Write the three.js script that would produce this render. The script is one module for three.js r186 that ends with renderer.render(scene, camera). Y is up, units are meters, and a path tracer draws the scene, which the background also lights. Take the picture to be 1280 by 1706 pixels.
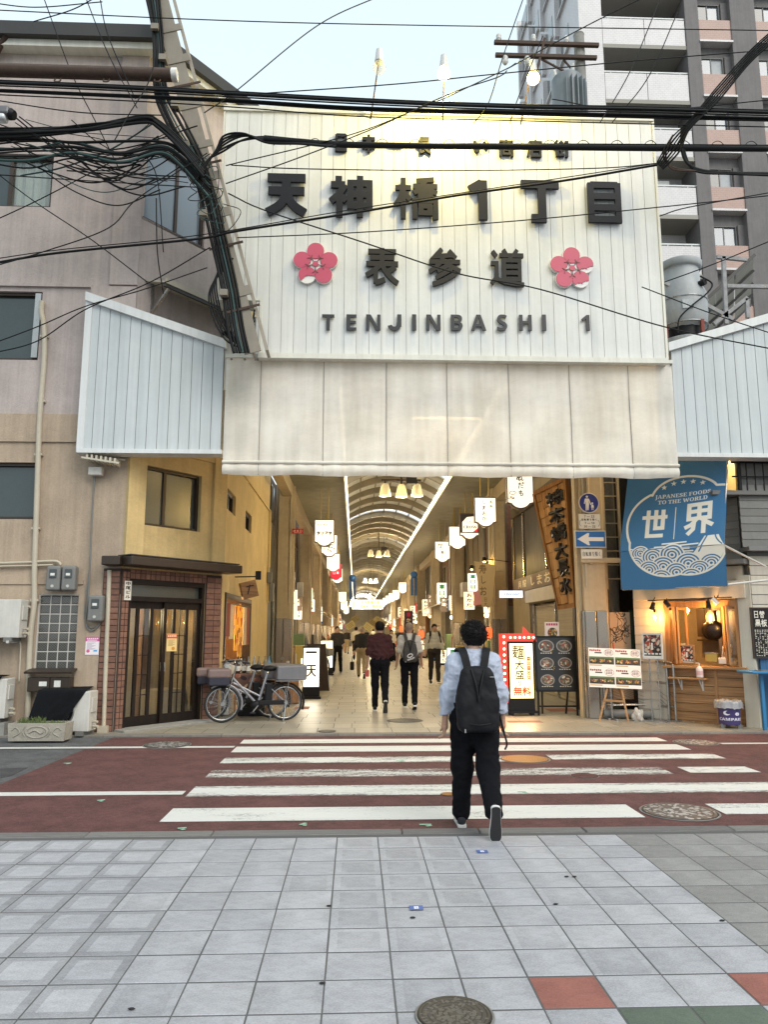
import * as THREE from 'three';
import { mergeGeometries, mergeVertices } from 'three/addons/utils/BufferGeometryUtils.js';
import { RoundedBoxGeometry } from 'three/addons/geometries/RoundedBoxGeometry.js';
import { ImprovedNoise } from 'three/addons/math/ImprovedNoise.js';
import { RectAreaLightUniformsLib } from 'three/addons/lights/RectAreaLightUniformsLib.js';
RectAreaLightUniformsLib.init();

// ---------- camera, sky, sun, exposure ----------
const scene = new THREE.Scene();
const camera = new THREE.PerspectiveCamera(68.62, 769 / 1024, 0.1, 1200);
camera.position.set(0, 1.6, 0);
camera.rotation.order = 'YXZ';
const PITCH = Math.atan(199 / 1250), YAW = Math.atan((48 * Math.cos(PITCH)) / 1250);
camera.rotation.set(PITCH, -YAW, 0);
const renderer = new THREE.WebGLRenderer({ antialias: true });
renderer.toneMapping = THREE.LinearToneMapping;
renderer.toneMappingExposure = 1.58;
renderer.shadowMap.enabled = true;
{ // pale evening sky: whiter towards the horizon, light blue overhead
const W = 256, H = 128, d = new Float32Array(W * H * 4);
for (let r = 0; r < H; r++) {
const up = Math.max(0, Math.sin(((r + 0.5) / H - 0.5) * Math.PI)), k = Math.pow(up, 0.8);
const c = [0.72 - 0.25 * k, 0.78 - 0.19 * k, 0.8 - 0.13 * k];
for (let x = 0; x < W; x++) for (let q = 0; q < 4; q++) d[(r * W + x) * 4 + q] = q < 3 ? c[q] : 1;
}
const t = new THREE.DataTexture(d, W, H, THREE.RGBAFormat, THREE.FloatType);
t.mapping = THREE.EquirectangularReflectionMapping; t.magFilter = THREE.LinearFilter; t.needsUpdate = true;
scene.background = t; scene.environment = t;
}
const sun = new THREE.DirectionalLight(new THREE.Color(1, 0.93, 0.84), 1.5);
sun.position.set(17, 27, 11); sun.target.position.set(0, 0, -14);
sun.castShadow = true; sun.shadow.radius = 75; sun.shadow.mapSize.set(2048, 2048);
Object.assign(sun.shadow.camera, { left: -30, right: 30, top: 30, bottom: -30, near: 1, far: 140 });
scene.add(sun, sun.target);

// ---------- numbers ----------
let seedState = 12345;
const rnd = () => { seedState = (seedState + 0x6d2b79f5) | 0; let t = Math.imul(seedState ^ (seedState >>> 15), 1 | seedState); t = (t + Math.imul(t ^ (t >>> 7), 61 | t)) ^ t; return ((t ^ (t >>> 14)) >>> 0) / 4294967296; };
const reseed = (n) => { seedState = n; };
const rr = (a, b) => a + (b - a) * rnd();
const V = (x, y, z) => new THREE.Vector3(x, y, z);
const RAD = Math.PI / 180;
// a point of the photograph turned into a place: on the ground, on the plane z, on the plane x, or on any upright plane through a with direction u
function rayOf(px, py) {
const x = (px - 640) / 1250, y = -(py - 853) / 1250, cp = Math.cos(PITCH), sp = Math.sin(PITCH), cy = Math.cos(YAW), sy = Math.sin(YAW);
const Y = y * cp + sp, Z = -cp + y * sp;
return [x * cy - Z * sy, Y, Z * cy + x * sy];
}
const gnd = (px, py, h = 0) => { const r = rayOf(px, py), t = (h - 1.6) / r[1]; return V(r[0] * t, h, r[2] * t); };
const atz = (px, py, z) => { const r = rayOf(px, py), t = z / r[2]; return V(r[0] * t, 1.6 + r[1] * t, z); };
const atx = (px, py, x) => { const r = rayOf(px, py), t = x / r[0]; return V(x, 1.6 + r[1] * t, r[2] * t); };

// ---------- geometry helpers ----------
const bx = (w, h, d, x = 0, y = 0, z = 0, ry = 0, rx = 0, rz = 0) => { const g = new THREE.BoxGeometry(w, h, d); if (rx || ry || rz) g.applyMatrix4(new THREE.Matrix4().makeRotationFromEuler(new THREE.Euler(rx, ry, rz, 'YXZ'))); return g.translate(x, y, z); };
const rbx = (w, h, d, r, x = 0, y = 0, z = 0, ry = 0, seg = 2) => { const g = new RoundedBoxGeometry(w, h, d, seg, r); if (ry) g.rotateY(ry); return g.translate(x, y, z); };
const span = (x0, x1, y0, y1, z0, z1) => bx(Math.abs(x1 - x0), Math.abs(y1 - y0), Math.abs(z1 - z0), (x0 + x1) / 2, (y0 + y1) / 2, (z0 + z1) / 2);
const UPV = V(0, 1, 0);
function cyl(p, q, r1, r2 = r1, seg = 12, open = false) {
const a = p.isVector3 ? p : V(...p), b = q.isVector3 ? q : V(...q), d = b.clone().sub(a), L = d.length();
const g = new THREE.CylinderGeometry(r2, r1, L, seg, 1, open);
g.applyQuaternion(new THREE.Quaternion().setFromUnitVectors(UPV, d.normalize()));
return g.translate((a.x + b.x) / 2, (a.y + b.y) / 2, (a.z + b.z) / 2);
}
function bar(p, q, w, h, roll = 0) { // square bar from p to q
const a = p.isVector3 ? p : V(...p), b = q.isVector3 ? q : V(...q), d = b.clone().sub(a), L = d.length();
const g = new THREE.BoxGeometry(w, L, h); if (roll) g.rotateY(roll);
g.applyQuaternion(new THREE.Quaternion().setFromUnitVectors(UPV, d.normalize()));
return g.translate((a.x + b.x) / 2, (a.y + b.y) / 2, (a.z + b.z) / 2);
}
const curveOf = (pts, closed = false, ten = 0.5) => new THREE.CatmullRomCurve3(pts.map((p) => (p.isVector3 ? p : V(...p))), closed, 'catmullrom', ten);
const tube = (pts, r, n = 0, seg = 6, closed = false) => new THREE.TubeGeometry(curveOf(pts, closed), n || pts.length * 4, r, seg, closed);
const lathe = (pts, seg = 20, x = 0, y = 0, z = 0) => new THREE.LatheGeometry(pts.map((p) => new THREE.Vector2(p[0], p[1])), seg).translate(x, y, z);
const ball = (r, x, y, z, sx = 1, sy = 1, sz = 1, w = 14, h = 10) => new THREE.SphereGeometry(r, w, h).scale(sx, sy, sz).translate(x, y, z);
const poly = (pts) => { const s = new THREE.Shape(); pts.forEach((p, i) => (i ? s.lineTo(p[0], p[1]) : s.moveTo(p[0], p[1]))); s.closePath(); return s; };
const extrude = (shape, depth, bevel = 0) => new THREE.ExtrudeGeometry(shape, { depth: depth - 2 * bevel, bevelEnabled: bevel > 0, bevelThickness: bevel, bevelSize: bevel, bevelOffset: -bevel, bevelSegments: 1, curveSegments: 12 }).translate(0, 0, bevel);
const slabOn = (pts, y0, y1) => extrude(poly(pts.map((p) => [p[0], -p[1]])), y1 - y0).rotateX(-Math.PI / 2).translate(0, y0, 0); // pts in x,z
function chamf(w, h, d, c) { // block whose top edges are chamfered; the top at y = 0
const P = [], quad = (a, b, e, f) => P.push(...a, ...b, ...e, ...a, ...e, ...f), X = w / 2, Z = d / 2, x = X - c, z = Z - c;
const T = [[-x, 0, z], [x, 0, z], [x, 0, -z], [-x, 0, -z]], M = [[-X, -c, Z], [X, -c, Z], [X, -c, -Z], [-X, -c, -Z]], B = M.map((p) => [p[0], -h, p[2]]);
quad(...T);
for (let i = 0; i < 4; i++) { const j = (i + 1) % 4; quad(M[i], M[j], T[j], T[i]); quad(B[i], B[j], M[j], M[i]); }
const g = new THREE.BufferGeometry(); g.setAttribute('position', new THREE.Float32BufferAttribute(P, 3)); g.computeVertexNormals();
g.setAttribute('uv', new THREE.Float32BufferAttribute(P.filter((_, i) => i % 3 !== 1).map((v, i) => (i % 2 ? 0.5 - v / d : v / w + 0.5)), 2));
return g;
}
function muv(g) { // texture coordinates in metres, along the face
const p = g.attributes.position, n = g.attributes.normal, uv = new Float32Array(p.count * 2);
for (let i = 0; i < p.count; i += 3) {
let ax = 0, ay = 0, az = 0;
for (let k = i; k < i + 3 && k < p.count; k++) { ax += Math.abs(n.getX(k)); ay += Math.abs(n.getY(k)); az += Math.abs(n.getZ(k)); }
for (let k = i; k < i + 3 && k < p.count; k++) {
const x = p.getX(k), y = p.getY(k), z = p.getZ(k);
const [u, v] = ay >= ax && ay >= az ? [x, -z] : ax > az ? [z, y] : [x, y];
uv[k * 2] = u; uv[k * 2 + 1] = v;
}
}
g.setAttribute('uv', new THREE.BufferAttribute(uv, 2));
return g;
}
const merged = (list) => {
const gs = list.map((g) => { const q = g.index ? g.toNonIndexed() : g; for (const k of Object.keys(q.attributes)) if (!['position', 'normal', 'uv'].includes(k)) q.deleteAttribute(k); if (!q.attributes.uv) q.setAttribute('uv', new THREE.BufferAttribute(new Float32Array(q.attributes.position.count * 2), 2)); return q; });
return gs.length > 1 ? mergeGeometries(gs) : gs[0];
};
const taken = new Map();
function numbered(name) { const n = taken.get(name) ?? 0; taken.set(name, n + 1); return n ? name + '_' + String(n).padStart(3, '0') : name; }
function tag(o, label, category, group, kind) { o.userData.label = label; if (category) o.userData.category = category; if (group) o.userData.group = group; if (kind) o.userData.kind = kind; return o; }
function thing(name, label, category, pos = [0, 0, 0], turn = 0, group = null) {
const o = new THREE.Group(); o.name = numbered(name); o.position.set(pos.x ?? pos[0], pos.y ?? pos[1], pos.z ?? pos[2]); o.rotation.y = turn; scene.add(o);
return tag(o, label, category, group);
}
function part(parent, name, geos, mat, opt = {}) {
const g = geos.isBufferGeometry && opt.raw ? geos : merged([].concat(geos));
if (!opt.uv && !opt.raw) muv(g);
const m = new THREE.Mesh(g, mat); m.name = parent === scene ? numbered(name) : name;
m.castShadow = m.receiveShadow = true; parent.add(m);
if (opt.label) m.userData.label = opt.label;
return m;
}
const solo = (name, label, category, geos, mat, opt = {}) => tag(part(scene, name, geos, mat, opt), label, category, opt.group);
const setting = (name, label, geos, mat, opt = {}) => tag(part(scene, name, geos, mat, opt), label, null, null, 'structure');
function copyOf(o, pos, turn, label) { const c = o.clone(); c.name = numbered(o.name.replace(/_\d{3}$/, '')); c.userData = { ...o.userData }; scene.add(c); c.position.set(pos.x ?? pos[0], pos.y ?? pos[1], pos.z ?? pos[2]); if (turn !== undefined) c.rotation.y = turn; if (label) c.userData.label = label; return c; }

// ---------- textures ----------
function noiseField(size, cells, seed) { // layered tileable value noise, cells: [count x, count y, weight]
const out = new Float32Array(size * size); let tot = 0;
cells.forEach(([cx, cy, w], q) => {
reseed(seed * 31 + q * 7 + 1); const a = new Float32Array(cx * cy); for (let i = 0; i < a.length; i++) a[i] = rnd(); tot += w;
for (let y = 0; y < size; y++) {
const fy = (y / size) * cy, iy = Math.floor(fy), ty = fy - iy, sy = ty * ty * (3 - 2 * ty), y0 = (iy % cy) * cx, y1 = ((iy + 1) % cy) * cx;
for (let x = 0; x < size; x++) {
const fx = (x / size) * cx, ix = Math.floor(fx), tx = fx - ix, sx = tx * tx * (3 - 2 * tx), x0 = ix % cx, x1 = (ix + 1) % cx;
out[y * size + x] += w * ((a[y0 + x0] * (1 - sx) + a[y0 + x1] * sx) * (1 - sy) + (a[y1 + x0] * (1 - sx) + a[y1 + x1] * sx) * sy);
}
}
});
for (let i = 0; i < out.length; i++) out[i] /= tot;
return out;
}
function dataTex(size, fn, rep = 1) { // fn(i, x, y) -> [r,g,b] 0..1, linear
const d = new Uint8Array(size * size * 4);
for (let y = 0; y < size; y++) for (let x = 0; x < size; x++) { const i = y * size + x, c = fn(i, x, y); for (let q = 0; q < 3; q++) d[i * 4 + q] = Math.max(0, Math.min(255, Math.round(c[q] * 255))); d[i * 4 + 3] = 255; }
const t = new THREE.DataTexture(d, size, size); t.wrapS = t.wrapT = THREE.RepeatWrapping; t.magFilter = THREE.LinearFilter; t.minFilter = THREE.LinearMipmapLinearFilter; t.repeat.set(1 / rep, 1 / rep); t.needsUpdate = true; return t;
}
const grey = (f, lo, hi) => (i) => { const v = lo + (hi - lo) * f[i]; return [v, v, v]; };
const sharpen = (f, k) => f.map((v) => Math.max(0, Math.min(1, 0.5 + (v - 0.5) * k)));
const F = {
fine: sharpen(noiseField(512, [[256, 256, 1], [128, 128, 1], [32, 32, 0.6]], 1), 1.8),
cloud: sharpen(noiseField(512, [[4, 4, 1], [9, 9, 0.7], [24, 24, 0.5], [80, 80, 0.35], [256, 256, 0.3]], 2), 2.2),
streak: sharpen(noiseField(512, [[96, 3, 1], [40, 2, 1], [220, 8, 0.7], [8, 4, 0.8]], 3), 2.0),
grain: sharpen(noiseField(512, [[4, 160, 1], [7, 60, 0.8], [3, 18, 0.8], [200, 300, 0.3]], 4), 2.0),
};
const T = {
plaster: dataTex(512, (i) => { const v = 0.78 + 0.2 * F.cloud[i] + 0.07 * (F.fine[i] - 0.5) + 0.15 * (F.streak[i] - 0.5); return [v, v * 0.99, v * 0.98]; }, 3.2),
fineBump: dataTex(512, grey(F.fine, 0, 1), 0.6),
cloudBump: dataTex(512, grey(F.cloud, 0, 1), 1.5),
panel: dataTex(512, (i) => { const v = 0.86 + 0.08 * F.cloud[i] + 0.13 * (F.streak[i] - 0.45); return [v, v, v * 0.99]; }, 4),
asphalt: dataTex(512, (i) => { const v = 0.62 + 0.5 * (F.fine[i] - 0.25) * 0.95 + 0.42 * (F.cloud[i] - 0.35); return [v, v, v]; }, 1.1),
metal: dataTex(512, (i) => { const v = 0.8 + 0.18 * F.cloud[i] + 0.08 * (F.streak[i] - 0.5); return [v, v, v]; }, 1.7),
wood: dataTex(512, (i) => { const v = 0.55 + 0.5 * F.grain[i]; return [v, v * (0.9 + 0.1 * F.grain[i]), v * (0.82 + 0.18 * F.grain[i])]; }, 1.3),
woodUp: null,
cloth: dataTex(512, (i) => { const v = 0.84 + 0.22 * (F.fine[i] - 0.4) + 0.1 * F.cloud[i]; return [v, v, v]; }, 0.5),
rough: dataTex(512, (i) => { const v = 0.62 + 0.38 * F.cloud[i]; return [v, v, v]; }, 1.9),
concrete: dataTex(512, (i) => { const v = 0.7 + 0.22 * F.cloud[i] + 0.14 * (F.fine[i] - 0.5); return [v, v, v * 0.98]; }, 1.3),
brickGrain: dataTex(512, (i) => { const v = 0.7 + 0.34 * F.cloud[i] + 0.2 * (F.fine[i] - 0.5); return [v, v * 0.98, v * 0.96]; }, 0.37),
};
T.woodUp = T.wood.clone(); T.woodUp.rotation = Math.PI / 2; T.woodUp.needsUpdate = true;
function canvasTex(w, h, draw, wrap) {
const c = document.createElement('canvas'); c.width = w; c.height = h; const x = c.getContext('2d'); draw(x, w, h);
const t = new THREE.CanvasTexture(c); t.colorSpace = THREE.SRGBColorSpace; t.anisotropy = 8; if (wrap) t.wrapS = t.wrapT = THREE.RepeatWrapping; return t;
}
// ---------- materials ----------
const C = (r, g, b) => new THREE.Color().setRGB(r, g, b);
const hex = (h) => new THREE.Color(h);
function mat(name, color, o = {}) {
const phys = [o.transmission, o.clearcoat, o.sheen, o.ior, o.specularIntensity].some((v) => v !== undefined);
const m = new (phys ? THREE.MeshPhysicalMaterial : THREE.MeshStandardMaterial)({ roughness: 0.8, metalness: 0, ...o }); m.name = name;
m.color = color.isColor ? color : typeof color === 'string' ? hex(color) : C(...color);
return m;
}
const M = {
granite: mat('granite', [0.4, 0.41, 0.44], { map: T.concrete, roughness: 0.75 }),
concrete: mat('concrete', [0.34, 0.33, 0.31], { map: T.concrete, bumpMap: T.fineBump, bumpScale: 0.002, roughness: 0.9 }),
asphaltGrey: mat('asphalt', [0.13, 0.135, 0.14], { map: T.asphalt, bumpMap: T.fineBump, bumpScale: 0.004, roughness: 0.92 }),
asphaltRed: mat('red_asphalt', [0.15, 0.06, 0.056], { map: T.asphalt, bumpMap: T.fineBump, bumpScale: 0.004, roughness: 0.9 }),
white: mat('white_paint', [0.78, 0.78, 0.76], { roughness: 0.55, map: T.metal }),
panelWhite: mat('panel_white', [0.72, 0.74, 0.74], { map: T.panel, roughness: 0.42 }),
panelWarm: mat('panel_warm_white', [0.74, 0.73, 0.66], { map: T.panel, roughness: 0.42 }),
mauve: mat('mauve_plaster', [0.52, 0.45, 0.425], { map: T.plaster, bumpMap: T.fineBump, bumpScale: 0.003, roughness: 0.93 }),
tan: mat('tan_plaster', [0.5, 0.395, 0.295], { map: T.plaster, bumpMap: T.fineBump, bumpScale: 0.004, roughness: 0.93 }),
ochre: mat('lamplit_tan_plaster', [0.66, 0.5, 0.24], { map: T.plaster, bumpMap: T.cloudBump, bumpScale: 0.006, roughness: 0.9 }),  // tan plaster made yellower: warm lamp light is put into the colour
darkTrim: mat('dark_trim', [0.035, 0.032, 0.03], { roughness: 0.5, map: T.metal }),
brownMetal: mat('brown_aluminium', [0.055, 0.038, 0.028], { roughness: 0.42, metalness: 0.3, map: T.metal }),
black: mat('black', [0.01, 0.01, 0.011], { roughness: 0.5, specularIntensity: 0.5, map: T.metal }),
rubber: mat('rubber', [0.014, 0.014, 0.015], { roughness: 0.75 }),
cable: mat('cable', [0.009, 0.0095, 0.01], { roughness: 0.6, specularIntensity: 0.4 }),
cableGreen: mat('green_cable', [0.02, 0.06, 0.055], { roughness: 0.55 }),
steel: mat('steel', [0.45, 0.45, 0.44], { metalness: 0.85, roughness: 0.38, map: T.metal, roughnessMap: T.rough }),
stainless: mat('stainless', [0.33, 0.3, 0.26], { metalness: 0.9, roughness: 0.27 }),
beigeSteel: mat('beige_paint', [0.27, 0.235, 0.185], { roughness: 0.6, map: T.metal }),
column: mat('column_paint', [0.5, 0.4, 0.255], { roughness: 0.62, map: T.metal }),
rust: mat('rusty_steel', [0.075, 0.045, 0.032], { roughness: 0.8, map: T.brickGrain }),
pvc: mat('pvc_cream', [0.55, 0.49, 0.38], { roughness: 0.5, map: T.metal }),
acWhite: mat('appliance_white', [0.62, 0.6, 0.55], { roughness: 0.5, map: T.metal }),
greyPlastic: mat('grey_plastic', [0.2, 0.2, 0.19], { roughness: 0.5, map: T.metal }),
glassDark: mat('window_glass', [0.03, 0.04, 0.04], { roughness: 0.12, metalness: 0, clearcoat: 0.6, clearcoatRoughness: 0.08 }),
glass: mat('clear_glass', [0.92, 0.95, 0.94], { transmission: 1, roughness: 0.04, ior: 1.5 }),
wood: mat('pine_board', [0.42, 0.235, 0.095], { map: T.wood, roughness: 0.6 }),
woodUp: mat('pine_post', [0.4, 0.21, 0.08], { map: T.woodUp, roughness: 0.6 }),
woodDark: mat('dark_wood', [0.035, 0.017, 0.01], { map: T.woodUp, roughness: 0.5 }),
siding: mat('cream_siding', [0.58, 0.53, 0.43], { map: T.panel, roughness: 0.6 }),
soffit: mat('soffit_boards', [0.3, 0.26, 0.17], { roughness: 0.55 }),
cloth: mat('black_cloth', [0.008, 0.009, 0.011], { roughness: 0.95, specularIntensity: 0.3, map: T.cloth }),
silver: mat('silver_sheet', [0.17, 0.17, 0.185], { roughness: 0.4, metalness: 0.1, map: T.metal }),
paper: mat('paper', [0.75, 0.74, 0.7], { roughness: 0.85, map: T.cloth }),
ceramic: mat('ceramic', [0.6, 0.6, 0.58], { roughness: 0.3 }),
};
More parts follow.
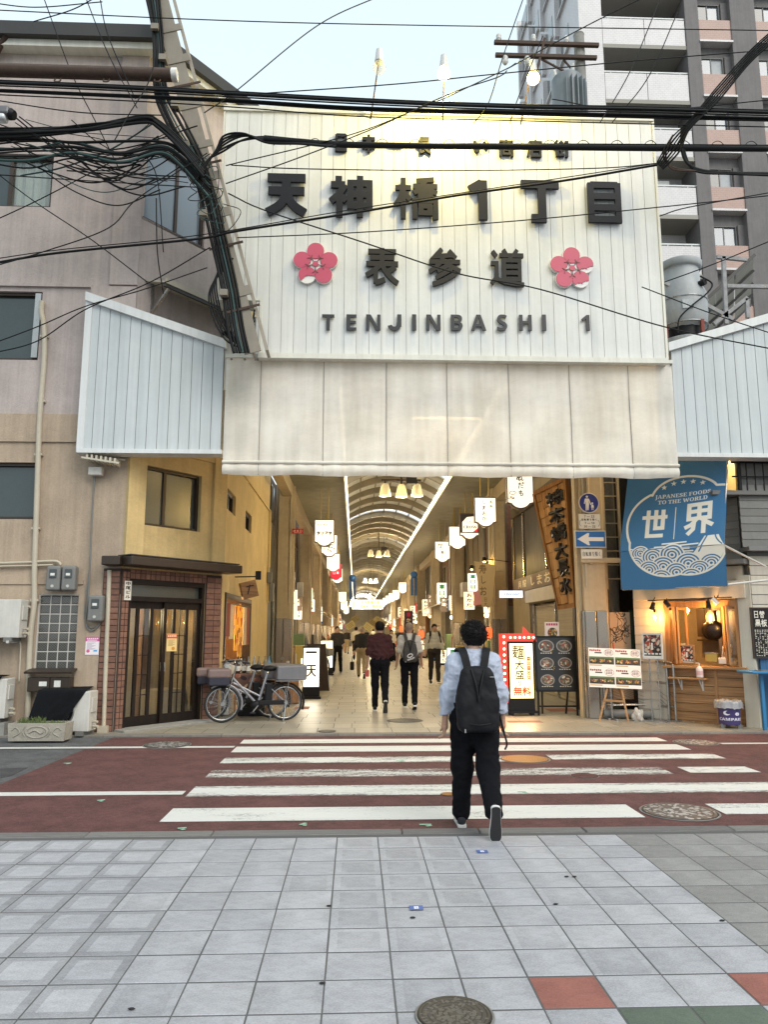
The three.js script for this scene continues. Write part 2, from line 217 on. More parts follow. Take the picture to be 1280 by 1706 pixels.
// ---------- lettering: each sign is a list of strokes in a 100 x 100 field; a list that starts with 'c' is a curve ----------
const K = {
天: [[8, 12, 92, 12], [10, 42, 90, 42], [50, 12, 50, 44], ['c', 50, 42, 46, 62, 32, 80, 8, 92], ['c', 50, 42, 56, 62, 70, 80, 92, 92]],
神: [[22, 3, 22, 18], [4, 23, 37, 23], ['c', 37, 23, 26, 44, 4, 62], [24, 40, 24, 98], [28, 50, 40, 60], [49, 19, 93, 19, 93, 71, 49, 71, 49, 19], [49, 45, 93, 45], [71, 2, 71, 98]],
橋: [[20, 3, 20, 98], [2, 26, 38, 26], [19, 30, 14, 48, 3, 66], [22, 38, 36, 54], [50, 10, 90, 6], [42, 22, 98, 22], ['c', 70, 8, 62, 26, 44, 38], ['c', 70, 20, 80, 32, 97, 38], [59, 34, 82, 34, 82, 45, 59, 45, 59, 34], [46, 98, 46, 56, 94, 56, 94, 93, 86, 94], [60, 68, 80, 68, 80, 84, 60, 84, 60, 68]],
丁: [[5, 12, 95, 12], [54, 12, 54, 91, 28, 91]],
目: [[16, 8, 84, 8], [84, 3, 84, 98], [16, 3, 16, 98], [16, 35, 84, 35], [16, 62, 84, 62], [16, 90, 84, 90]],
1: [[26, 26, 54, 9], [56, 3, 56, 98]],
表: [[10, 12, 90, 12], [15, 28, 85, 28], [4, 44, 96, 44], [50, 3, 50, 46], ['c', 46, 46, 30, 62, 4, 74], [32, 60, 32, 94], [30, 94, 58, 84], [88, 52, 64, 66], ['c', 50, 46, 62, 74, 95, 94]],
参: [[42, 4, 22, 24, 74, 20], [62, 8, 82, 28], [5, 38, 95, 38], ['c', 46, 26, 32, 52, 5, 64], ['c', 54, 40, 70, 54, 96, 62], [58, 48, 28, 63], [70, 57, 24, 80], ['c', 82, 67, 52, 88, 14, 97]],
道: [[40, 4, 47, 15], [80, 4, 72, 15], [28, 19, 98, 19], [62, 20, 58, 32], [41, 32, 86, 32, 86, 81, 41, 81, 41, 32], [41, 48, 86, 48], [41, 64, 86, 64], [8, 8, 20, 22], [3, 40, 20, 40, 20, 76], [20, 74, 4, 92], ['c', 17, 76, 34, 93, 98, 94]],
日: [[18, 8, 82, 8], [82, 4, 82, 97], [18, 4, 18, 97], [18, 50, 82, 50], [18, 90, 82, 90]],
本: [[6, 24, 94, 24], [50, 3, 50, 97], ['c', 48, 26, 34, 56, 6, 74], ['c', 52, 26, 66, 56, 94, 74], [30, 72, 70, 72]],
一: [[5, 50, 95, 50]],
長: [[28, 5, 28, 56], [28, 7, 86, 7], [28, 22, 80, 22], [28, 38, 80, 38], [4, 55, 96, 55], [28, 55, 28, 94], [26, 93, 52, 84], [84, 64, 62, 77], ['c', 46, 56, 62, 82, 95, 95]],
い: [['c', 16, 18, 15, 60, 28, 84, 42, 66], ['c', 74, 22, 86, 44, 88, 66]],
商: [[50, 2, 50, 14], [5, 14, 95, 14], [34, 18, 38, 29], [66, 18, 62, 29], [10, 98, 10, 33, 90, 33, 90, 94, 80, 94], [42, 36, 38, 48, 26, 55], [58, 36, 58, 51, 76, 51], [30, 63, 70, 63, 70, 86, 30, 86, 30, 63]],
店: [[54, 2, 54, 14], [12, 14, 96, 14], [14, 14, 14, 56, 3, 97], [56, 24, 56, 58], [56, 38, 92, 38], [30, 60, 84, 60, 84, 94, 30, 94, 30, 60]],
街: [[26, 4, 8, 26], [28, 28, 6, 54], [20, 44, 20, 97], [50, 6, 50, 90], [36, 20, 64, 20], [32, 38, 67, 38], [36, 60, 64, 60], [30, 90, 68, 87], [72, 14, 96, 14], [70, 38, 98, 38], [86, 38, 86, 93, 76, 93]],
世: [[4, 31, 96, 31], [26, 6, 26, 93, 84, 93], [54, 6, 54, 68, 80, 68, 80, 6]],
界: [[16, 7, 84, 7, 84, 50, 16, 50, 16, 7], [50, 7, 50, 50], [16, 28, 84, 28], [44, 50, 26, 68, 4, 76], [56, 50, 76, 64, 96, 74], [34, 62, 32, 82, 14, 97], [66, 58, 66, 97]],
し: [['c', 34, 6, 34, 66, 46, 92, 82, 70]],
ま: [[16, 20, 84, 20], [18, 42, 82, 42], ['c', 50, 4, 51, 60, 50, 80, 36, 92, 20, 84, 24, 70, 46, 68, 66, 74, 84, 92]],
お: [[12, 26, 64, 26], ['c', 38, 6, 38, 50, 38, 80, 28, 92, 16, 82, 20, 66, 48, 54, 78, 56, 88, 74, 76, 90, 56, 92], [72, 14, 90, 30]],
か: [['c', 10, 34, 50, 28, 68, 36, 64, 78, 52, 94, 38, 86], ['c', 40, 6, 34, 50, 12, 92], ['c', 76, 22, 90, 40, 94, 58]],
呉: [[28, 6, 72, 6, 72, 28, 28, 28, 28, 6], [24, 40, 76, 40, 76, 58, 24, 58], [24, 34, 24, 58], [4, 70, 96, 70], [36, 76, 12, 96], [64, 76, 90, 96]],
服: [[14, 8, 40, 8, 40, 94], [14, 8, 12, 60, 4, 94], [14, 34, 40, 34], [14, 58, 40, 58], [56, 6, 56, 97], [56, 8, 90, 8, 90, 34, 78, 34], [58, 50, 90, 50, 78, 74, 58, 96], [64, 56, 74, 76, 96, 94]],
れ: [[28, 4, 28, 96], ['c', 8, 28, 36, 24, 30, 44, 8, 78], ['c', 30, 46, 56, 20, 68, 28, 66, 80, 78, 90, 96, 72]],
だ: [[8, 24, 56, 24], ['c', 36, 6, 28, 50, 12, 92], [52, 44, 86, 42], ['c', 50, 68, 56, 86, 90, 84], [74, 6, 82, 20], [88, 2, 96, 16]],
た: [[8, 24, 60, 24], ['c', 36, 6, 28, 50, 12, 92], [54, 44, 90, 42], ['c', 52, 68, 58, 86, 94, 84]],
も: [['c', 44, 4, 36, 70, 50, 94, 76, 84, 80, 58], [18, 28, 70, 28], [16, 50, 68, 50]],
麺: [[4, 12, 46, 12], [10, 24, 42, 24], [2, 38, 48, 38], [26, 3, 26, 38], [22, 40, 5, 62], [14, 52, 40, 52, 8, 84], [16, 58, 32, 76], ['c', 24, 78, 40, 92, 98, 94], [46, 12, 98, 12], [72, 12, 66, 28], [52, 28, 94, 28, 94, 80, 52, 80, 52, 28], [66, 28, 66, 80], [80, 28, 80, 80], [66, 45, 80, 45], [66, 62, 80, 62]],
大: [[6, 36, 94, 36], ['c', 50, 4, 48, 50, 8, 96], ['c', 50, 38, 62, 70, 94, 96]],
盛: [[12, 14, 90, 14], [16, 14, 14, 40, 4, 60], [18, 32, 40, 32, 38, 52], ['c', 56, 4, 62, 36, 92, 56], [86, 30, 58, 56], [74, 3, 86, 10], [18, 66, 82, 66, 82, 92], [18, 66, 18, 92], [40, 66, 40, 92], [60, 66, 60, 92], [4, 94, 96, 94]],
り: [['c', 28, 10, 24, 56, 38, 44], ['c', 66, 8, 74, 52, 64, 82, 38, 97]],
無: [[26, 3, 8, 30], [20, 20, 92, 20], [4, 41, 96, 41], [6, 64, 94, 64], [26, 20, 26, 64], [46, 20, 46, 64], [66, 20, 66, 64], [84, 20, 84, 64], [18, 76, 8, 95], [38, 76, 41, 92], [58, 76, 63, 92], [78, 76, 94, 95]],
料: [[26, 3, 26, 97], [4, 44, 50, 44], [8, 16, 16, 32], [44, 14, 36, 32], [24, 46, 4, 74], [28, 46, 48, 66], [60, 18, 72, 28], [56, 42, 68, 52], [82, 3, 82, 97], [54, 74, 98, 64]],
自: [[50, 2, 42, 14], [20, 16, 80, 16, 80, 97], [20, 16, 20, 97], [20, 42, 80, 42], [20, 66, 80, 66], [20, 90, 80, 90]],
転: [[4, 16, 48, 16], [10, 30, 42, 30, 42, 62, 10, 62, 10, 30], [10, 46, 42, 46], [2, 76, 50, 76], [26, 4, 26, 97], [56, 22, 94, 22], [52, 46, 98, 46], [70, 48, 58, 88, 88, 84], [82, 66, 94, 94]],
車: [[8, 16, 92, 16], [20, 32, 80, 32, 80, 64, 20, 64, 20, 32], [20, 48, 80, 48], [4, 80, 96, 80], [50, 3, 50, 97]],
を: [[16, 20, 78, 20], ['c', 46, 4, 22, 54, 50, 46, 54, 70], ['c', 86, 38, 40, 60, 38, 90, 82, 90]],
除: [[8, 6, 8, 97], [8, 8, 36, 8, 24, 36, 36, 58, 14, 62], [66, 4, 38, 40], [66, 4, 96, 38], [50, 40, 82, 40], [40, 58, 94, 58], [66, 40, 66, 92, 56, 92], [52, 68, 40, 86], [80, 68, 94, 86]],
く: [[66, 6, 28, 48, 70, 94]],
替: [[8, 14, 46, 14], [4, 28, 48, 28], [26, 4, 24, 34, 4, 46], [28, 30, 46, 44], [54, 14, 92, 14], [52, 28, 96, 28], [74, 4, 72, 34, 54, 46], [76, 30, 96, 44], [26, 54, 74, 54, 74, 96], [26, 54, 26, 96], [26, 74, 74, 74], [26, 94, 74, 94]],
黒: [[18, 6, 82, 6, 82, 40, 18, 40, 18, 6], [50, 6, 50, 66], [18, 22, 82, 22], [14, 52, 86, 52], [4, 66, 96, 66], [18, 76, 8, 96], [38, 78, 42, 92], [60, 78, 64, 92], [80, 76, 94, 96]],
板: [[20, 3, 20, 97], [2, 26, 40, 26], [19, 30, 2, 66], [22, 36, 38, 54], [50, 12, 96, 12], [50, 12, 50, 50, 40, 96], [54, 38, 90, 38, 78, 70, 46, 97], [58, 48, 70, 74, 98, 96]],
中: [[12, 24, 88, 24, 88, 66, 12, 66, 12, 24], [50, 3, 50, 97]],
尾: [[14, 8, 86, 8, 86, 28], [14, 28, 86, 28], [14, 8, 14, 50, 4, 96], [78, 36, 40, 44], [30, 56, 86, 52], [28, 72, 88, 68], [56, 44, 56, 92, 94, 92, 94, 80]],
ビ: [[26, 10, 26, 88, 84, 88], [26, 46, 80, 34], [78, 6, 86, 18], [92, 2, 98, 14]],
ル: [[30, 14, 28, 60, 8, 92], [58, 8, 58, 90, 94, 62]],
ス: [[16, 16, 78, 16, 56, 56, 10, 94], [56, 56, 90, 92]],
ナ: [[6, 34, 94, 34], [50, 4, 48, 60, 22, 96]],
ッ: [[16, 30, 24, 52], [46, 26, 52, 48], [88, 28, 74, 74, 36, 96]],
ク: [[36, 4, 8, 46], [34, 20, 84, 20, 66, 70, 24, 97]],
っ: [['c', 20, 50, 60, 38, 86, 54, 72, 82, 40, 90]],
て: [['c', 8, 20, 90, 12, 50, 30, 38, 62, 54, 88, 82, 90]],
ん: [['c', 50, 4, 32, 50, 12, 94, 36, 54, 54, 56, 56, 88, 76, 94, 96, 64]],
送: [[44, 4, 50, 16], [82, 4, 74, 16], [36, 24, 94, 24], [30, 44, 98, 44], [64, 24, 60, 60, 36, 76], [66, 46, 94, 74], [8, 10, 20, 22], [4, 40, 20, 40, 20, 74], [20, 74, 4, 92], ['c', 18, 76, 34, 94, 98, 94]],
水: [[50, 3, 50, 94, 38, 94], [8, 28, 38, 28, 26, 60, 6, 80], [88, 18, 60, 42], [54, 36, 70, 66, 96, 86]],
口: [[16, 14, 84, 14, 84, 90, 16, 90, 16, 14]],
寿: [[20, 12, 80, 12], [14, 26, 86, 26], [4, 42, 96, 42], [50, 3, 40, 50, 8, 94], [28, 60, 96, 60], [74, 46, 74, 94, 60, 94], [44, 70, 54, 82]],
に: [['c', 20, 8, 14, 50, 18, 94], [46, 26, 86, 24], ['c', 46, 66, 52, 84, 90, 82]],
タ: [[38, 4, 8, 48], [36, 20, 86, 20, 64, 70, 22, 97], [30, 42, 66, 66]],
ソ: [[20, 14, 32, 42], ['c', 86, 12, 74, 64, 26, 96]],
マ: [[8, 16, 92, 16, 50, 66], [34, 52, 64, 90]],
};
function kan(x, ch, X, Y, w, h = w, lw = 0.13, cap = 'butt') { // draws one sign; lw as a share of the width
const st = K[ch]; if (!st) { x.save(); x.textAlign = 'center'; x.textBaseline = 'middle'; x.font = 'bold ' + h * 1.1 + 'px sans-serif'; x.fillText(ch, X + w / 2, Y + h * 0.55); x.restore(); return; }
x.lineWidth = lw * w; x.lineCap = cap; x.lineJoin = cap === 'round' ? 'round' : 'miter';
for (const s of st) {
const c = s[0] === 'c', p = []; for (let i = c ? 1 : 0; i < s.length; i += 2) p.push([X + (s[i] / 100) * w, Y + (s[i + 1] / 100) * h]);
x.beginPath(); x.moveTo(...p[0]);
if (c) { for (let i = 1; i < p.length - 2; i++) x.quadraticCurveTo(...p[i], (p[i][0] + p[i + 1][0]) / 2, (p[i][1] + p[i + 1][1]) / 2); const n = p.length; x.quadraticCurveTo(...p[n - 2], ...p[n - 1]); }
else { const closed = p[0][0] === p[p.length - 1][0] && p[0][1] === p[p.length - 1][1]; for (let i = 1; i < p.length - (closed ? 1 : 0); i++) x.lineTo(...p[i]); if (closed) x.closePath(); }
x.stroke();
}
}
const kanRow = (x, str, X, Y, w, gap, lw, h = w, cap) => [...str].forEach((c, i) => c !== ' ' && kan(x, c, X + i * (w + gap), Y, w, h, lw, cap));
const kanCol = (x, str, X, Y, w, gap, lw, h = w, cap) => [...str].forEach((c, i) => c !== ' ' && kan(x, c, X, Y + i * (h + gap), w, h, lw, cap));
// outline of whatever a drawing covers, as shapes with holes (units: canvas pixels / n, y up)
function traced(n, draw, tol = 0.35) {
const cv = document.createElement('canvas'); cv.width = cv.height = n; const x = cv.getContext('2d'); x.fillStyle = x.strokeStyle = '#fff'; draw(x, n);
const d = x.getImageData(0, 0, n, n).data, f = (i, j) => (i < 0 || j < 0 || i >= n || j >= n ? 0 : d[(j * n + i) * 4 + 3] / 255);
const next = new Map(), key = (p) => p[0].toFixed(3) + ',' + p[1].toFixed(3), cross = (a, b) => (0.5 - a) / (b - a);
const add = (p, q) => { const k = key(p); next.has(k) ? next.get(k).push([p, q]) : next.set(k, [[p, q]]); };
for (let j = -1; j < n; j++) for (let i = -1; i < n; i++) {
const a = f(i, j), b = f(i + 1, j), c = f(i + 1, j + 1), e = f(i, j + 1), id = (a > 0.5 ? 1 : 0) | (b > 0.5 ? 2 : 0) | (c > 0.5 ? 4 : 0) | (e > 0.5 ? 8 : 0);
if (!id || id === 15) continue;
const t = () => [i + cross(a, b), j], r = () => [i + 1, j + cross(b, c)], bo = () => [i + cross(e, c), j + 1], l = () => [i, j + cross(a, e)];
const S = { 1: [[l, t]], 2: [[t, r]], 3: [[l, r]], 4: [[r, bo]], 5: [[l, t], [r, bo]], 6: [[t, bo]], 7: [[l, bo]], 8: [[bo, l]], 9: [[bo, t]], 10: [[t, r], [bo, l]], 11: [[bo, r]], 12: [[r, l]], 13: [[r, t]], 14: [[t, l]] }[id];
for (const [p, q] of S) add(p(), q());
}
const loops = [];
for (const list of next.values()) while (list.length) {
let [p, q] = list.pop(); const L = [p];
for (let g = 0; g < 1e5; g++) { L.push(q); const m = next.get(key(q)); if (!m || !m.length) break; q = m.pop()[1]; }
loops.push(L);
}
const dp = (P) => { if (P.length < 3) return P; const a = P[0], b = P[P.length - 1], L = Math.hypot(b[0] - a[0], b[1] - a[1]); let m = 0, k = 0; for (let i = 1; i < P.length - 1; i++) { const q = P[i], e = L < 1e-6 ? Math.hypot(q[0] - a[0], q[1] - a[1]) : Math.abs((b[0] - a[0]) * (a[1] - q[1]) - (a[0] - q[0]) * (b[1] - a[1])) / L; if (e > m) { m = e; k = i; } } return m > tol ? [...dp(P.slice(0, k + 1)).slice(0, -1), ...dp(P.slice(k))] : [a, b]; };
const area = (P) => P.reduce((s, p, i) => { const q = P[(i + 1) % P.length]; return s + p[0] * q[1] - q[0] * p[1]; }, 0) / 2;
const done = loops.map((L) => { const h = L.length >> 1, A = dp(L.slice(0, h + 1)), B = dp(L.slice(h)); return [...A.slice(0, -1), ...B.slice(0, -1)]; }).filter((L) => L.length > 2 && Math.abs(area(L)) > 4);
const P2 = (L) => L.map((p) => new THREE.Vector2((p[0] + 0.5) / n, 1 - (p[1] + 0.5) / n));
const big = Math.sign(area(done.reduce((a, b) => (Math.abs(area(a)) > Math.abs(area(b)) ? a : b), done[0])));
const inside = (p, L) => { let c = false; for (let i = 0, j = L.length - 1; i < L.length; j = i++) if (L[i][1] > p[1] !== L[j][1] > p[1] && p[0] < ((L[j][0] - L[i][0]) * (p[1] - L[i][1])) / (L[j][1] - L[i][1]) + L[i][0]) c = !c; return c; };
const outer = done.filter((L) => Math.sign(area(L)) === big), holes = done.filter((L) => Math.sign(area(L)) !== big);
return outer.map((L) => { const s = new THREE.Shape(P2(L)); for (const h of holes) if (inside(h[0], L)) s.holes.push(new THREE.Path(P2(h))); return s; });
}
const glyphGeo = (ch, size, depth, lw, n = 160) => new THREE.ExtrudeGeometry(traced(n, (x) => kan(x, ch, n * 0.04, n * 0.04, n * 0.92, n * 0.92, lw)), { depth: depth / size, bevelEnabled: false, curveSegments: 4 }).scale(size, size, size);
const fit = (txt, x, X, Y, px, weight = 'bold', fam = 'sans-serif') => { x.font = weight + ' ' + px + 'px ' + fam; x.fillText(txt, X, Y); };
// ---------- ground ----------
setting('ground', 'plain dark ground lying under the street', bx(700, 0.05, 700, 0, -0.085, -200), M.asphaltGrey);
setting('road', 'grey asphalt street crossing in front of the arcade', bx(160, 0.055, 5.62, 0, -0.0275, -9.19), M.asphaltGrey);
{ const w = gnd(182, 1232), e = gnd(0, 1307);
setting('red_road_surface', 'dull red asphalt surfacing under the crosswalk', slabOn([[w.x, -11.99], [60, -11.99], [60, -6.39], [-9, -6.39], [e.x - 2, e.z + 1.2], [e.x, e.z]].map(([x, z]) => [x, -z]).map(([x, z]) => [x, -z]), 0.0005, 0.005), M.asphaltRed);
const p = [[0, 1281], [46, 1279], [20, 1292], [0, 1297]].map((q) => gnd(...q));
setting('asphalt_patch', 'darker square asphalt repair patch beside the red surfacing', slabOn(p.map((v) => [v.x, v.z]), 0.0005, 0.004), mat('patch', [0.07, 0.07, 0.075], { map: T.asphalt, roughness: 0.95 }));
}
// worn road paint: the paint is missing where the tyres ran
function paintTex(seed, wear, edge) {
const W = 1024, H = 128, f = noiseField(512, [[256, 400, 1], [120, 230, 0.9], [30, 60, 0.6], [6, 9, 0.8]], seed), d = new Uint8Array(W * H * 4);
reseed(seed * 7 + 3);
for (let y = 0; y < H; y++) for (let x = 0; x < W; x++) {
const v = y / H, n = f[((y * 2) % 512) * 512 + (x % 512)], g = f[((y * 3 + 77) % 512) * 512 + ((x >> 1) % 512)];
const e = edge * Math.max(0, 1 - Math.min(v, 1 - v * 0.4) * 5) + wear * (0.55 + 0.9 * Math.max(0, v - 0.25)) * (0.75 + 0.5 * g);
const a = Math.max(0, Math.min(1, (n - 0.26 - 0.42 * e) * 4.5 + 0.5)), o = (y * W + x) * 4, c = 0.9 + 0.1 * g;
d[o] = 226 * c; d[o + 1] = 226 * c; d[o + 2] = 222 * c; d[o + 3] = 255 * a;
}
const t = new THREE.DataTexture(d, W, H); t.colorSpace = THREE.SRGBColorSpace; t.magFilter = THREE.LinearFilter; t.needsUpdate = true; return t;
}
const paintMats = [[11, 0.02, 0.06], [12, 0.12, 0.1], [13, 0.66, 0.3], [14, 0.4, 0.5], [15, 0.2, 0.5]].map(([s, w, e]) => mat('road_paint', [0.93, 0.93, 0.92], { map: paintTex(s, w, e), transparent: true, roughness: 0.7 }));
const sheet = (x0, x1, z0, z1, y) => { const g = new THREE.PlaneGeometry(Math.abs(x1 - x0), Math.abs(z1 - z0)); return g.rotateX(-Math.PI / 2).translate((x0 + x1) / 2, y, (z0 + z1) / 2); };
const bars = [[-1.65, 4.6, -11.64, -11.24, 0], [-1.65, 4.6, -10.95, -10.45, 0], [-1.65, 2.0, -10.02, -9.6, 3], [2.5, 4.72, -10.1, -9.72, 3], [-1.65, 3.62, -9.15, -8.7, 2], [3.84, 4.66, -9.15, -8.78, 1], [-1.65, 7.5, -8.22, -7.73, 4], [-1.65, 2.53, -7.24, -6.75, 0], [3.28, 7.5, -7.24, -6.83, 1]];
bars.forEach(([x0, x1, z0, z1, k], i) => { const m = setting('crosswalk_bar', ['white crosswalk bar along the arcade kerb', 'clean white crosswalk bar, second from the arcade kerb', 'worn white crosswalk bar ending at the orange manhole cover', 'worn short crosswalk bar beside the orange manhole cover', 'heavily worn grey crosswalk bar in the middle of the crossing', 'short white crosswalk stub past the brown patch', 'long crosswalk bar with ragged edge', 'wide clean crosswalk bar next to the paved kerb', 'short white bar beside the large round manhole cover'][i], sheet(x0, x1, z0, z1, 0.009), paintMats[k], { uv: true }); });
[[-14, -1.7, -8.0, -7.83, 'white line running off from the long ragged crosswalk bar'], [-14, -1.68, -11.02, -10.87, 'thin white edge line running past the planter'], [5.27, 20, -11.05, -10.93, 'thin white edge line in front of the food counter']].forEach(([a, b, c, d, l]) => setting('road_line', l, sheet(a, b, c, d, 0.009), paintMats[1], { uv: true }));

// kerb stones of the near pavement
{ const k = new THREE.Group(); k.name = 'kerb'; scene.add(k); tag(k, 'low grey kerb stones edging the near pavement', null, null, 'structure');
reseed(5); let x = -7.2; const joint = part(k, 'bedding', bx(60, 0.05, 0.2, 0, -0.02, -6.29), M.concrete);
const kerbM = [0, 1, 2].map((i) => mat('kerb_stone', [0.3 - i * 0.03, 0.29 - i * 0.03, 0.28 - i * 0.025], { map: T.concrete, bumpMap: T.fineBump, bumpScale: 0.003, roughness: 0.9 }));
for (const L of [1.3, 1.25, 1.3, 1.25, 0.98, 1.5, 0.62, 0.85, 1.2, 1.2, 1.2, 1.2]) { const m = part(k, 'kerb_stone', chamf(L - 0.008, 0.08, 0.155, 0.008), kerbM[Math.floor(rnd() * 3)], { raw: true }); m.position.set(x + L / 2, 0.03, -6.29); x += L; }
}
// paving tiles of the near pavement, each a stone of its own
const tileTex = (seed, kind) => {
const n = 160, f = noiseField(512, [[150, 512, 1], [256, 256, 1], [20, 28, 0.6], [6, 5, 0.7]], seed);
return dataTex(n, (i, x, y) => {
const u = x / n, v = y / n, q = f[y * 512 + x]; let a = 0.8 + 0.75 * (q - 0.5);
const e = Math.min(u, 1 - u, v, 1 - v), edge = e + 0.012 * (f[(y + 200) * 512 + x + 200] - 0.5);
if (kind === 1) a *= edge < 0.14 ? 1.04 : 0.9; else if (kind === 2) a *= edge < 0.15 ? 0.8 : 1.06; else if (kind === 3) a *= Math.min(u, 1 - u) < 0.13 ? 1.05 : 0.93;
if (f[(y + 90) * 512 + x + 300] > 0.83) a *= 0.86;
return [a, a, a];
});
};
const NT = [0, 0, 0, 1, 1, 2, 2, 3].map((k, i) => ({ k, t: tileTex(40 + i, k) }));
const tileCol = [[0.44, 0.442, 0.475], [0.42, 0.422, 0.45], [0.46, 0.46, 0.488], [0.4, 0.404, 0.435]];
const tileMats = NT.map(({ t }) => tileCol.map((c) => mat('paving', c, { map: t, bumpMap: t, bumpScale: 0.0012, roughness: 0.72 })));
const brownMats = NT.slice(0, 3).map(({ t }, i) => mat('brown_paving', [0.31 - 0.02 * i, 0.305 - 0.02 * i, 0.3 - 0.02 * i], { map: t, bumpMap: t, bumpScale: 0.0015, roughness: 0.85 }));
const redTile = mat('red_paving', [0.33, 0.125, 0.1], { map: NT[0].t, roughness: 0.8 }), greenTile = mat('green_paving', [0.115, 0.15, 0.115], { map: NT[1].t, roughness: 0.8 });
{ const pv = new THREE.Group(); pv.name = 'pavement'; scene.add(pv); tag(pv, 'near pavement of pale square stone tiles with a few red and green ones', null, null, 'structure');
part(pv, 'joint_bed', bx(40, 0.06, 14, 0, -0.002, 0.8), mat('joint', [0.1, 0.098, 0.096], { roughness: 1 }));
const PX = 0.3115, PZ = 0.301, geo = chamf(PX - 0.006, 0.03, PZ - 0.013, 0.003), far = [], X0 = -0.13, Z0 = -3.42; reseed(77);
for (let j = -9; j < 5; j++) for (let i = -15; i < 17; i++) {
const x = X0 + (i + 0.5) * PX, z = Z0 + (j + 0.5) * PZ, brown = i >= 7 && j < 0 && x > 2.02;
if (z < -6.2) continue;
if (j > 0 || Math.abs(x - 0.2) > 0.62 * -z + 0.5) { far.push(geo.clone().translate(x, 0.03, z)); continue; }
const red = (i === 3 && j === -1) || (i === 6 && j === -1), green = j === 0 && (i === 4 || i === 5);
const left = x < -1.5 + (z + 6) * 0.22 && x < -1.05, mid = (i === 0 || i === 1 || i === 2) && j < -4 || (i === 0 && j < -2);
const kind = left ? 5 + Math.floor(rnd() * 2) : mid ? 3 + Math.floor(rnd() * 2) : rnd() < 0.12 ? 7 : Math.floor(rnd() * 3);
const m = part(pv, 'tile', geo, red ? redTile : green ? greenTile : brown ? brownMats[Math.floor(rnd() * 3)] : tileMats[kind][Math.floor(rnd() * 4)], { raw: true });
m.position.set(x + rr(-1, 1) * 0.001, 0.03 + rr(-0.0007, 0.0007), z + rr(-1, 1) * 0.001); m.rotation.set(rr(-1, 1) * 0.003, 0, rr(-1, 1) * 0.003);
}
for (let j = 5; j < 28; j++) for (let i = -15; i < 17; i++) far.push(geo.clone().translate(X0 + (i + 0.5) * PX, 0.03, Z0 + (j + 0.5) * PZ));
const f = part(pv, 'tiles_behind', far, tileMats[0][0], { uv: true }); f.userData.kind = 'stuff';
}
// arcade floor: large warm grey slabs with narrow border bands
const arcTex = [61, 62, 63].map((s) => { const f = noiseField(512, [[90, 90, 1], [300, 300, 0.8], [8, 8, 0.8]], s); return dataTex(128, (i, x, y) => { const a = 0.82 + 0.4 * (f[y * 512 + x] - 0.5); return [a, a, a * 0.98]; }); });
const arcMats = [[0.34, 0.31, 0.25], [0.31, 0.285, 0.235], [0.37, 0.335, 0.265], [0.4, 0.37, 0.3]].map((c, i) => mat('arcade_slab', c, { map: arcTex[i % 3], roughness: 0.42, bumpMap: arcTex[i % 3], bumpScale: 0.0008 }));
{ const fl = new THREE.Group(); fl.name = 'arcade_floor'; scene.add(fl); tag(fl, 'warm grey stone slab floor of the arcade', null, null, 'structure');
part(fl, 'joint_bed', [bx(60, 0.06, 8.0, 0, -0.0025, -16.03), bx(12, 0.06, 150, 1.2, -0.0025, -95)], mat('joint_warm', [0.09, 0.08, 0.065], { roughness: 1 }));
reseed(9);
const edge = [0, 1].map((i) => mat('arcade_kerb', [0.27 - 0.03 * i, 0.25 - 0.03 * i, 0.22 - 0.02 * i], { map: T.concrete, roughness: 0.85 }));
for (let x = -7; x < 9; x += 0.9) { const m = part(fl, 'edge_stone', chamf(0.892, 0.06, 0.17, 0.006), edge[Math.floor(rnd() * 2)], { raw: true }); m.position.set(x, 0.034, -12.1); }
const far = [[], []]; let row = 0;
for (let z = -12.2; z > -150;) {
const d = row % 3 === 2 ? 0.3 : 0.6; let x = -6.9 + (row % 2) * 0.25;
while (x < 8.4) {
const band = rnd(), w = band < 0.2 ? 0.3 : 0.6, near = z > -19.3 && x > -3.2 && x < 6.0, cx = x + w / 2, cz = z - d / 2;
if (cz > -22 || (cx > -2.6 && cx < 5.2)) {
const g = chamf(w - 0.008, 0.03, d - 0.014, 0.003);
if (near) { const red = rnd() < 0.02; const m = part(fl, 'slab', g, red ? redTile : w < 0.5 ? arcMats[3] : arcMats[Math.floor(rnd() * 3)], { raw: true }); m.position.set(cx, 0.03 + rr(-0.0007, 0.0007), cz); }
else far[Math.floor(rnd() * 2)].push(g.translate(cx, 0.03, cz));
}
x += w;
}
z -= d; row++;
}
far.forEach((g, i) => { const f = part(fl, 'far_slabs', g, arcMats[i], { uv: true }); f.userData.kind = 'stuff'; });
}
// manhole covers
function coverTex(kind) {
return canvasTex(256, 256, (x) => {
x.fillStyle = kind === 2 ? '#b8863c' : '#5d5a57'; x.fillRect(0, 0, 256, 256); x.translate(128, 128); x.strokeStyle = kind === 2 ? '#54391a' : '#35322f'; x.fillStyle = kind === 1 ? '#aaa8a4' : kind === 2 ? '#6a4a22' : '#7d7a75';
if (kind === 2) { for (let r = 14; r < 120; r += 13) for (let a = 0; a < r / 2; a++) { const t = (a / Math.floor(r / 2)) * 6.283; x.fillRect(Math.cos(t) * r - 4, Math.sin(t) * r - 3, 8, 6); } }
else { reseed(31 + kind); x.lineWidth = 4; for (let r = 20; r < 122; r += 17) { x.beginPath(); x.arc(0, 0, r, 0, 6.3); x.stroke(); }
for (let i = 0; i < 150; i++) { const t = rnd() * 6.283, r = 16 + rnd() * 96; x.beginPath(); x.ellipse(Math.cos(t) * r, Math.sin(t) * r, 3 + rnd() * 8, 3 + rnd() * 4, t, 0, 6.3); x.fill(); } }
x.lineWidth = 7; x.beginPath(); x.arc(0, 0, 117, 0, 6.3); x.stroke();
});
}
const coverT = [coverTex(0), coverTex(1), coverTex(2)];
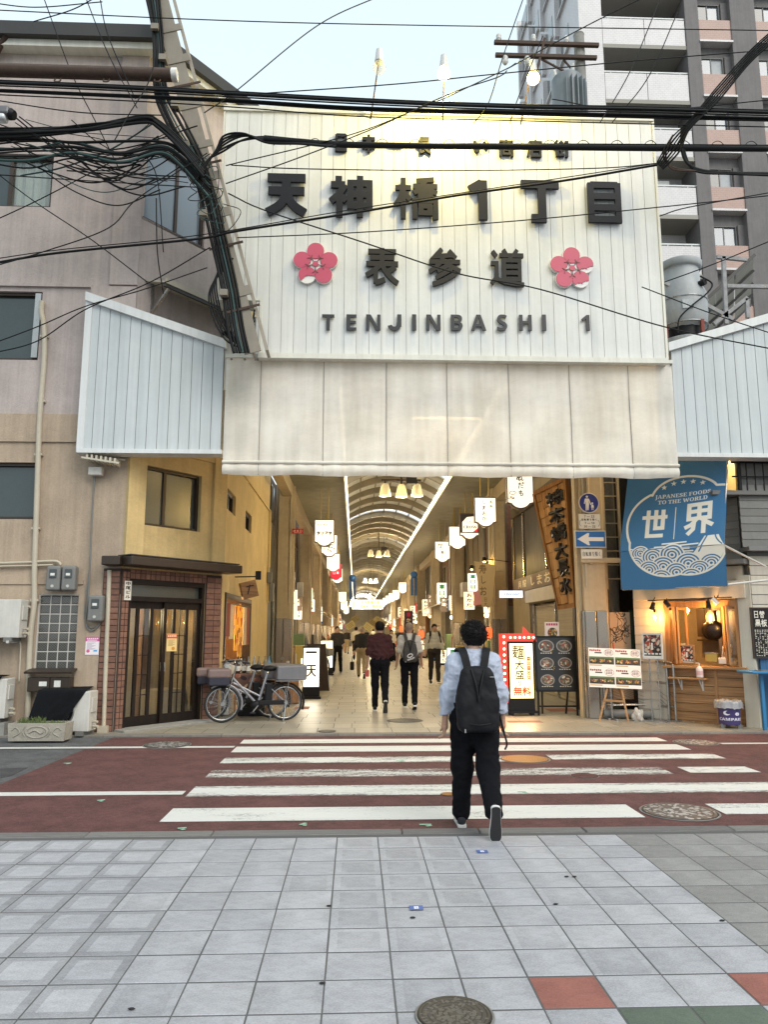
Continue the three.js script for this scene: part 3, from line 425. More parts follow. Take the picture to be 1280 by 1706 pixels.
[[1133, 1354, 0.345, 1, 'large patterned grey manhole cover beside the wide crosswalk bar'], [875, 1266, 0.32, 2, 'orange brown grid manhole cover cutting into the crosswalk bars'], [748, 1325, 0.085, 2, 'small round valve cover between two crosswalk bars'], [1160, 1238, 0.32, 1, 'round manhole cover in the road before the food counter'], [278, 1242, 0.34, 1, 'worn round manhole cover in the road before the brick doorway'], [675, 1204, 0.33, 0, 'round manhole cover set in the arcade slabs'], [545, 1222, 0.15, 0, 'small round cover at the arcade edge stones'], [758, 1707, 0.165, 0, 'dark round cover set into the pale pavement'], [975, 1294, 0.16, 3, 'small brown round cover between worn crosswalk bars']].forEach(([px, py, r, k, l], i) => {
const p = gnd(px, py), y = i === 5 || i === 6 || i === 7 ? 0.032 : 0.005;
const t = thing('manhole_cover', l, 'manhole cover', [p.x, y, p.z]);
const m = k === 3 ? M.asphaltRed : mat('cast_iron', k === 2 ? [0.75, 0.62, 0.45] : k ? [1, 1, 1.02] : [0.5, 0.48, 0.46], { map: coverT[k], bumpMap: coverT[k], bumpScale: 0.006, roughness: 0.55, metalness: k === 2 ? 0.3 : 0.05 });
const g = new THREE.CylinderGeometry(r * 0.93, r * 0.93, 0.012, 40).translate(0, 0.004, 0); const top = g.attributes;
for (let q = 0; q < top.position.count; q++) top.uv.setXY(q, 0.5 + top.position.getX(q) / r / 2, 0.5 + top.position.getZ(q) / r / 2);
part(t, 'cover', g, m, { uv: true });
part(t, 'ring', new THREE.TorusGeometry(r * 0.965, r * 0.035, 6, 44).rotateX(Math.PI / 2).scale(1, 0.35, 1).translate(0, 0.004, 0), M.greyPlastic);
});
// marking tape and stickers
const tape = mat('green_tape', [0.3, 0.52, 0.38], { roughness: 0.8, map: T.cloth });
[[303, 1382, 0.07, 0.3], [505, 1375, 0.07, 0.9], [709, 1376, 0.1, 0], [168, 1335, 0.07, 0.5], [112, 1273, 0.09, 0.1], [667, 1269, 0.1, 0.1], [870, 1321, 0.08, 0]].forEach(([px, py, w, a], i) => { const p = gnd(px, py); solo('marking_tape', 'short strip of pale green marking tape stuck to the road', 'tape', [bx(w, 0.002, 0.03, p.x, 0.0125, p.z, a), bx(w * 0.5, 0.002, 0.03, p.x + w * 0.25, 0.0128, p.z + 0.045, a + 0.5)], tape, { group: 'tape strips stuck to the road' }); });
const stickT = canvasTex(64, 48, (x) => { x.fillStyle = '#4a63a0'; x.fillRect(0, 0, 64, 48); x.fillStyle = '#e8ebf2'; x.fillRect(22, 10, 20, 26); x.fillStyle = '#4a63a0'; x.fillRect(27, 16, 8, 5); x.fillRect(30, 25, 8, 5); });
[[804, 1427, 'small blue sticker on a tile near the kerb'], [694, 1523, 'small blue sticker on a tile in mid pavement']].forEach(([px, py, l]) => { const p = gnd(px, py); solo('floor_sticker', l, 'sticker', sheet(p.x - 0.04, p.x + 0.04, p.z - 0.035, p.z + 0.035, 0.0355), mat('sticker', [1, 1, 1], { map: stickT, roughness: 0.6 }), { uv: true }); });
reseed(21);
[[537, 1652], [218, 1696], [548, 1520], [945, 1470], [958, 1470], [927, 1517], [1205, 1545], [688, 1540], [1140, 1318], [1150, 1319]].forEach(([px, py], i) => { const p = gnd(px, py); solo('litter_scrap', 'tiny dark scrap of litter lying on the paving', 'litter', i < 8 ? ball(0.012, p.x, 0.036, p.z, 1.4, 0.35, 0.8, 6, 4) : bx(0.16, 0.004, 0.025, p.x, 0.013, p.z, 0.2), i < 8 ? M.rubber : M.paper, { group: 'litter scraps on the ground' }); });
// ---------- helpers for walls with openings ----------
function wallGeo(w, h, holes, t) { // local: x 0..w, y 0..h, outer face at z = 0; holes [x0, x1, y0, y1]
const s = poly([[0, 0], [w, 0], [w, h], [0, h]]);
for (const [a, b, c, d] of holes) s.holes.push(new THREE.Path([[a, c], [a, d], [b, d], [b, c]].map((p) => new THREE.Vector2(...p))));
return new THREE.ExtrudeGeometry(s, { depth: t, bevelEnabled: false }).translate(0, 0, -t);
}
const placed = (g, ox, oy, oz, ry = 0) => { if (ry) g.rotateY(ry); return g.translate(ox, oy, oz); };
function frameGeo(x0, x1, y0, y1, w, d, z = 0) { return [span(x0, x1, y0, y0 + w, z - d, z), span(x0, x1, y1 - w, y1, z - d, z), span(x0, x0 + w, y0 + w, y1 - w, z - d, z), span(x1 - w, x1, y0 + w, y1 - w, z - d, z)]; }
const curtainM = mat('curtain', [0.5, 0.5, 0.47], { roughness: 0.95, map: T.cloth });
const frosted = mat('frosted_pane', [0.075, 0.085, 0.07], { roughness: 0.28, clearcoat: 0.4, map: T.cloth, clearcoatRoughness: 0.2 });
// sliding window as a part of its house: frame > two panes, optional curtain behind
function slideWindow(parent, x0, x1, y0, y1, z, ry, ox, oz, o = {}) {
const P = (gs) => [].concat(gs).map((g) => placed(g, ox, 0, oz, ry)), mid = o.mid ?? (x0 + x1) / 2;
const f = part(parent, 'window', P([...frameGeo(x0, x1, y0, y1, o.fw ?? 0.05, 0.09, z), span(mid - 0.03, mid + 0.03, y0 + 0.05, y1 - 0.05, z - 0.07, z - 0.01)]), o.frame ?? M.brownMetal);
part(f, 'pane', P(span(x0 + 0.04, mid, y0 + 0.04, y1 - 0.04, z - 0.05, z - 0.04)), o.pane ?? M.glassDark);
part(f, 'pane', P(span(mid, x1 - 0.04, y0 + 0.04, y1 - 0.04, z - 0.075, z - 0.065)), o.pane2 ?? o.pane ?? M.glassDark);
part(f, 'sill', P(span(x0 - 0.04, x1 + 0.04, y0 - 0.05, y0 - 0.002, z - 0.04, z + 0.05)), o.frame ?? M.brownMetal);
return f;
}
const paneTeal = mat('teal_pane', [0.035, 0.055, 0.058], { roughness: 0.15, clearcoat: 0.5, clearcoatRoughness: 0.1, map: T.cloth });
const paneBlue = mat('blue_pane', [0.16, 0.2, 0.24], { roughness: 0.12, clearcoat: 0.8, clearcoatRoughness: 0.06 });

// ---------- left corner building ----------
const ZF = -12.47, C1 = [-3.84, -12.47], C2 = [-2.5, -14.12], CH = Math.atan2(1.65, 1.34), chU = [Math.cos(CH), -Math.sin(CH)], CHL = Math.hypot(1.34, 1.65);
const onCh = (px, py) => { const r = rayOf(px, py), n = [Math.sin(CH), Math.cos(CH)], t = (C1[0] * n[0] + C1[1] * n[1]) / (r[0] * n[0] + r[2] * n[1]); return [(r[0] * t - C1[0]) * chU[0] + (r[2] * t - C1[1]) * chU[1], 1.6 + r[1] * t]; };
const chP = (g) => placed(g, C1[0], 0, C1[1], CH);
const chRect = (l, t, r, b) => { const a = onCh(l, (t + b) / 2)[0], c = onCh(r, (t + b) / 2)[0], m = (l + r) / 2; return [a, c, onCh(m, b)[1], onCh(m, t)[1]]; };
const LB = thing('corner_building', 'pink and tan rendered corner building with a brick framed door', 'building');
{
const wl = [-6.75, -5.3, 3.43, 4.39], wm = [-7.1, -5.46, 6.18, 7.42], wt = [-7.2, -5.44, 9.01, 10.03], gb = [-5.15, -4.46, 0.97, 2.2];
const X0 = -16, hole = (r, y0) => [r[0] - X0, r[1] - X0, r[2] - y0, r[3] - y0];
part(LB, 'wall', wallGeo(C1[0] - X0, 4.74, [hole(wl, 0), hole(gb, 0)], 0.25).translate(X0, 0, ZF), M.tan);
part(LB, 'wall', wallGeo(C1[0] - X0, 12.07 - 5.22, [hole(wm, 5.22), hole(wt, 5.22)], 0.25).translate(X0, 5.22, ZF), M.mauve);
part(LB, 'band', span(X0, C1[0] + 0.03, 4.74, 5.22, ZF - 0.25, ZF + 0.035), M.tan);
// shallow raised field round the middle window and at the corner
part(LB, 'wall_relief', span(-4.62, C1[0] + 0.004, 5.225, 7.52, ZF, ZF + 0.05), M.mauve); part(LB, 'wall_relief', span(-9, -4.62, 7.5, 7.56, ZF, ZF + 0.05), M.mauve);
for (const g of [span(-4.5, C1[0] + 0.004, 0, 2.2, ZF, ZF + 0.03), span(-9, -4.45, 2.36, 2.42, ZF, ZF + 0.025), span(-5.26, -5.2, 0.5, 2.36, ZF, ZF + 0.025)]) part(LB, 'wall_relief', g, M.tan);
part(LB, 'wall_relief', span(-4.32, C1[0] + 0.006, 7.56, 12.02, ZF, ZF + 0.04), M.mauve);
// chamfered corner
const win = chRect(217, 781, 335, 879), up = chRect(238, 262, 343, 388), door = chRect(208, 968, 337, 1206);
door[2] = 0.0;
const mid = 5.25, dark = chRect(235, 505, 372, 560);
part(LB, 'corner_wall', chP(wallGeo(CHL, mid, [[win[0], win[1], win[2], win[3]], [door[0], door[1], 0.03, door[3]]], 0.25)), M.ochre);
part(LB, 'corner_wall', chP(wallGeo(CHL + 0.5, 12.07 - mid, [[up[0], up[1], up[2] - mid, up[3] - mid], [0.35, 2.0, 6.3 - mid, 7.0 - mid]], 0.25).translate(0, mid, 0)), M.mauve);
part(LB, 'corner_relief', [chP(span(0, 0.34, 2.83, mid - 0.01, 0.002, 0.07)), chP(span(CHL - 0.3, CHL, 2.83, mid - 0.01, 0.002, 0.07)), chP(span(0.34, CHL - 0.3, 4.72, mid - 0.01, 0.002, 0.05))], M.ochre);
slideWindow(LB, win[0], win[1], win[2], win[3], -0.08, CH, C1[0], C1[1], { pane: frosted });
slideWindow(LB, up[0], up[1], up[2], up[3], -0.05, CH, C1[0], C1[1], { pane: paneBlue, mid: up[0] + 0.55 * (up[1] - up[0]) });
slideWindow(LB, wl[0], wl[1], wl[2], wl[3], -0.06, 0, 0, ZF, { pane: paneTeal, mid: -6.3 });
slideWindow(LB, wm[0], wm[1], wm[2], wm[3], -0.06, 0, 0, ZF, { pane: paneTeal, mid: -6.6 });
slideWindow(LB, wt[0], wt[1], wt[2], wt[3], -0.06, 0, 0, ZF, { pane: paneTeal, pane2: M.glass, mid: -6.2 });
part(LB, 'window_jamb', span(-5.57, -5.47, 6.22, 7.38, ZF - 0.05, ZF + 0.02), M.steel);
{ const cg = new THREE.PlaneGeometry(0.95, 1.0, 60, 6), p = cg.attributes.position; for (let i = 0; i < p.count; i++) p.setZ(i, 0.025 * Math.sin(p.getX(i) * 38 + p.getY(i) * 0.9) + 0.01 * Math.sin(p.getX(i) * 91)); cg.computeVertexNormals(); part(LB, 'curtain', cg.translate(-5.85, 9.5, ZF - 0.2), curtainM); }
// dark interiors behind the openings and the side walls, roof, back
part(LB, 'interior', [span(-15.8, -4, 0.2, 11.9, ZF - 0.7, ZF - 0.6), chP(span(0.4, CHL + 0.4, 2.9, 11.9, -0.8, -0.7)), span(-15.8, C1[0], 11.9, 12.02, ZF - 8, ZF - 0.3)], mat('room_wall', [0.4, 0.38, 0.34], { roughness: 1, map: T.plaster }));
// awning above the dark louvre opening
const aw = [onCh(205, 433), onCh(375, 490)];
part(LB, 'awning', [chP(bx(1.95, 0.03, 0.62, 1.12, 7.62, 0.3, 0, 0.32)), chP(bx(1.95, 0.09, 0.03, 1.12, 7.54, 0.6))], mat('awning_sheet', [0.5, 0.45, 0.36], { map: T.metal, roughness: 0.6 }));
part(LB, 'awning_edge', chP(bx(1.98, 0.07, 0.04, 1.12, 7.47, 0.58)), M.darkTrim);
for (const s of [0.3, 1.95]) part(LB, 'awning_bracket', [chP(bar([s, 7.15, 0.02], [s, 7.5, 0.5], 0.04, 0.04)), chP(bar([s, 7.1, 0.02], [s, 7.7, 0.02], 0.04, 0.04))], M.steel);
for (let k = 0; k < 7; k++) part(LB, 'louvre', chP(bx(1.6, 0.07, 0.02, 1.17, 6.36 + k * 0.09, -0.06, 0, 0.6)), M.steel);
// eaves and gutter
part(LB, 'eaves', [span(-16, C1[0] + 0.1, 12.02, 12.19, ZF - 0.4, ZF + 0.22), chP(span(-0.05, CHL + 1.0, 12.021, 12.189, -0.4, 0.2))], M.panelWarm);
part(LB, 'gutter', [span(-16, C1[0] + 0.25, 12.15, 12.41, ZF + 0.14, ZF + 0.34), chP(span(-0.1, CHL + 1.1, 12.16, 12.4, 0.12, 0.31)), span(-16, C1[0], 12.195, 12.37, ZF - 3, ZF + 0.14), chP(span(0, CHL + 1, 12.196, 12.36, -2, 0.12))], M.darkTrim);
part(LB, 'downpipe', [cyl([-6.35, 12.17, ZF + 0.25], [-6.6, 11.87, ZF + 0.08], 0.05)], M.rust);
// side wall along the arcade
const zA = C2[1], zB = -21.6, L = zA - zB, hw = (a, b, c, d) => { const p = atx(a, c, -2.5), q = atx(b, d, -2.5); return [zA - p.z, zA - q.z, Math.min(atx(b, d, -2.5).y, 9), atx(a, c, -2.5).y]; };
const s1 = [0.32, 1.35, 3.95, 4.36], s2 = [2.75, 3.75, 3.9, 4.32], shop = [0.45, 3.9, 0.02, 2.34];
const sp = (g) => placed(g, -2.5, 0, zA, Math.PI / 2);
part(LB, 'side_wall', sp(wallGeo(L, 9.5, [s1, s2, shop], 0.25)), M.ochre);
for (const w of [s1, s2]) slideWindow(LB, w[0], w[1], w[2], w[3], -0.06, Math.PI / 2, -2.5, zA, { pane: frosted, fw: 0.06 });
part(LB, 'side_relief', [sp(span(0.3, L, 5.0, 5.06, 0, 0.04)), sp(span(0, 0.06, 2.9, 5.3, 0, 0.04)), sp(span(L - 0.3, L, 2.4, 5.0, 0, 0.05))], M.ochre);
// brick framed entrance
const brickM = [[0.25, 0.125, 0.085], [0.22, 0.11, 0.078], [0.27, 0.14, 0.098], [0.2, 0.098, 0.07]].map((c) => mat('brick', c, { map: T.brickGrain, roughness: 0.75, bumpMap: T.fineBump, bumpScale: 0.002 }));
const top = 2.62, bL = [0.0, door[0] - 0.01], bR = [door[1] + 0.01, CHL - 0.02];
part(LB, 'brick_mortar', [chP(span(-0.01, bL[1], 0.02, top, 0, 0.03)), chP(span(bR[0], bR[1], 0.02, top, 0, 0.03)), chP(span(bL[1], bR[0], door[3], top, 0, 0.03)), span(C1[0] - 0.28, C1[0], 0.02, top, ZF, ZF + 0.035)], mat('mortar', [0.06, 0.042, 0.035], { roughness: 1 }));
reseed(55);
const brick = (s, y, w, h) => part(LB, 'brick', chP(bx(w - 0.012, h - 0.012, 0.035, s + w / 2, y + h / 2, 0.03)), brickM[Math.floor(rnd() * 4)]);
const bh = 0.098, cols = (r, n) => { const w = (r[1] - r[0]) / n; for (let y = 0.03, k = 0; y < top - 0.05; y += bh, k++) for (let i = 0; i < n; i++) brick(r[0] + i * w, y, w, Math.min(bh, top - y)); };
cols(bL, 2); cols(bR, 2);
for (let s = bL[1]; s < bR[0] - 0.02; s += 0.1) { brick(s, door[3] + 0.0, Math.min(0.1, bR[0] - s), (top - door[3]) * 0.6); brick(s, door[3] + (top - door[3]) * 0.6, Math.min(0.1, bR[0] - s), (top - door[3]) * 0.4); }
for (let y = 0.03; y < top - 0.05; y += bh) part(LB, 'brick', bx(0.25, bh - 0.012, 0.035, C1[0] - 0.14, y + bh / 2, ZF + 0.035), brickM[Math.floor(rnd() * 4)]);
// canopy strip over the door
part(LB, 'door_canopy', [chP(rbx(CHL + 0.25, 0.15, 0.42, 0.02, CHL / 2 + 0.02, 2.73, 0.2)), rbx(0.3, 0.15, 0.3, 0.02, C1[0] - 0.1, 2.731, ZF + 0.14)], M.brownMetal);
part(LB, 'canopy_flashing', chP(bx(CHL + 0.2, 0.02, 0.36, CHL / 2, 2.825, 0.2)), M.darkTrim);
// sliding doors with tall panes
const D0 = door[0], D1 = door[1], DT = door[3], W = D1 - D0, dm = D0 + W * 0.5, wood = mat('door_wood', [0.014, 0.009, 0.007], { map: T.woodUp, roughness: 0.45, specularIntensity: 0.6 });
part(LB, 'door_frame', [chP(span(D0, D0 + 0.06, 0.03, DT, -0.22, 0.005)), chP(span(D1 - 0.06, D1, 0.03, DT, -0.22, 0.005)), chP(span(D0 + 0.06, D1 - 0.06, DT - 0.08, DT, -0.22, 0.005)), chP(span(D0 + 0.06, D1 - 0.06, DT - 0.36, DT - 0.28, -0.22, 0.003)), chP(span(D0, D1, 0.03, 0.06, -0.22, 0.004))], wood);
part(LB, 'transom', chP(span(D0 + 0.06, D1 - 0.06, DT - 0.28, DT - 0.08, -0.12, -0.1)), frosted);
const warmInside = mat('room_plaster', [0.34, 0.28, 0.2], { roughness: 0.95, map: T.plaster });
[[D0 + 0.06, dm + 0.03, -0.1], [dm - 0.03, D1 - 0.06, -0.05]].forEach(([a, b, z], q) => {
const w = b - a, t = DT - 0.36, d = part(LB, 'door', [chP(span(a, b, 0.06, 0.22, z - 0.035, z)), chP(span(a, b, t - 0.12, t, z - 0.035, z)), ...[0, 0.27, 0.66, 1].map((k) => chP(span(a + k * (w - 0.06), a + k * (w - 0.06) + 0.06, 0.22, t - 0.12, z - 0.035, z)))], wood);
for (const [k0, k1] of [[0.0, 0.27], [0.27, 0.66], [0.66, 1]]) part(d, 'pane', chP(span(a + k0 * (w - 0.06) + 0.06, a + k1 * (w - 0.06), 0.22, t - 0.12, z - 0.022, z - 0.015)), M.glass);
part(d, 'muntin', [0.55, 0.88, 1.2, 1.52].map((y) => chP(span(a + 0.27 * w + 0.05, a + 0.64 * w, y, y + 0.012, z - 0.03, z - 0.005))).concat([chP(span(a + 0.455 * w, a + 0.455 * w + 0.01, 0.22, t - 0.12, z - 0.029, z - 0.006))]), wood);
part(d, 'handle', chP(rbx(0.02, 0.16, 0.02, 0.006, q ? a + 0.05 : b - 0.05, 1.0, z + 0.01)), M.steel);
});
part(LB, 'entrance_room', [chP(span(D0 - 0.3, D1 + 0.5, 0.02, DT, -1.7, -1.6)), chP(span(D0 - 0.35, D0 - 0.25, 0.02, DT, -1.6, -0.26)), chP(span(D1 + 0.25, D1 + 0.35, 0.02, DT, -1.6, -0.26)), chP(span(D0 - 0.3, D1 + 0.3, DT, DT + 0.08, -1.6, -0.26)), chP(span(D0 - 0.2, D0 + 0.5, 0.02, 0.8, -1.5, -1.0)), chP(span(D1 - 0.4, D1 + 0.2, 0.02, 0.55, -1.2, -0.7))], warmInside);
part(LB, 'threshold', chP(rbx(CHL, 0.06, 0.35, 0.012, CHL / 2, 0.035, 0.12)), M.concrete);
{ const lp = chP(ball(0.07, D0 + 0.32, 1.88, -0.9)); lp.computeBoundingBox(); const c = lp.boundingBox.getCenter(V()); part(LB, 'entrance_lamp', lp, mat('lamp_glow', [1, 0.8, 0.45], { emissive: C(1, 0.62, 0.22), emissiveIntensity: 5 })); const l = new THREE.PointLight(C(1, 0.75, 0.42), 3.4); l.position.copy(c); l.castShadow = true; l.shadow.radius = 3; scene.add(l); }
// name plate
const np = canvasTex(48, 200, (x) => { x.fillStyle = '#d8d2c4'; x.fillRect(0, 0, 48, 200); x.strokeStyle = x.fillStyle = '#26221e'; kanCol(x, '中尾ビル', 6, 8, 36, 10, 0.15); });
const plate = chRect(203.5, 968, 214.5, 1000);
{ const g = span(plate[0], plate[1], plate[2], plate[3], 0.05, 0.066); part(LB, 'name_plate', chP(boxUV(g, plate)), mat('name_plate', [1, 1, 1], { map: np, roughness: 0.5 }), { uv: true }); }
part(LB, 'plinth', [span(-16, C1[0] - 0.3, 0, 0.12, ZF, ZF + 0.05)], M.concrete);
}
function boxUV(g, r) { const p = g.attributes.position, u = g.attributes.uv; for (let i = 0; i < p.count; i++) u.setXY(i, (p.getX(i) - r[0]) / (r[1] - r[0]), (p.getY(i) - r[2]) / (r[3] - r[2])); return g; }
// glass block window: frame, eight rows of four blocks
{ const t = thing('glass_block_window', 'glass block window of eight rows beneath the meters', 'window', [0, 0, 0]);
const gx0 = -5.13, gx1 = -4.48, gy0 = 0.98, gy1 = 2.18, cw = (gx1 - gx0) / 4, chh = (gy1 - gy0) / 8;
part(t, 'frame', [...frameGeo(-5.15, -4.46, 0.96, 2.2, 0.02, 0.14, ZF - 0.01), ...[1, 2, 3].map((i) => span(gx0 + i * cw - 0.008, gx0 + i * cw + 0.008, gy0, gy1, ZF - 0.1, ZF - 0.035)), ...[1, 2, 3, 4, 5, 6, 7].map((j) => span(gx0, gx1, gy0 + j * chh - 0.008, gy0 + j * chh + 0.008, ZF - 0.1, ZF - 0.036))], mat('mortar_light', [0.5, 0.48, 0.44], { roughness: 0.9 }));
const gbT = dataTex(64, (i, x, y) => { const a = Math.abs(((x + y) % 21) - 10) / 10, b = Math.abs(((x - y + 84) % 21) - 10) / 10, v = Math.max(a, b) > 0.86 ? 0.9 : 0.25 + 0.2 * a * b; return [v, v, v]; });
const gm = mat('glass_block', [0.16, 0.16, 0.14], { map: gbT, bumpMap: gbT, bumpScale: 0.01, roughness: 0.16, clearcoat: 1, clearcoatRoughness: 0.05 });
const geo = new RoundedBoxGeometry(cw - 0.02, chh - 0.02, 0.08, 1, 0.012);
for (let j = 0; j < 8; j++) for (let i = 0; i < 4; i++) { const m = part(t, 'glass_block', geo, gm, { raw: true }); m.position.set(gx0 + (i + 0.5) * cw, gy0 + (j + 0.5) * chh, ZF - 0.07); }
}
// pipes, meters, outdoor units, planter along the facade
const pz = ZF + 0.06, on = (px, py) => atz(px, py, pz);
solo('drain_pipe', 'cream plastic drain pipe running down the tan facade', 'pipe', [tube([on(70, 502), on(68, 520), on(73, 545), on(73, 600), on(66, 690), on(63, 770), on(60, 860), on(57, 950), on(57, 1000), on(50, 1060), on(47, 1150), on(45, 1205)].map((v) => v), 0.045, 60, 10), ...[560, 668, 757, 880, 1000].map((y, i) => { const p = on([73, 68, 63.5, 59, 57][i], y); return bx(0.13, 0.035, 0.07, p.x, p.y, p.z - 0.02); })], M.pvc);
solo('conduit_pipe', 'thin horizontal conduit pipe ending at the twin meters', 'pipe', [tube([on(-20, 939), on(40, 937), on(92, 935), on(101, 942)], 0.022, 24, 8), tube([on(-20, 944), on(60, 942), on(88, 941)], 0.015, 16, 8)], M.pvc);
solo('meter_cable', 'grey wall cable dropping from the panel wing to the single meter', 'cable', [tube([on(158, 785), on(153, 860), on(150, 930), on(146, 1000), on(142, 1035), on(148, 1050), on(160, 1047), on(167, 1036)], 0.014, 40, 6), tube([on(156, 785), on(150, 930), on(143, 990), on(141, 1030), on(150, 1046), on(164, 1042)], 0.01, 40, 6)], M.greyPlastic);
solo('downspout', 'slim cream downspout beside the brick doorway', 'pipe', [cyl(on(182, 950), on(172, 1212), 0.035, 0.035, 10), bx(0.16, 0.12, 0.12, on(172, 1214).x, 0.07, pz)], M.pvc);
function meter(px, py, w, h, label, group) {
const p = on(px, py), t = thing('electric_meter', label, 'meter', [p.x, p.y, ZF + 0.03], 0, group);
part(t, 'case', rbx(w, h, 0.16, 0.035, 0, 0, 0.08, 0, 3), M.greyPlastic);
const f = part(t, 'dial_window', rbx(w * 0.5, h * 0.36, 0.02, 0.008, 0, h * 0.18, 0.163), M.glassDark); part(f, 'display', bx(w * 0.3, h * 0.1, 0.006, 0, h * 0.15, 0.176), M.paper);
part(t, 'cover_screw', cyl([0, -h * 0.32, 0.158], [0, -h * 0.32, 0.168], 0.025, 0.025, 10), M.acWhite);
return t;
}
meter(92.5, 964, 0.225, 0.4, 'grey electric meter of the pair above the glass blocks', 'twin electric meters'); meter(118, 964, 0.225, 0.4, 'grey electric meter of the pair above the glass blocks', 'twin electric meters');
meter(162, 1014, 0.24, 0.42, 'single grey electric meter above the pink notice', null);
function outdoorUnit(pos, w, label, turn = 0) {
const t = thing('air_conditioner_unit', label, 'air conditioner', pos, turn);
part(t, 'casing', rbx(w, 0.6, 0.3, 0.015, 0, 0.36, 0), M.acWhite);
const g = part(t, 'fan_grille', [new THREE.TorusGeometry(0.22, 0.012, 6, 28).translate(-w * 0.12, 0.36, 0.155), ...[0.06, 0.11, 0.16].map((r) => new THREE.TorusGeometry(r, 0.006, 5, 24).translate(-w * 0.12, 0.36, 0.156)), ...[0, 1, 2, 3].map((k) => bx(0.43, 0.008, 0.008, -w * 0.12, 0.36, 0.157, 0, 0, k * 0.785))], M.steel);
part(g, 'fan_shade_disc', cyl([-w * 0.12, 0.36, 0.148], [-w * 0.12, 0.36, 0.152], 0.21, 0.21, 24), M.black);  // flat black disc painted as the shade behind the grille
part(t, 'side_cover', rbx(0.02, 0.22, 0.18, 0.006, w / 2 + 0.01, 0.45, 0), M.acWhite);
part(t, 'service_valve', [cyl([w / 2 + 0.02, 0.2, 0.02], [w / 2 + 0.1, 0.2, 0.06], 0.018), cyl([w / 2 + 0.02, 0.13, 0.02], [w / 2 + 0.11, 0.13, 0.06], 0.022)], M.pvc);
for (const s of [-1, 1]) part(t, 'foot', bx(0.12, 0.06, 0.34, s * w * 0.32, 0.03, 0), M.greyPlastic);
return t;
}
{ const a = outdoorUnit([-4.42, 0.03, -12.15], 0.74, 'white outdoor air conditioner unit half under a black cloth behind the planter', -0.08);
const b = outdoorUnit([-5.75, 0.22, -12.2], 0.76, 'white outdoor air conditioner unit under black cloth, partly out of view', 0);
part(b, 'foot', bx(0.8, 0.2, 0.34, 0, -0.1, 0), M.concrete);
const w = outdoorUnit([-5.72, 1.5 - 0.06, -12.25], 0.9, 'white air conditioner unit bracketed high on the tan wall', 0);
part(w, 'bracket', [bx(0.04, 0.04, 0.4, -0.3, 0.0, -0.02), bx(0.04, 0.04, 0.4, 0.3, 0.0, -0.02)], M.acWhite);
solo('hose', 'pale hose looping beside the wall mounted air conditioner', 'hose', tube([on(47, 1010), on(54, 1016), on(54, 1036), on(47, 1046)], 0.02, 30, 6), M.pvc);
solo('drain_hose', 'thin cream drain hose hanging from the wall mounted air conditioner', 'hose', tube([on(22, 1065), on(33, 1070), on(33, 1100), on(31, 1135)], 0.014, 30, 6), M.pvc);
}
function drape(pts, label, seed) { // rumpled black cloth over a unit: pts are corner points, grid bent down
const n = 26, pos = [], idx = [], f = noiseField(512, [[5, 6, 1], [14, 9, 0.6], [30, 40, 0.2]], seed);
for (let j = 0; j <= n; j++) for (let i = 0; i <= n; i++) {
const u = i / n, v = j / n, a = pts[0].clone().lerp(pts[1], u), b = pts[3].clone().lerp(pts[2], u), m = pts[4] ? pts[4].clone().lerp(pts[5], u) : a.clone().lerp(b, 0.5);
const p = v < 0.4 ? a.lerp(m, v / 0.4) : m.lerp(b, (v - 0.4) / 0.6), k = f[j * 16 * 512 + i * 16] - 0.5;
pos.push(p.x + 0.02 * k, p.y + 0.035 * k * (v > 0.1 ? 1 : 0) - 0.02 * Math.sin(u * 9) * v * v, p.z + 0.07 * k * v);
}
for (let j = 0; j < n; j++) for (let i = 0; i < n; i++) { const q = j * (n + 1) + i; idx.push(q, q + n + 1, q + 1, q + 1, q + n + 1, q + n + 2); }
const g = new THREE.BufferGeometry(); g.setAttribute('position', new THREE.Float32BufferAttribute(pos, 3)); g.setIndex(idx); g.computeVertexNormals();
solo('black_cloth', label, 'cloth', g, M.cloth);
}
drape([V(-4.88, 0.72, -12.42), V(-4.16, 0.74, -12.42), V(-4.42, 0.24, -11.93), V(-4.95, 0.22, -11.86), V(-4.86, 0.71, -11.98), V(-4.12, 0.71, -11.975)], 'rumpled black cloth over the air conditioner unit behind the planter', 71);
drape([V(-6.2, 0.93, -12.4), V(-5.46, 0.92, -12.4), V(-5.75, 0.42, -12.02), V(-6.3, 0.36, -11.98), V(-6.2, 0.93, -12.03), V(-5.44, 0.91, -12.03)], 'black cloth over the air conditioner unit beside the drain pipe', 72);
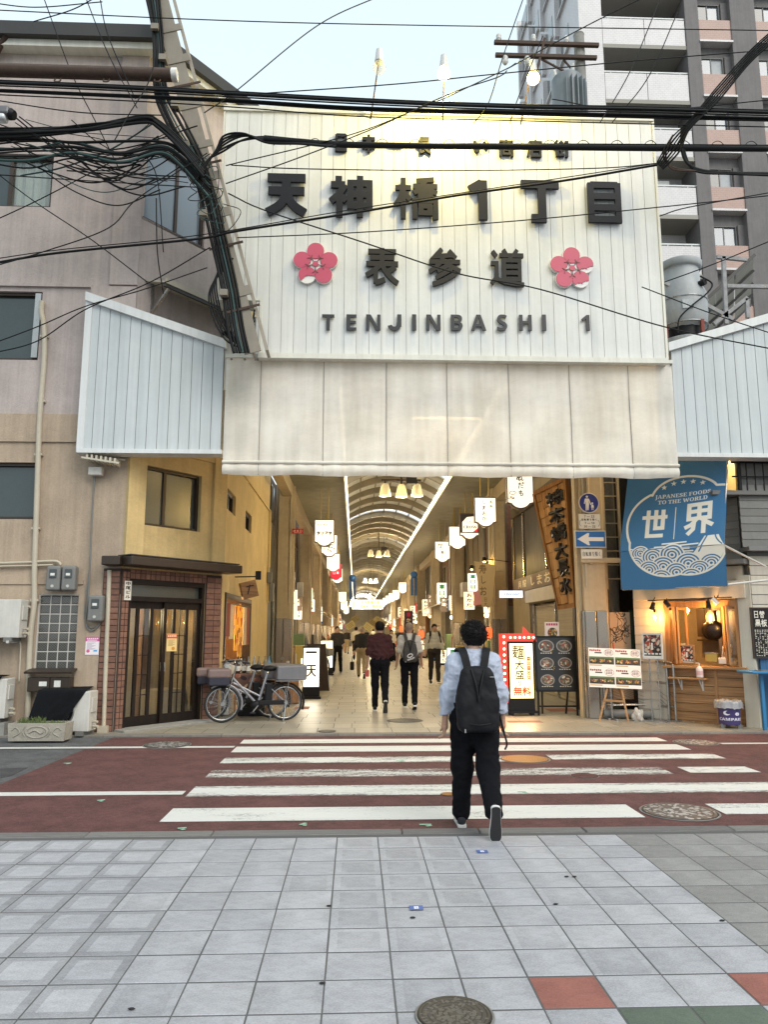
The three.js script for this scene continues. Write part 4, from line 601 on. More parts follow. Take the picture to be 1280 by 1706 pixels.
{ const p = gnd(60, 1238), t = thing('planter', 'rectangular stone relief planter standing at the roadside', 'planter', [p.x, 0.03, p.z - 0.12], -0.02);
const s = poly([[-0.4, 0], [0.4, 0], [0.42, 0.25], [-0.42, 0.25]]); s.holes.push(new THREE.Path([[-0.37, 0.06], [-0.37, 0.06]].map((q) => new THREE.Vector2(...q)))); s.holes.length = 0;
const stone = mat('cast_stone', [0.42, 0.385, 0.33], { map: T.concrete, bumpMap: T.cloudBump, bumpScale: 0.01, roughness: 0.95 });
part(t, 'box', [extrude(s, 0.04).translate(0, 0, 0.1), extrude(s, 0.04).translate(0, 0, -0.16), bx(0.05, 0.24, 0.22, -0.385, 0.125, -0.01), bx(0.05, 0.24, 0.22, 0.385, 0.125, -0.01), bx(0.74, 0.04, 0.22, 0, 0.03, -0.01)], stone);
part(t, 'soil', bx(0.72, 0.03, 0.22, 0, 0.2, -0.01), mat('soil', [0.05, 0.035, 0.022], { roughness: 1, bumpMap: T.cloudBump, bumpScale: 0.02 }));
part(t, 'relief', [new THREE.TorusGeometry(0.09, 0.012, 6, 24).scale(1.7, 0.9, 0.7).translate(0, 0.125, 0.142), ...[-1, 1].map((k) => tube([[k * 0.33, 0.06, 0.142], [k * 0.24, 0.12, 0.144], [k * 0.3, 0.19, 0.142], [k * 0.36, 0.15, 0.141]], 0.01, 20, 5)), tube([[-0.1, 0.12, 0.144], [-0.02, 0.15, 0.145], [0.06, 0.11, 0.145], [0.1, 0.13, 0.144]], 0.012, 20, 5), ...[-1, 1].map((k) => tube([[k * 0.16, 0.06, 0.143], [k * 0.2, 0.14, 0.145], [k * 0.17, 0.2, 0.143]], 0.009, 16, 5))], stone);
reseed(4); const blades = [];
for (let i = 0; i < 420; i++) { const x = rr(-0.33, 0.33), z = rr(-0.1, 0.08), h = rr(0.03, 0.11) * (x < 0.05 ? 1.25 : 0.7), a = rr(0, 6.3), b = bx(0.006, h, 0.002, 0, h / 2, 0, a, rr(-0.6, 0.6), rr(-0.4, 0.4)); blades.push(b.translate(x, 0.2, z)); }
part(t, 'weeds', blades, mat('weeds', [0.1, 0.14, 0.04], { roughness: 0.8 })).userData.kind = 'stuff';
}
{ const t = thing('mailboxes', 'pair of dark metal mailboxes under the glass blocks', 'mailbox', [0, 0, 0]); t.name = numbered('mailbox');
const a = on(52, 1128), b = on(88, 1151), c = on(124, 1128);
part(t, 'box', rbx(b.x - a.x - 0.01, a.y - b.y, 0.16, 0.01, (a.x + b.x) / 2, (a.y + b.y) / 2, ZF + 0.14), M.brownMetal); part(t, 'box', rbx(c.x - b.x - 0.01, a.y - b.y, 0.16, 0.01, (c.x + b.x) / 2, (a.y + b.y) / 2, ZF + 0.14), M.brownMetal);
part(t, 'hood', bx(c.x - a.x + 0.06, 0.03, 0.24, (a.x + c.x) / 2, a.y + 0.1, ZF + 0.17, 0, 0.2), M.brownMetal);
part(t, 'paper_label', bx(0.1, 0.1, 0.006, b.x + 0.12, b.y + 0.12, ZF + 0.224), M.paper); part(t, 'paper_label', bx(0.12, 0.07, 0.006, a.x + 0.25, b.y + 0.12, ZF + 0.224), M.paper);
}
const noticeT = canvasTex(96, 136, (x) => { x.fillStyle = '#e6dde0'; x.fillRect(0, 0, 96, 136); x.fillStyle = '#c2568f'; x.fillRect(0, 0, 96, 34); x.fillStyle = '#f2dce8'; for (let i = 0; i < 6; i++) x.fillRect(8 + i * 14, 8, 9, 9); x.fillRect(10, 22, 70, 6); x.fillStyle = '#9b8f9f'; for (let i = 0; i < 8; i++) x.fillRect(10, 44 + i * 7, 60 - (i % 3) * 12, 3); x.fillStyle = '#d05a8c'; x.beginPath(); x.arc(20, 108, 12, 0, 6.3); x.fill(); x.fillStyle = '#5f9fcf'; x.fillRect(58, 98, 26, 14); });
{ const a = on(142, 1061), b = on(163, 1091); solo('wall_notice', 'small pink headed paper notice on the tan wall', 'notice', boxUV(span(a.x, b.x, b.y, a.y, ZF + 0.034, ZF + 0.038), [a.x, b.x, b.y, a.y]), mat('notice', [1, 1, 1], { map: noticeT, roughness: 0.7 }), { uv: true }); }
const doorNoteT = canvasTex(80, 128, (x) => { x.fillStyle = '#e4c98a'; x.fillRect(0, 0, 80, 128); x.fillStyle = '#d2543a'; x.fillRect(0, 4, 80, 30); x.fillStyle = '#f7ead0'; for (let i = 0; i < 5; i++) x.fillRect(7 + i * 14, 11, 9, 10); x.fillStyle = '#8a6a3a'; for (let i = 0; i < 6; i++) x.fillRect(12, 44 + i * 8, 50 - (i % 2) * 14, 3); x.fillStyle = '#c98a2a'; x.beginPath(); x.arc(52, 108, 13, 0, 6.3); x.fill(); });
{ const r = chRect(280, 1056, 297, 1085); const g = chP(boxUV(span(r[0], r[1], r[2], r[3], -0.045, -0.041), r)); solo('door_notice', 'orange paper notice stuck on the dark sliding door', 'notice', g, mat('door_notice', [1, 1, 1], { map: doorNoteT, roughness: 0.7 }), { uv: true }); }
// ---------- arcade gate: name board, canvas valance, flanking panel wings ----------
const GZ = -12.15, SZ = -12.0; // gate plane, face of the name board
const sg = (px, py) => atz(px, py, SZ);
{ const t = thing('arcade_sign', 'huge white panelled name board over the arcade entrance with dark lettering', 'sign');
const top = 10.62, bot = 6.17, x0 = -2.33, x1 = 5.26, xn = -1.6, yn = 7.15;
reseed(14); const n = 36, w = (x1 - x0) / n, pm = [[0.72, 0.73, 0.71], [0.7, 0.712, 0.695], [0.73, 0.738, 0.72]].map((c) => mat('sign_panel', c, { map: T.panel, roughness: 0.38, bumpMap: T.cloudBump, bumpScale: 0.0015 }));
for (let i = 0; i < n; i++) { const a = x0 + i * w, low = a + w / 2 < xn ? yn : bot; part(t, 'panel', span(a + 0.004, a + w - 0.004, low, top, SZ - 0.03, SZ + rr(-0.002, 0.002)), pm[Math.floor(rnd() * 3)]); }
part(t, 'backing', [span(x0 + 0.01, x1 - 0.01, yn, top - 0.01, SZ - 0.4, SZ - 0.014), span(xn, x1 - 0.01, bot + 0.01, yn, SZ - 0.4, SZ - 0.0142)], mat('sign_joint', [0.5, 0.5, 0.47], { roughness: 0.8 }));
part(t, 'edge_trim', [span(x0 - 0.03, x1 + 0.03, top, top + 0.09, SZ - 0.42, SZ + 0.04), span(xn - 0.04, x1 + 0.02, bot - 0.09, bot, SZ - 0.42, SZ + 0.06), span(x1, x1 + 0.04, bot, top, SZ - 0.42, SZ + 0.02), span(xn - 0.04, xn, bot, yn, SZ - 0.42, SZ + 0.02), span(x0 - 0.03, xn - 0.04, yn - 0.05, yn, SZ - 0.42, SZ + 0.02), span(x0 - 0.03, x0, yn, top, SZ - 0.42, SZ + 0.015)], M.panelWarm);
const dark = mat('letter_charcoal', [0.018, 0.019, 0.025], { roughness: 0.5, map: T.metal, specularIntensity: 0.4 }), brown = mat('letter_bronze', [0.035, 0.032, 0.028], { roughness: 0.5, map: T.metal, specularIntensity: 0.4 });
const letter = (ch, l, tp, r, b, lw, m, d = 0.07) => { const a = sg(l, tp), c = sg(r, b), s = 1; const g = glyphGeo(ch, 1, 0.05, lw).scale((c.x - a.x) / 0.95, (a.y - c.y) / 0.95, 1).translate(a.x - 0.03 * (c.x - a.x), c.y - 0.03 * (a.y - c.y), SZ + d - 0.05); part(t, 'letter', g, m); };
[['日', 556, 225, 581, 256], ['本', 602, 226, 627, 258], ['一', 648, 228, 673, 260], ['長', 693, 230, 720, 260], ['い', 786, 232, 814, 262], ['商', 830, 234, 857, 264], ['店', 877, 235, 905, 265], ['街', 921, 235, 949, 265]].forEach((q) => letter(...q, '日本一い'.includes(q[0]) ? 0.17 : 0.125, dark, 0.06));
[['天', 440, 290, 516, 366], ['神', 548, 294, 622, 369], ['橋', 656, 297, 732, 372], ['丁', 862, 301, 937, 376], ['目', 970, 305, 1042, 378]].forEach((q) => letter(...q, ({ 橋: 0.115, 神: 0.15, 目: 0.15 })[q[0]] ?? 0.19, dark, 0.09));
letter('1', 762, 301, 838, 373, 0.2, dark, 0.09);
[['表', 607, 413, 667, 480], ['参', 711, 414, 771, 480], ['道', 814, 415, 875, 482]].forEach((q) => letter(...q, { 表: 0.13, 参: 0.12, 道: 0.11 }[q[0]], brown, 0.08));
[...'TENJINBASHI1'].forEach((ch, i) => {
const cx = [547, 585, 622, 659, 690, 722, 760, 797, 836, 875, 906, 977][i], a = sg(cx - 12, 524 + cx * 0.002), c = sg(cx + 12, 551 + cx * 0.002), n2 = 128;
const g = new THREE.ExtrudeGeometry(traced(n2, (x) => { x.translate(n2 / 2, n2 * 0.9); x.scale(1.25, 1); x.textAlign = 'center'; x.font = 'bold 112px sans-serif'; if (ch === 'I') x.fillRect(-10, -81, 20, 81); else if (ch === 'J') { x.lineWidth = 20; x.beginPath(); x.moveTo(18, -81); x.lineTo(18, -30); x.arc(-6, -30, 22, 0, 2.9); x.stroke(); } else x.fillText(ch, 0, 0); }), { depth: 0.03, bevelEnabled: false, curveSegments: 3 }).translate(-0.5, 0, 0).scale((c.x - a.x) * 1.5, (a.y - c.y) / 0.64, 1).translate((a.x + c.x) / 2, c.y - 0.1 * (a.y - c.y) / 0.64, SZ + 0.025);
part(t, 'letter', g, mat('letter_black', [0.022, 0.022, 0.026], { roughness: 0.4 }));
});
// plum blossoms: five petals, stamens, with some of the pink film peeled off
const pinkM = mat('petal_pink', [0.52, 0.075, 0.135], { roughness: 0.4 }), rimM = mat('petal_rim', [0.78, 0.76, 0.72], { roughness: 0.4 }), deep = mat('petal_deep', [0.2, 0.06, 0.06], { roughness: 0.5 });
[[526, 443, 3, 2], [952, 450, 1, 2]].forEach(([px, py, peel, peel2], q) => {
const c = sg(px, py), R = 0.185, f = part(t, 'plum_blossom', new THREE.CylinderGeometry(0.1, 0.1, 0.03, 20).rotateX(Math.PI / 2).translate(c.x, c.y, SZ + 0.045), rimM);
for (let k = 0; k < 5; k++) {
const a = Math.PI / 2 - (k * 2 * Math.PI) / 5, x = c.x + Math.cos(a) * 0.24, y = c.y + Math.sin(a) * 0.24;
part(f, 'petal_edge', new THREE.CylinderGeometry(R - 0.012, R - 0.012, 0.05, 32).rotateX(Math.PI / 2).scale(0.88, 0.88, 1).translate(x, y, SZ + 0.035), rimM);
const sh = new THREE.Shape(); if (k === peel || (q && k === peel2)) { for (let i = 0; i <= 30; i++) { const u = (i / 30) * Math.PI * 2, rr2 = 0.145 * (u > 4.1 && u < 5.9 ? (k === peel && !q ? 0.15 : 0.55) + 0.1 * Math.sin(u * 9) : 1); i ? sh.lineTo(Math.cos(u) * rr2, Math.sin(u) * rr2) : sh.moveTo(Math.cos(u) * rr2, Math.sin(u) * rr2); } } else sh.absarc(0, 0, 0.145, 0, Math.PI * 2);
part(f, 'petal', extrude(sh, 0.012).translate(x, y, SZ + 0.062), pinkM);
}
part(f, 'stamens', [...Array(5)].flatMap((_, k) => { const a = Math.PI / 2 - (k * 2 * Math.PI) / 5 + Math.PI / 5, p = (r, b) => [c.x + Math.cos(a + b) * r, c.y + Math.sin(a + b) * r, SZ + 0.078]; return [bar(p(0.05, 0), p(0.13, 0), 0.014, 0.008), bar(p(0.13, 0), p(0.17, 0.3), 0.012, 0.008), bar(p(0.13, 0), p(0.17, -0.3), 0.012, 0.008)]; }), deep);
part(f, 'centre', [new THREE.CylinderGeometry(0.05, 0.05, 0.02, 20).rotateX(Math.PI / 2).translate(c.x, c.y, SZ + 0.074)], pinkM);
});
}
// canvas valance: eight stitched panels, slightly slack
{ const t = thing('canvas_valance', 'stained off white canvas curtain hung under the name board', 'canvas');
const f = noiseField(512, [[3, 3, 1], [7, 4, 0.8], [20, 6, 0.5]], 91), st = noiseField(512, [[24, 2, 1], [60, 3, 0.6], [150, 5, 0.3], [6, 4, 1.3]], 92);
const tex = dataTex(512, (i) => { const s = st[i], c = F.cloud[i], v = 0.75 + 0.25 * Math.min(1, Math.max(0, (s - 0.2) * 1.7)) + 0.16 * (c - 0.5); return [v, v * (0.95 + 0.05 * s), v * (0.86 + 0.13 * s)]; }); tex.repeat.set(1 / 4.1, 1 / 2.2);
const cm = mat('canvas', [0.88, 0.86, 0.81], { map: tex, roughness: 0.85, bumpMap: T.fineBump, bumpScale: 0.001, transmission: 0.22 });
const seams = [-2.19, -1.6, -0.55, 0.5, 1.52, 2.57, 3.61, 4.63, 5.4], y0 = 4.12, y1 = 6.15;
const zAt = (x, y) => { const v = (y1 - y) / (y1 - y0), k = f[(Math.floor((v * 0.8 + 0.1) * 300) % 512) * 512 + (Math.floor(((x + 3) / 9) * 500) % 512)]; return GZ + 0.05 + 0.02 * v + 0.11 * (k - 0.5) * Math.sin(Math.PI * Math.min(1, v * 1.1)) + 0.012 * Math.sin(x * 21 + 3 * v) * (0.2 + v * 0.5) + (v > 0.9 ? 0.05 * Math.sin((v - 0.9) * 31) : 0); };
for (let k = 0; k < 8; k++) {
const a = seams[k], b = seams[k + 1], nx = 18, ny = 40, pos = [], idx = [];
for (let j = 0; j <= ny; j++) for (let i = 0; i <= nx; i++) { const x = a + 0.002 + ((b - a - 0.004) * i) / nx, y = y1 - ((y1 - y0) * j) / ny, sk = 1; pos.push(1.6 + (x - 1.6) * sk, y + (j === ny ? 0.012 * Math.sin(x * 5) : 0), zAt(x, y) - 0.014 * (Math.abs(i / nx - 0.5) * 2) ** 8); }
for (let j = 0; j < ny; j++) for (let i = 0; i < nx; i++) { const q = j * (nx + 1) + i; idx.push(q, q + nx + 1, q + 1, q + 1, q + nx + 1, q + nx + 2); }
const g = new THREE.BufferGeometry(); g.setAttribute('position', new THREE.Float32BufferAttribute(pos, 3)); g.setIndex(idx); g.computeVertexNormals(); part(t, 'canvas_panel', g, cm);
}
const seamM = mat('seam', [0.3, 0.29, 0.27], { roughness: 0.9 });
seams.slice(1, 8).forEach((x) => { const pts = []; for (let j = 0; j <= 10; j++) { const y = y1 - ((y1 - y0) * j) / 10, sk = 1; pts.push([1.6 + (x - 1.6) * sk, y, zAt(x, y) + 0.004]); } part(t, 'seam', tube(pts, 0.006, 30, 4), seamM); });
part(t, 'batten', [...Array(8)].map((_, k) => { const a = seams[k], b = seams[k + 1], sk = 1; return cyl([1.6 + (a - 1.6) * sk, 4.335, zAt(a, 4.335) + 0.02], [1.6 + (b - 1.6) * sk, 4.335, zAt(b, 4.335) + 0.02], 0.028, 0.028, 8); }), cm);
part(t, 'top_rail', span(-2.2, 5.41, 6.13, 6.19, GZ - 0.03, GZ + 0.07), M.panelWarm);
reseed(3); for (let x = -2.1; x < 5.4; x += 0.22) part(t, 'eyelet', new THREE.TorusGeometry(0.013, 0.005, 5, 10).translate(x, 6.1, zAt(x, 6.1) + 0.012), M.rust);
}
// slanting panel wings
function wing(pts, label, n, x0, x1, lowY, topAt) {
const t = thing('panel_wing', label, 'cladding wing'); reseed(n * 3); const z = GZ, w = (x1 - x0) / n, pm = [[0.57, 0.61, 0.625], [0.55, 0.595, 0.61], [0.59, 0.625, 0.64]].map((c) => mat('wing_panel', c, { map: T.panel, roughness: 0.4 }));
for (let i = 0; i < n; i++) { const a = x0 + i * w + 0.005, b = x0 + (i + 1) * w - 0.005; part(t, 'panel', extrude(poly([[a, lowY + 0.05], [b, lowY + 0.05], [b, topAt(b)], [a, topAt(a)]]), 0.03).translate(0, 0, z - 0.03), pm[Math.floor(rnd() * 3)]); }
part(t, 'backing', extrude(poly([[x0, lowY + 0.01], [x1, lowY + 0.01], [x1, topAt(x1)], [x0, topAt(x0)]]), 0.2).translate(0, 0, z - 0.215), mat('wing_joint', [0.22, 0.235, 0.24], { roughness: 0.7 }));
part(t, 'top_trim', extrude(poly([[x0 - 0.06, topAt(x0 - 0.06) - 0.02], [x1 + 0.04, topAt(x1 + 0.04) - 0.02], [x1 + 0.04, topAt(x1 + 0.04) + 0.13], [x0 - 0.06, topAt(x0 - 0.06) + 0.13]]), 0.32).translate(0, 0, z - 0.25), M.panelWhite);
part(t, 'bottom_trim', span(x0 - 0.04, x1 + 0.03, lowY - 0.02, lowY + 0.05, z - 0.25, z + 0.05), M.panelWhite);
return t;
}
{ const lw = (px, py) => atz(px, py, GZ), a = lw(143, 500), b = lw(377, 580);
const t = wing(null, 'pale blue grey panel wing slanting down towards the name board beside the leaning strut', 13, -4.52, -2.24, 4.5, (x) => a.y + ((x - a.x) / (b.x - a.x)) * (b.y - a.y));
part(t, 'end_trim', span(-4.58, -4.47, 4.49, 7.2, GZ - 0.2, GZ + 0.03), M.panelWhite);
const c = lw(1112, 585), d = lw(1280, 536);
wing(null, 'pale blue grey panel wing rising away from the name board under the cooling tower', 19, 5.42, 8.95, 4.52, (x) => c.y + ((x - c.x) / (d.x - c.x)) * (d.y - c.y));
const lad = thing('soffit_grating', 'cream slatted grating under the end of the panel wing', 'grating');
for (let i = 0; i < 7; i++) part(lad, 'slat', bx(0.03, 0.1, 0.28, -4.4 + i * 0.075, 4.42 - i * 0.012, GZ - 0.12), M.siding);
part(lad, 'rail', [bx(0.62, 0.03, 0.03, -4.18, 4.36, GZ + 0.02, 0, 0, -0.15), bx(0.62, 0.03, 0.03, -4.18, 4.46, GZ - 0.26, 0, 0, -0.1)], M.siding);
solo('junction_box', 'small white junction box under the panel wing', 'junction box', rbx(0.22, 0.14, 0.14, 0.015, -4.32, 4.22, ZF + 0.1), M.acWhite);
const gp = thing('gate_post', 'cream steel gate post between the panel wing and the canvas', 'post');
part(gp, 'post', [span(-2.3, -2.14, 5.6, 6.45, GZ - 0.3, GZ - 0.05), span(-2.15, -1.68, 6.16, 6.4, GZ - 0.45, GZ - 0.1)], M.panelWarm);
part(gp, 'cross_piece', [span(-2.32, -1.9, 6.62, 6.7, GZ - 0.3, GZ - 0.2), span(-2.32, -2.2, 6.4, 7.1, GZ - 0.3, GZ - 0.2)], M.beigeSteel);
}
// lamps on stalks over the name board
const bulbGlass = mat('bulb_glass', [0.95, 0.93, 0.88], { transmission: 0.9, roughness: 0.1, ior: 1.4 });
[[632, 110, 618, 196, false, 'unlit reflector bulb on a thin stalk above the name board'], [740, 120, 738, 200, true, 'glowing reflector bulb on a thin stalk above the name board'], [889, 128, 868, 206, true, 'glowing reflector bulb beside the transformer pole']].forEach(([px, py, bx0, by0, lit, l], i) => {
const z = SZ + (i === 2 ? 0.75 : 0.95), c = atz(px, py, z), b = atz(bx0, by0, SZ), t = thing('sign_lamp', l, 'lamp', [c.x, c.y, c.z]);
part(t, 'socket', [lathe([[0.035, 0.31], [0.05, 0.3], [0.075, 0.09], [0.07, 0.06], [0.0, 0.06]], 18)], M.ceramic);
const bm = lit ? mat('lit_bulb', [1, 0.85, 0.55], { emissive: C(1, 0.72, 0.32), emissiveIntensity: i === 1 ? 7 : 3 }) : bulbGlass;
part(t, 'bulb', lathe([[0.0, -0.13], [0.06, -0.12], [0.1, -0.075], [0.11, -0.02], [0.085, 0.04], [0.05, 0.085]], 20), bm);
part(t, 'stalk', [cyl([0.01, 0.27, -0.06], [b.x - c.x, b.y - c.y - 0.02, b.z - c.z], 0.011, 0.013, 6), cyl([0, 0.3, 0], [0.01, 0.27, -0.06], 0.01)], M.rust);
if (lit) { const L = new THREE.PointLight(C(1, 0.77, 0.17), i === 1 ? 15 : 4); L.position.set(c.x, c.y - 0.02, c.z); L.castShadow = true; L.shadow.radius = 4; scene.add(L); }
});
// ---------- arcade: floor lights, columns, roof ----------
const AY = 6.1, AL = -0.3, AR = 2.7, AX0 = -1.95, AX1 = 4.42, BAY = 9.3, ZC = -14.2;
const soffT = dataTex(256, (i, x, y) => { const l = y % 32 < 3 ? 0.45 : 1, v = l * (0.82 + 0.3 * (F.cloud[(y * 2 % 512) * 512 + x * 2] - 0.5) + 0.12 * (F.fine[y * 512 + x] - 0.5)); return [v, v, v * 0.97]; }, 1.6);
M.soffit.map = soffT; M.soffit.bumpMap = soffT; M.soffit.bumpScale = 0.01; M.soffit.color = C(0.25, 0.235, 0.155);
{ const t = thing('arcade_roof', 'long vaulted arcade roof with ribs and board soffits', 'roof');
const zEnd = -165, roofM = mat('vault_panel', [0.8, 0.77, 0.67], { roughness: 0.75, transmission: 0.45, map: T.panel }), ribM = mat('vault_rib', [0.27, 0.23, 0.155], { roughness: 0.6, map: T.metal });
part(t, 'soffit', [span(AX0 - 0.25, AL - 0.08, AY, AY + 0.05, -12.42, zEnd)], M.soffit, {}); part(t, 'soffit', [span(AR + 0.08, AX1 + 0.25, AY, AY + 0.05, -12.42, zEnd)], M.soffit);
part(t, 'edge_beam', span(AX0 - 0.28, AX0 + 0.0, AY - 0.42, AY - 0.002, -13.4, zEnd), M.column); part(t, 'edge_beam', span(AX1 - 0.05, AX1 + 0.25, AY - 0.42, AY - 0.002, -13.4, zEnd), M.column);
part(t, 'light_trough', [span(AL - 0.08, AL - 0.05, AY - 0.12, AY + 0.1, -12.42, zEnd), span(AR + 0.05, AR + 0.08, AY - 0.12, AY + 0.1, -12.42, zEnd)], ribM);
const arch = (x, up = 0) => AY + 0.06 + up + 0.5 * (1 - ((x - 1.2) / 1.58) ** 2);
const arcStrip = (z0, z1, th, off) => { const out = []; for (let k = 0; k < 12; k++) { const a = AL - 0.05 + (3.1 * k) / 12, b = AL - 0.05 + (3.1 * (k + 1)) / 12; out.push(extrude(poly([[a, arch(a) + off], [b, arch(b) + off], [b, arch(b) + off + th], [a, arch(a) + off + th]]), Math.abs(z1 - z0)).translate(0, 0, Math.min(z0, z1))); } return out; };
for (let b = 0, z = -12.6; z > zEnd; b++, z -= BAY) {
part(t, 'vault_panel', arcStrip(z - (b ? 0.9 : 0), z - BAY + 0.02, 0.03, 0.1), roofM);
for (const k of [0.45, 1.2, 2, 2.8, 3.6]) if (z - k * BAY / 4 > -90 || k === 2) part(t, 'rib', arcStrip(z - (k * BAY) / 4 - 0.07, z - (k * BAY) / 4 + 0.07, 0.2, -0.1), ribM);
}
for (const x of [0.15, 0.68, 1.2, 1.72, 2.25]) part(t, 'purlin', span(x - 0.02, x + 0.02, arch(x) + 0.03, arch(x) + 0.098, -12.6, zEnd), ribM);
part(t, 'front_fascia', [span(-2.3, 5.3, AY + 0.06, AY + 0.9, -12.42, -12.52)], M.panelWarm);
}
// continuous tube lights along both sides of the vault
const ledM = mat('led_tube', [1, 0.97, 0.9], { emissive: C(1, 0.9, 0.72), emissiveIntensity: 1.5, roughness: 0.4 });
[[AL, 'line of white tube light along the vault on the bicycle side'], [AR, 'line of white tube light along the vault on the food counter side']].forEach(([x, l]) => {
const t = thing('tube_light', l, 'light', [x, AY - 0.02, 0]);
for (let z = -13.5; z > -160; z -= 3.1) part(t, 'tube_lamp', span(-0.03, 0.03, -0.03, 0.03, z, z - 3.06), ledM);
for (let k = 0; k < 6; k++) { const L = 9, z = -17.5 - k * (k < 3 ? L : 14), a = new THREE.RectAreaLight(C(1, 0.86, 0.58), 17, 0.06, L); a.position.set(x, AY - 0.065, z); a.lookAt(x, 0, z); scene.add(a); }
});
// columns
function column(x, z, label) {
const t = thing('arcade_column', label, 'column', [x, 0.03, z], 0, 'steel columns along the arcade');
part(t, 'shaft', rbx(0.42, AY - 0.03, 0.42, 0.012, 0, (AY - 0.03) / 2, 0), M.column);
part(t, 'web_strip', [span(-0.28, -0.215, 0, AY - 0.1, -0.1, 0.1), span(0.215, 0.28, 0, AY - 0.1, -0.1, 0.1)], M.column);
const s = x > 0 ? -1 : 1;
part(t, 'metal_cladding', [rbx(0.2, 1.95, 0.05, 0.012, -0.11, 0.975, 0.225), rbx(0.2, 1.95, 0.05, 0.012, 0.11, 0.975, 0.225), rbx(0.05, 1.95, 0.2, 0.012, s * 0.225, 0.975, -0.1), rbx(0.05, 1.95, 0.2, 0.012, s * 0.225, 0.975, 0.11)], M.stainless);
part(t, 'emblem', new THREE.CylinderGeometry(0.06, 0.06, 0.02, 4).rotateX(Math.PI / 2).translate(0, 0.78, 0.255), M.steel);
part(t, 'conduit', cyl([s * 0.16, 2.4, 0.235], [s * 0.16, 5.6, 0.235], 0.014, 0.014, 6), M.pvc);
return t;
}
for (let k = 0; k < 9; k++) { column(4.5, ZC - k * BAY, k ? 'cream arcade column further along on the side of the shuttered shop' : 'cream corner column with polished metal base carrying the road signs'); if (k) column(-2.15, ZC - k * BAY + 0.6, 'cream arcade column with metal base on the bicycle side'); }
// hanging shield signs
const shieldShape = (w, h) => { const s = new THREE.Shape(), x = w / 2, b = -h; s.moveTo(-x, 0); s.lineTo(x, 0); s.lineTo(x, b * 0.84); s.lineTo(x * 0.72, b * 0.86); s.quadraticCurveTo(x * 0.45, b, 0, b); s.quadraticCurveTo(-x * 0.45, b, -x * 0.72, b * 0.86); s.lineTo(-x, b * 0.84); s.closePath(); return s; };
const SW = 0.62, SH = 0.86;
function shieldTex(draw, bg = '#fbf7ee') { return canvasTex(192, 266, (x, w, h) => { x.fillStyle = bg; x.fillRect(0, 0, w, h); x.fillStyle = x.strokeStyle = '#1d1a18'; draw(x); }); }
const scrib = (x, X, Y, n, w, h, seed) => { reseed(seed); x.lineCap = 'round'; for (let i = 0; i < n; i++) { x.beginPath(); x.lineWidth = 2 + rnd() * 2; let a = X + rnd() * w, b = Y + rnd() * h; x.moveTo(a, b); for (let k = 0; k < 3; k++) { a += rr(-14, 14); b += rr(-10, 10); x.lineTo(a, b); } x.stroke(); } };
const shieldFaces = [
shieldTex((x) => { kanCol(x, '焼れだも'.slice(1), 78, 20, 46, 6, 0.12, 48, 'round'); kanCol(x, 'たん', 62, -40, 50, 6, 0.12, 48, 'round'); x.lineWidth = 4; x.beginPath(); x.ellipse(40, 150, 22, 12, 0, 0, 6.3); x.stroke(); scrib(x, 24, 180, 5, 30, 14, 3); }),
shieldTex((x) => { kanCol(x, 'しまおか', 62, 28, 40, 8, 0.11, 40, 'round'); x.strokeStyle = '#444'; kanCol(x, '呉服', 132, 30, 26, 14, 0.1); }),
shieldTex((x) => { x.fillStyle = '#211d1c'; x.fillRect(0, 0, 192, 200); x.fillStyle = '#f6f2ea'; x.beginPath(); x.moveTo(24, 190); x.lineTo(24, 90); x.lineTo(70, 40); x.lineTo(150, 30); x.lineTo(180, 60); x.lineTo(180, 190); x.fill(); x.fillStyle = '#c9242b'; x.beginPath(); x.moveTo(180, 150); x.lineTo(180, 190); x.lineTo(130, 190); x.fill(); x.strokeStyle = x.fillStyle = '#181515'; kanRow(x, 'スナック', 62, 78, 22, 4, 0.12); x.font = 'bold 44px serif'; x.fillText('CROW', 30, 155); }),
shieldTex(() => {}),
shieldTex((x) => { kan(x, 'か', 30, 20, 70, 70, 0.1, 'round'); kanCol(x, 'に寿し', 70, 70, 46, 6, 0.1, 46, 'round'); }),
shieldTex((x) => { scrib(x, 40, 40, 14, 110, 150, 8); }),
shieldTex((x) => { x.strokeStyle = '#4b4743'; kanRow(x, '中日本店口', 22, 40, 22, 6, 0.1); x.strokeStyle = '#111'; kanRow(x, 'タソマタ', 22, 118, 34, 4, 0.24, 34); }),
shieldTex((x) => { kanCol(x, '日本店', 26, 110, 18, 6, 0.1); x.lineWidth = 9; x.lineCap = 'round'; [[70, 150, 130, 120], [100, 100, 80, 190], [90, 150, 160, 175], [120, 60, 132, 90], [100, 190, 120, 210]].forEach(([a, b, c, d]) => { x.beginPath(); x.moveTo(a, b); x.quadraticCurveTo((a + c) / 2 + 12, (b + d) / 2 - 12, c, d); x.stroke(); }); }),
shieldTex((x) => { x.strokeStyle = '#8a6f60'; kanRow(x, 'まくしおか', 18, 100, 26, 6, 0.1, 40, 'round'); }),
shieldTex((x) => { x.fillStyle = '#c3203a'; x.fillRect(0, 0, 192, 266); x.strokeStyle = '#fff3f0'; kanRow(x, '大目', 46, 60, 44, 12, 0.14); kanRow(x, '口車', 46, 130, 44, 12, 0.14); }, '#c3203a'),
];
const faceM = shieldFaces.map((tx, i) => mat('shield_face', i === 9 ? [0.8, 0.5, 0.5] : [0.9, 0.88, 0.83], { map: tx, emissive: C(1, 0.94, 0.82), emissiveMap: tx, emissiveIntensity: 0.75, roughness: 0.4 }));
const poleGold = mat('brass_pole', [0.48, 0.35, 0.1], { roughness: 0.5, metalness: 0.2 }), shieldFrame = mat('shield_frame', [0.12, 0.075, 0.05], { roughness: 0.5 });
